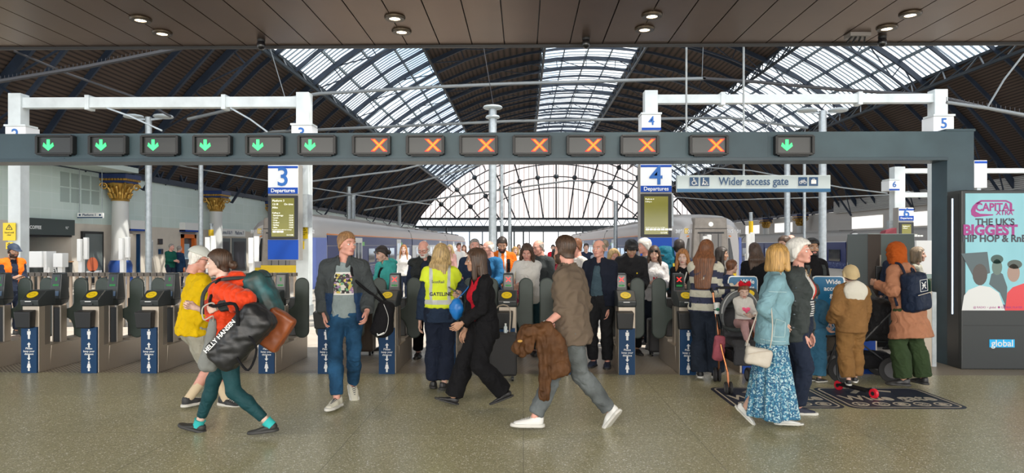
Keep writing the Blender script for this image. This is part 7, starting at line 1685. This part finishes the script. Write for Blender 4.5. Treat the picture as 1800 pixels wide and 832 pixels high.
a = P.loc + P.J['shR'] + nv((.02, -.02, .05)); r = hang('tote_bag', 'cream and pink patterned tote bag beside the white T-shirt', 'bag', a - nv((.04, .06, .5))); o = a - nv((.04, .1, .5)); F = bx_field(o, (.14, .07, .2), h=.014); F.rb(o, (.12, .03, .17), .03); fobj(F, 'bag_body', ramp_mat('tote_pattern', 'voronoi', ((0, (.6, .08, .2)), (.5, (.65, .55, .42)), (1, (.6, .15, .25))), scale=14, interp='CONSTANT'), r, .006, 40, 3, a - nv((.04, .06, .5))); straps([o + nv((.06, 0, .16)), a, o + nv((-.06, 0, .16))], cloth('tote_cream', (.6, .52, .38)), r, a - nv((.04, .06, .5)), .025)
crowd('person with glasses in dark grey jacket half hidden behind the white T-shirt', 952, 11.0, 1.76, -35, (-50, 12, 0), 'm', 'balding', 'grey', CCHAR, CBLACK, None, 'pink', 1.12, .026, .15, glasses=1, collar=.03)
crowd('person with dark hair and white collar far behind the grey jacket', 951, 12.8, 1.68, -30, (-40, 10, 0), 'f', 'updo', 'dark', CWHITE, CBLACK, None, 'fair', 1, .02)
crowd('small person in dark red top behind the brown corduroy shirt', 979, 12.2, 1.6, -10, (0, 5, 0), 'f', 'bob', 'black', cloth('dark_red', (.22, .02, .04)), CBLACK, None, 'tan')
P = crowd('person with brown hair in white T-shirt and dark backpack straps beside the brown shirt', 1018, 11.3, 1.76, -60, (-70, 6, 0), 'm', 'thick', 'auburn', CWHITE, CNAVY, None, 'pink', 1.0, .016, .12, cuff=.7, jname='t_shirt')
for sg in (-1, 1): P.strap(P.project([(0, .1), (0, .02), (0, -.08), (0, -.18)], 't_shirt', (sg * .1, .3), 1, .012), CCHAR, .05, .02, 'backpack_strap')
P = crowd('bald person in navy jacket over slate shirt and black trousers beside the gate', 1055, 9.35, 1.74, -18, (-32, 2, 0), 'm', 'balding', 'greybrown', cloth('navy_harrington', (.012, .016, .03)), cloth('black_jeans', (.016, .017, .02)), None, 'pink', 1.1, .03, .1, open_=(.035, .10, -.02), inner=cloth('slate_shirt', (.06, .10, .13)), collar=.05, wl=('p', 1071, 546, -.12), res=.0125, shoe=mat('trainer_navy', (.02, .03, .06), .6))
crowd('person with short fair hair peeping between the navy jacket and the black parka', 1076, 10.9, 1.60, 10, (15, 12, 0), 'f', 'bob', 'blonde', cloth('pale_top', (.4, .36, .33)), CBLACK, None, 'pink')
P = crowd('person with thick black fringe, headphones and black parka looking down', 1108, 10.45, 1.76, 4, (-2, 30, 0), 'm', 'fringe', 'black', cloth('parka_black', (.016, .016, .018), .6), CBLACK, None, 'olive', 1.05, .045, .2, hood=1, collar=.06, **FWD, res=.0125)
b = MB(); b.tube([P.H(.098 * math.cos(a), -.0, .03 + .10 * math.sin(a)) for a in [math.pi * i / 12 for i in range(13)]], .008, 6); q = b.build('headphones', BLACK, P.o, smooth=True)
for sg in (-1, 1): b = MB(); b.ball(P.H(sg * .09, -.005, -.01), (.022, .034, .036), 10, 7); b.build('ear_cup', BLACK, q, smooth=True)
b = MB(); b.ball(P.project([(0, 0)], 'jacket', (.06, .3), 1, .002)[0], (.012, .006, .014), 8, 6); b.build('yellow_motif', YEL, P.o)
P = crowd('person with curly grey hair and large blue rucksack, turned to the left', 1138, 11.6, 1.76, -70, (-75, 4, 0), 'm', 'curly', 'ltgrey', cloth('walker_grey', (.14, .15, .15)), CBLACK, None, 'pink', 1.1)
o = PW(1172, 475, 11.7); r = hang('rucksack', 'large teal blue rucksack on the curly grey haired walker', 'bag', o); F = bx_field(o, (.26, .22, .42), h=.015); F.rb(o, (.17, .16, .34), .11, rot(-10)); F.el(o + nv((-.03, 0, .33)), (.16, .15, .09), .02); F.rb(o + nv((.13, 0, -.08)), (.07, .12, .17), .05, rot(-10), .02); fobj(F, 'pack_body', cloth('rucksack_teal', (.008, .13, .20), .6, var=.3), r, .012, 40, 4, o)
straps([o + nv((-.08, -.15, .25)), P.loc + P.J['shL'] + nv((0, -.05, .08)), P.loc + P.J['shL'] + nv((-.1, -.06, -.1))], CCHAR, r, o, .05); b = MB(); b.bar((.08, -.17, .12), (.1, -.165, -.08), .03, .01); b.build('yellow_strap', YEL, r)
P = crowd('person with long brown hair, sunglasses on head and white printed hoodie', 1150, 11.0, 1.65, -6, (-12, 12, 0), 'f', 'long', 'brown', cloth('hoodie_white', (.66, .65, .66)), DENIMD, None, 'fair', 1.05, .036, .12, hood=1, **FWD, res=.014); P.glasses(BLACK, .055, True); P.print_text('N', .09, cloth('red', (.62, .012, .03)), 'jacket', (.0, .24), 1, bold=.03)
crowd('person with short dark hair turned away beside the brown train door', 1193, 11.6, 1.74, 150, (160, 0, 0), 'm', 'thick', 'dark', CNAVY, CBLACK, None, 'fair')
P = crowd('young person with long ginger hair in black top with white lanyard', 1201, 10.4, 1.60, -12, (-20, 12, 0), 'f', 'long', 'ginger', CBLACK, CBLACK, None, 'pale', .98, .018, .1, **FWD, jname='top', res=.014); P.strap(P.project([(-.05, .1), (-.02, 0), (.0, -.12)], 'top', (0, .3), 1, .008), CWHITE, .016, .004, 'lanyard'); P.strap(P.project([(.05, .1), (.02, 0), (.0, -.12)], 'top', (0, .3), 1, .008), CWHITE, .016, .004, 'lanyard')
crowd('child with short brown hair turned to the right beside the striped jumper', 1280, 10.5, 1.43, 95, (105, 6, 0), 'm', 'short', 'auburn', cloth('boy_blue', (.04, .06, .14)), CNAVY, None, 'fair', 1, .02, kid=True)
crowd('person with long dark wavy hair in black jacket seen from behind, beyond the pram', 1328, 10.6, 1.69, 170, (185, 0, 0), 'f', 'vlong', 'brown', CBLACK, CBLACK, None, 'fair', 1.08, .026)
crowd('person with dark hair beside the brown train door behind the striped jumper', 1262, 11.8, 1.62, 60, (70, 5, 0), 'f', 'shoulder', 'dark', CBLACK, CBLACK, None, 'tan')
crowd('person with brown beard and glasses turned left behind the white-haired woman', 1383, 11.0, 1.80, -60, (-62, 2, 0), 'm', 'thick', 'brown', CBLACK, CBLACK, 'full', 'fair', 1.05, glasses=1)
crowd('bald person just showing above the bearded glasses wearer', 1392, 12.4, 1.86, -40, (-40, 0, 0), 'm', None, 'brown', CCHAR, CBLACK, None, 'pink')
P = crowd('person with black hair and trimmed black beard in black jacket with backpack straps', 1424, 9.9, 1.75, 10, (2, 2, 0), 'm', 'thick', 'black', CBLACK, CBLACK, 'short', 'olive', 1.12, .03, .12, collar=.05, res=.0125)
for sg in (-1, 1): P.strap(P.project([(0, .12), (0, .06), (0, -.02), (0, -.1)], 'jacket', (sg * .12, .32), 1, .012), CCHAR, .05, .02, 'backpack_strap')
crowd('bald person in pale T-shirt and open checked shirt left of the kiosk cabinet', 1521, 13.2, 1.76, -15, (-20, 0, 0), 'm', None, 'ginger', cloth('checked_green', (.16, .24, .25), var=.4, vs=30), DENIMD, None, 'pink', 1, .024, .12, open_=(.06, .1), inner=cloth('pale_grey_tee', (.42, .42, .42)))
crowd('person with grey-brown hair in navy and yellow hi-vis beside the headscarf', 1577, 10.95, 1.69, -55, (-60, 8, 0), 'f', 'shoulder', 'greybrown', [CNAVY, HIV], CNAVY, None, 'fair', 1.1, .03)
_o = bpy.data.objects['jacket']
P = crowd('person in pale grey jacket with a green bag right of the headscarf', 1607, 11.0, 1.62, 60, (60, 0, 0), 'f', 'bob', 'greybrown', cloth('pale_jacket', (.42, .42, .36)), CBLACK, None, 'fair'); o = P.loc + nv((.2, .1, .95)); r = hang('backpack', 'dark green bag hanging behind the pale grey jacket', 'bag', o); F = bx_field(o, (.14, .1, .2), h=.016); F.rb(o, (.11, .07, .17), .06); fobj(F, 'bag_body', cloth('bag_green', (.02, .06, .035)), r, .008, 40, 2, o); straps([o + nv((0, 0, .15)), P.loc + P.J['shL'] + nv((0, 0, .06))], cloth('bag_green', (.02, .06, .035)), r, o, .03)
P = crowd('person in navy cap and orange hi-vis vest looking at a phone, far left', 19, 12.4, 1.68, 62, (70, 14, 0), 'm', 'short', 'dark', CNAVY, CNAVY, 'short', 'tan', 1.05, .022, .1, **FWD); P.hat('cap', mat('cap_navy', (.02, .035, .07), .7), 'cap'); P.top('hi_vis_vest', cloth('hi_vis_orange', (.85, .17, .01), .7), .034, hem=.0, cuff=.1, open=(.05, .06), seed=3)
g = P.grip('R') + P.loc; r = hang('smartphone', 'dark smartphone held by the worker in the navy cap', 'phone', g); MB().obox(Matrix.Rotation(math.radians(-25), 4, 'Y'), .15, .075, .012).build('case', BLACK, r, bevel=.004); MB().obox(Matrix.Rotation(math.radians(-25), 4, 'Y') @ Matrix.Translation((0, 0, .007)), .14, .065, .003).build('screen', mat('phone_glass', (.02, .02, .03), .1), r)
kw = dict(res=.022)
crowd('person in dark green jacket standing by the orange booth far to the left', 299, 25, 1.70, 70, (75, 5, 0), 'm', 'buzz', 'grey', cloth('bottle_green', (.01, .10, .07)), CNAVY, None, 'pink', 1.1, **FWD, **kw); crowd('person in navy coat with back turned by the orange booth far to the left', 313, 25.4, 1.62, 170, (150, 5, 0), 'm', 'buzz', 'grey', cloth('coat_navy', (.015, .04, .09)), CNAVY, None, 'pink', 1.15, .03, .25, **kw)
p = at(51, 440, 24.6); P = crowd('person with dark hair and red apron behind the coffee counter', 51, 24.6, 1.62, 70, (80, 15, 0), 'm', 'thick', 'black', cloth('apron_red', (.45, .05, .03)), CBLACK, None, 'olive', **FWD, **kw); P.o.location.x = XL - .95
for lab, px, Y, h, f, sx, hr, hc, c, sk in (('person with long ginger hair in white top standing by the blue train', 710, 19, 1.66, 5, 'f', 'long', 'ginger', CWHITE, 'pale'), ('distant person in pale pink top beyond the gateline attendant', 792, 21, 1.66, -20, 'f', 'long', 'blonde', cloth('pink_top', (.65, .36, .32)), 'fair'), ('distant person in white shirt behind the navy polo shirt', 806, 24, 1.72, 20, 'm', 'short', 'brown', CWHITE, 'pink'), ('distant person with brown hair in pale dress near the platform middle', 816, 27, 1.64, 0, 'f', 'shoulder', 'auburn', cloth('cream_top', (.6, .5, .42)), 'fair'),
    ('distant person in light blue shirt walking away along the platform 4 train', 1064, 16.5, 1.80, 175, 'm', 'buzz', 'greybrown', cloth('light_blue', (.25, .34, .5)), 'pink'), ('distant person in white top between the hi-vis worker and white T-shirt', 905, 20, 1.6, 10, 'f', 'bob', 'goldenblonde', CWHITE, 'fair'), ('distant person in dark blue jacket by the platform 4 train', 1030, 22, 1.7, 0, 'm', 'short', 'dark', CNAVY, 'fair'), ('distant person in grey hoodie by the platform 4 train', 1050, 20, 1.64, 0, 'f', 'bob', 'blonde', cloth('hoodie_grey', (.3, .33, .38)), 'fair'), ('distant person in black coat far down the middle platform', 845, 33, 1.7, 0, 'm', 'short', 'dark', CBLACK, 'fair'), ('distant person in beige coat far down the middle platform', 912, 36, 1.68, 0, 'f', 'bob', 'brown', cloth('beige_coat', (.5, .42, .33)), 'fair'), ('distant person in pink top far down the middle platform', 940, 30, 1.65, 0, 'f', 'long', 'brown', cloth('pink_top', (.65, .36, .32)), 'fair'), ('distant person in red top far down the middle platform', 972, 26, 1.66, 0, 'f', 'updo', 'dark', cloth('red', (.62, .012, .03)), 'fair')):
    crowd(lab, px, Y, h, f, (None, 3, 0), sx, hr, hc, c, CNAVY, None, sk, **kw)
# ---------------------------------------------------------------- luggage
def suitcase(px, py, Y, w, h, d, m, lab, handle=.35, rz=0, ribs=0):
    p = at(px, py, Y); r = empty('suitcase', (p.x, Y, 0), math.radians(rz), lab, 'suitcase'); z = .06
    MB().box(-w / 2, w / 2, -d / 2, d / 2, z, z + h).build('shell', m, r, bevel=.03)
    for k in range(ribs): MB().box(-w / 2 + w * (k + .5) / ribs - .006, -w / 2 + w * (k + .5) / ribs + .006, -d / 2 - .006, d / 2 + .006, z + .05, z + h - .04).build('rib', m, r, bevel=.003)
    MB().box(-w / 2 - .004, w / 2 + .004, -.012, .012, z + .02, z + h - .02).build('zip', BLACK, r)
    for sx in (-1, 1):
        for sy in (-1, 1): b = MB(); b.tube([(sx * (w / 2 - .05) - .012, sy * (d / 2 - .04), .028), (sx * (w / 2 - .05) + .012, sy * (d / 2 - .04), .028)], .028, 12); b.bar((sx * (w / 2 - .05), sy * (d / 2 - .04), .03), (sx * (w / 2 - .05), sy * (d / 2 - .04), z + .01), .03); b.build('wheel', BLACK, r)
    b = MB(); b.tube(smooth_pts([(-.08, d * .3, z + h), (-.08, d * .3, z + h + handle), (.08, d * .3, z + h + handle), (.08, d * .3, z + h)], 4), .01, 6); b.build('pull_handle', STEEL, r); return r
suitcase(634, 600, 10.3, .42, .6, .26, mat('suitcase_bronze', (.075, .05, .035), .4), 'ribbed bronze suitcase behind the man in blue jeans', ribs=6); suitcase(884, 630, 8.42, .34, .52, .24, mat('suitcase_black', (.018, .018, .02), .6, bump=.2, bscale=150), 'black cabin suitcase behind the woman in the black suit', .3)
p = at(889, 590, 8.5); r = empty('bottle', (p.x, 8.42, .58), 0, 'small clear bottle standing on the black cabin suitcase', 'bottle'); b = MB(); b.lathe([(0, 0), (.022, 0), (.022, .07), (.01, .09), (.01, .1), (0, .1)], n=12); b.build('flask', mat('bottle_clear', (.6, .68, .7), .15), r, smooth=True); MB().lathe([(0, .1), (.012, .1), (.012, .115), (0, .115)], n=10).build('lid', WHITE, r)
suitcase(1160, 630, 10.3, .36, .5, .24, mat('suitcase_dark', (.03, .03, .035), .5), 'dark wheeled suitcase behind the gate paddles by the white hoodie')
# ---------------------------------------------------------------- prams
def wheel(c, r_, w, ax, parent, name='wheel', hub=None):
    b = MB(); ax = Vector(ax).normalized(); c = Vector(c); b.tube([c - ax * w * .5, c + ax * w * .5], r_, 24); o = b.build(name, mat('tyre_black', (.02, .02, .022), .7), parent, smooth=True, bevel=.006)
    b = MB(); b.tube([c - ax * w * .56, c + ax * w * .56], r_ * .62, 18); b.build('hub', hub or mat('hub_grey', (.12, .12, .13), .4), o, smooth=True); return o
COP = mat('copper_frame', (.50, .20, .10), .3, .85)
o = at(1300, 675, 8.0); r = empty('pram', (o.x, 8.0, 0), 0, 'copper framed pram with grey hood beside the striped jumper', 'pram')
X = lambda px, py, dy=0: Vector(at(px, py, 8.0 + dy)) - Vector((o.x, 8.0, 0))
for sg in (-1, 1):
    b = MB(); b.tube([X(1262, 515, .3) + Vector((.14 + sg * .2, 0, 0)), X(1272, 590, .18) + Vector((.14 + sg * .2, 0, 0)), X(1290, 655, -.35) + Vector((.1 + sg * .17, 0, 0)), Vector((X(1290, 655, -.36).x + .1 + sg * .16, -.36, .08))], .013, 8); b.build('frame_tube', COP, r, smooth=True)
    b = MB(); b.tube([X(1277, 580, .1) + Vector((.12 + sg * .2, 0, 0)), X(1275, 655, .35) + Vector((.12 + sg * .2, 0, .02))], .012, 8); b.build('rear_tube', COP, r, smooth=True)
    for dy, q in ((-.36, .16), (.36, .2)):
        cx = X(1290 if dy < 0 else 1275, 655, dy).x + .1 + sg * q
        for e in (-.025, .025): wheel((cx + e, dy, .07 if dy < 0 else .085), .07 if dy < 0 else .085, .028, (1, .1 * sg, 0), r)
b = MB(); b.tube(smooth_pts([X(1262, 515, .3) + Vector((-.06, 0, 0)), X(1262, 507, .38) + Vector((-.05, 0, 0)), X(1262, 507, .38) + Vector((.33, 0, 0)), X(1262, 515, .3) + Vector((.34, 0, 0))], 5), .018, 8); b.build('handlebar', BLACK, r, smooth=True)
C = nv(X(1300, 560, .05)); HG = cloth('hood_grey', (.16, .17, .18), .8)
F = bx_field(C, (.3, .4, .35), h=.013); F.el(C + nv((0, .02, .06)), (.215, .30, .27), .01); F.el(C + nv((0, -.04, .02)), (.185, .30, .235), .01, op='s'); F.cut(C + nv((0, -.02, 0)), unit(nv((0, -.9, -.25))))
fobj(F, 'hood', HG, r, .006, 40, 3); F = bx_field(C - nv((0, 0, .15)), (.3, .35, .3), h=.014); F.rb(C + nv((0, .1, -.12)), (.17, .04, .24), .03, rot(-18, 'X'), .02); F.rb(C + nv((0, -.08, -.26)), (.17, .18, .04), .03, None, .03); F.rb(C + nv((0, -.26, -.38)), (.15, .03, .13), .02, None, .02); fobj(F, 'seat', cloth('seat_charcoal', (.06, .06, .065)), r, .005, 40, 2)
b = MB(); b.tube(smooth_pts([C + nv((-.19, -.02, -.1)), C + nv((-.15, -.28, -.1)), C + nv((.15, -.28, -.1)), C + nv((.19, -.02, -.1))], 6), .022, 8); b.build('bumper_bar', CCHAR, r, smooth=True); b = MB(); b.hexa([tuple(C + nv(v)) for v in ((-.15, -.25, -.48), (.15, -.25, -.48), (.15, .25, -.48), (-.15, .25, -.48), (-.18, -.28, -.34), (.18, -.28, -.34), (.18, .3, -.34), (-.18, .3, -.34))]); b.build('basket', CBLACK, r, bevel=.01)
b = MB(); b.tube([C + nv((.215 * math.cos(a), -.03 - .02 * math.sin(a), .06 + .27 * math.sin(a))) for a in [math.pi * i / 16 for i in range(17)]], .008, 6); b.build('hood_piping', mat('piping_pale', (.45, .46, .46), .6), r)
P = Person('toddler with red bow in white top with pink heart sitting in the copper pram', 1306, 7.93, .92, 4, head=(-8, 26, 0), kid=True, sex='f', res=.0105, skin='pale', pz=.62, wr=(-.05, .22, .72), wl=(.06, .22, .70), al=(.07, .30, .42), ar=(-.07, .30, .42), kl=(.07, .22, .62), kr=(-.07, .22, .62), z=.16)
P.body('auburn', ('relax', 'relax')).hair('short', 'auburn'); P.top('white_top', CWHITE, .014, hem=.04, cuff=1.7, seed=3, amp=.004, fold=.006); P.legs('leggings', cloth('toddler_pink', (.5, .3, .3)), .012, 1.9, seed=2, amp=.003, fold=.004); P.shoes('sneaker', SW, SOLEW)
hp = [(.05 * math.sin(t) ** 3 * 1.0, .045 * (.8125 * math.cos(t) - .3125 * math.cos(2 * t) - .125 * math.cos(3 * t))) for t in [2 * math.pi * i / 24 for i in range(24)]]; c3 = P.project(hp, 'white_top', (.0, .14), 1, .004); b = MB(); b.add(c3 + [tuple(np.mean(c3, 0))], [(i, (i + 1) % 24, 24) for i in range(24)]); b.build('pink_heart', mat('heart_pink', (.85, .12, .25), .7), P.o)
F = Fld(P.H(0, 0, .1) - .12, P.H(0, 0, .1) + .12, .006)
for sg in (-1, 1): F.ec(P.H(sg * .008, .03, .128), P.H(sg * .07, .02, .14), (.014, .014), (.04, .02), P.hM @ nv((0, 0, 1)), .006)
F.el(P.H(0, .035, .128), (.016, .016, .016), .004); fobj(F, 'bow', cloth('red', (.62, .012, .03)), P.o, .003, 60, 2)
o2 = PW(1264, 612, 8.1); r2 = hang('changing_bag', 'pink changing bag hanging on the pram beside the striped jumper', 'bag', o2); F = bx_field(o2, (.1, .1, .2)); F.rb(o2, (.065, .06, .15), .04, rot(8)); F.rb(o2 + nv((0, -.05, -.05)), (.05, .03, .07), .02, rot(8), .01); fobj(F, 'bag_body', cloth('bag_pink', (.48, .12, .16), .6), r2, .006, 45, 2, o2); straps([o2 + nv((-.03, 0, .13)), o2 + nv((0, .1, .42)), o2 + nv((.03, 0, .13))], CCHAR, r2, o2, .022)
o2 = PW(1260, 552, 8.18); r2 = hang('drinks_cup', 'small takeaway cup with green mark in the pram cup holder', 'cup', o2); MB().lathe([(0, 0), (.028, 0), (.036, .11), (0, .11)], n=14).build('cup', WHITE, r2, smooth=True); MB().lathe([(0, .108), (.04, .108), (.04, .122), (.034, .135), (0, .135)], n=14).build('lid', WHITE, r2); b = MB(); b.prism(disc(0, .055, .02), -.036, -.026); b.build('green_disc', mat('cup_green', (.01, .22, .1), .5), r2); b = MB(); b.tube([(.035 * math.cos(a * .6), .035 * math.sin(a * .6), .05) for a in range(11)], .006, 6); b.tube([(.03, .0, .05), (.12, .12, .06)], .008, 6); b.build('holder', BLACK, r2)
# second pram
o = at(1512, 655, 8.52); r = empty('pram', (o.x, 8.52, 0), 0, 'black pram with large wheels between the child in brown and the headscarf', 'pram'); X = lambda px, py, dy=0: Vector(at(px, py, 8.52 + dy)) - Vector((o.x, 8.52, 0))
for px, rr in ((1471, .16), (1558, .16)):
    for dy in (-.24, .26): wheel((X(px, 0).x + dy * .2, dy, rr), rr, .04, (.25, 1, 0), r)
for dy in (-.2, .22):
    b = MB(); b.tube([X(1471, 645, 0) + Vector((0, dy, 0)), X(1490, 590, 0) + Vector((0, dy, 0)), X(1470, 545, 0) + Vector((0, dy, 0))], .014, 8); b.tube([X(1558, 645, 0) + Vector((0, dy, 0)), X(1500, 600, 0) + Vector((0, dy, 0)), X(1566, 530, 0) + Vector((0, dy, 0)), X(1580, 512) + Vector((0, dy, 0))], .014, 8); b.build('frame_tube', BLACK, r, smooth=True)
b = MB(); b.tube([X(1580, 512) + Vector((0, -.2, 0)), X(1580, 512) + Vector((0, .22, 0))], .02, 8); b.build('handlebar', BLACK, r, smooth=True)
C = nv(X(1538, 560)); F = bx_field(C, (.32, .34, .36), h=.014); F.rb(C + nv((0, 0, .02)), (.16, .21, .24), .12, rot(8)); F.rb(C + nv((-.1, 0, -.2)), (.2, .19, .06), .04, None, .04); fobj(F, 'seat_and_hood', cloth('pram_black', (.013, .013, .015), .6), r, .012, 42, 3); C2 = nv(X(1530, 632)); F = bx_field(C2, (.26, .26, .15), h=.016); F.rb(C2, (.2, .2, .09), .05, None, .02); fobj(F, 'basket', CBLACK, r, .008, 40, 4)
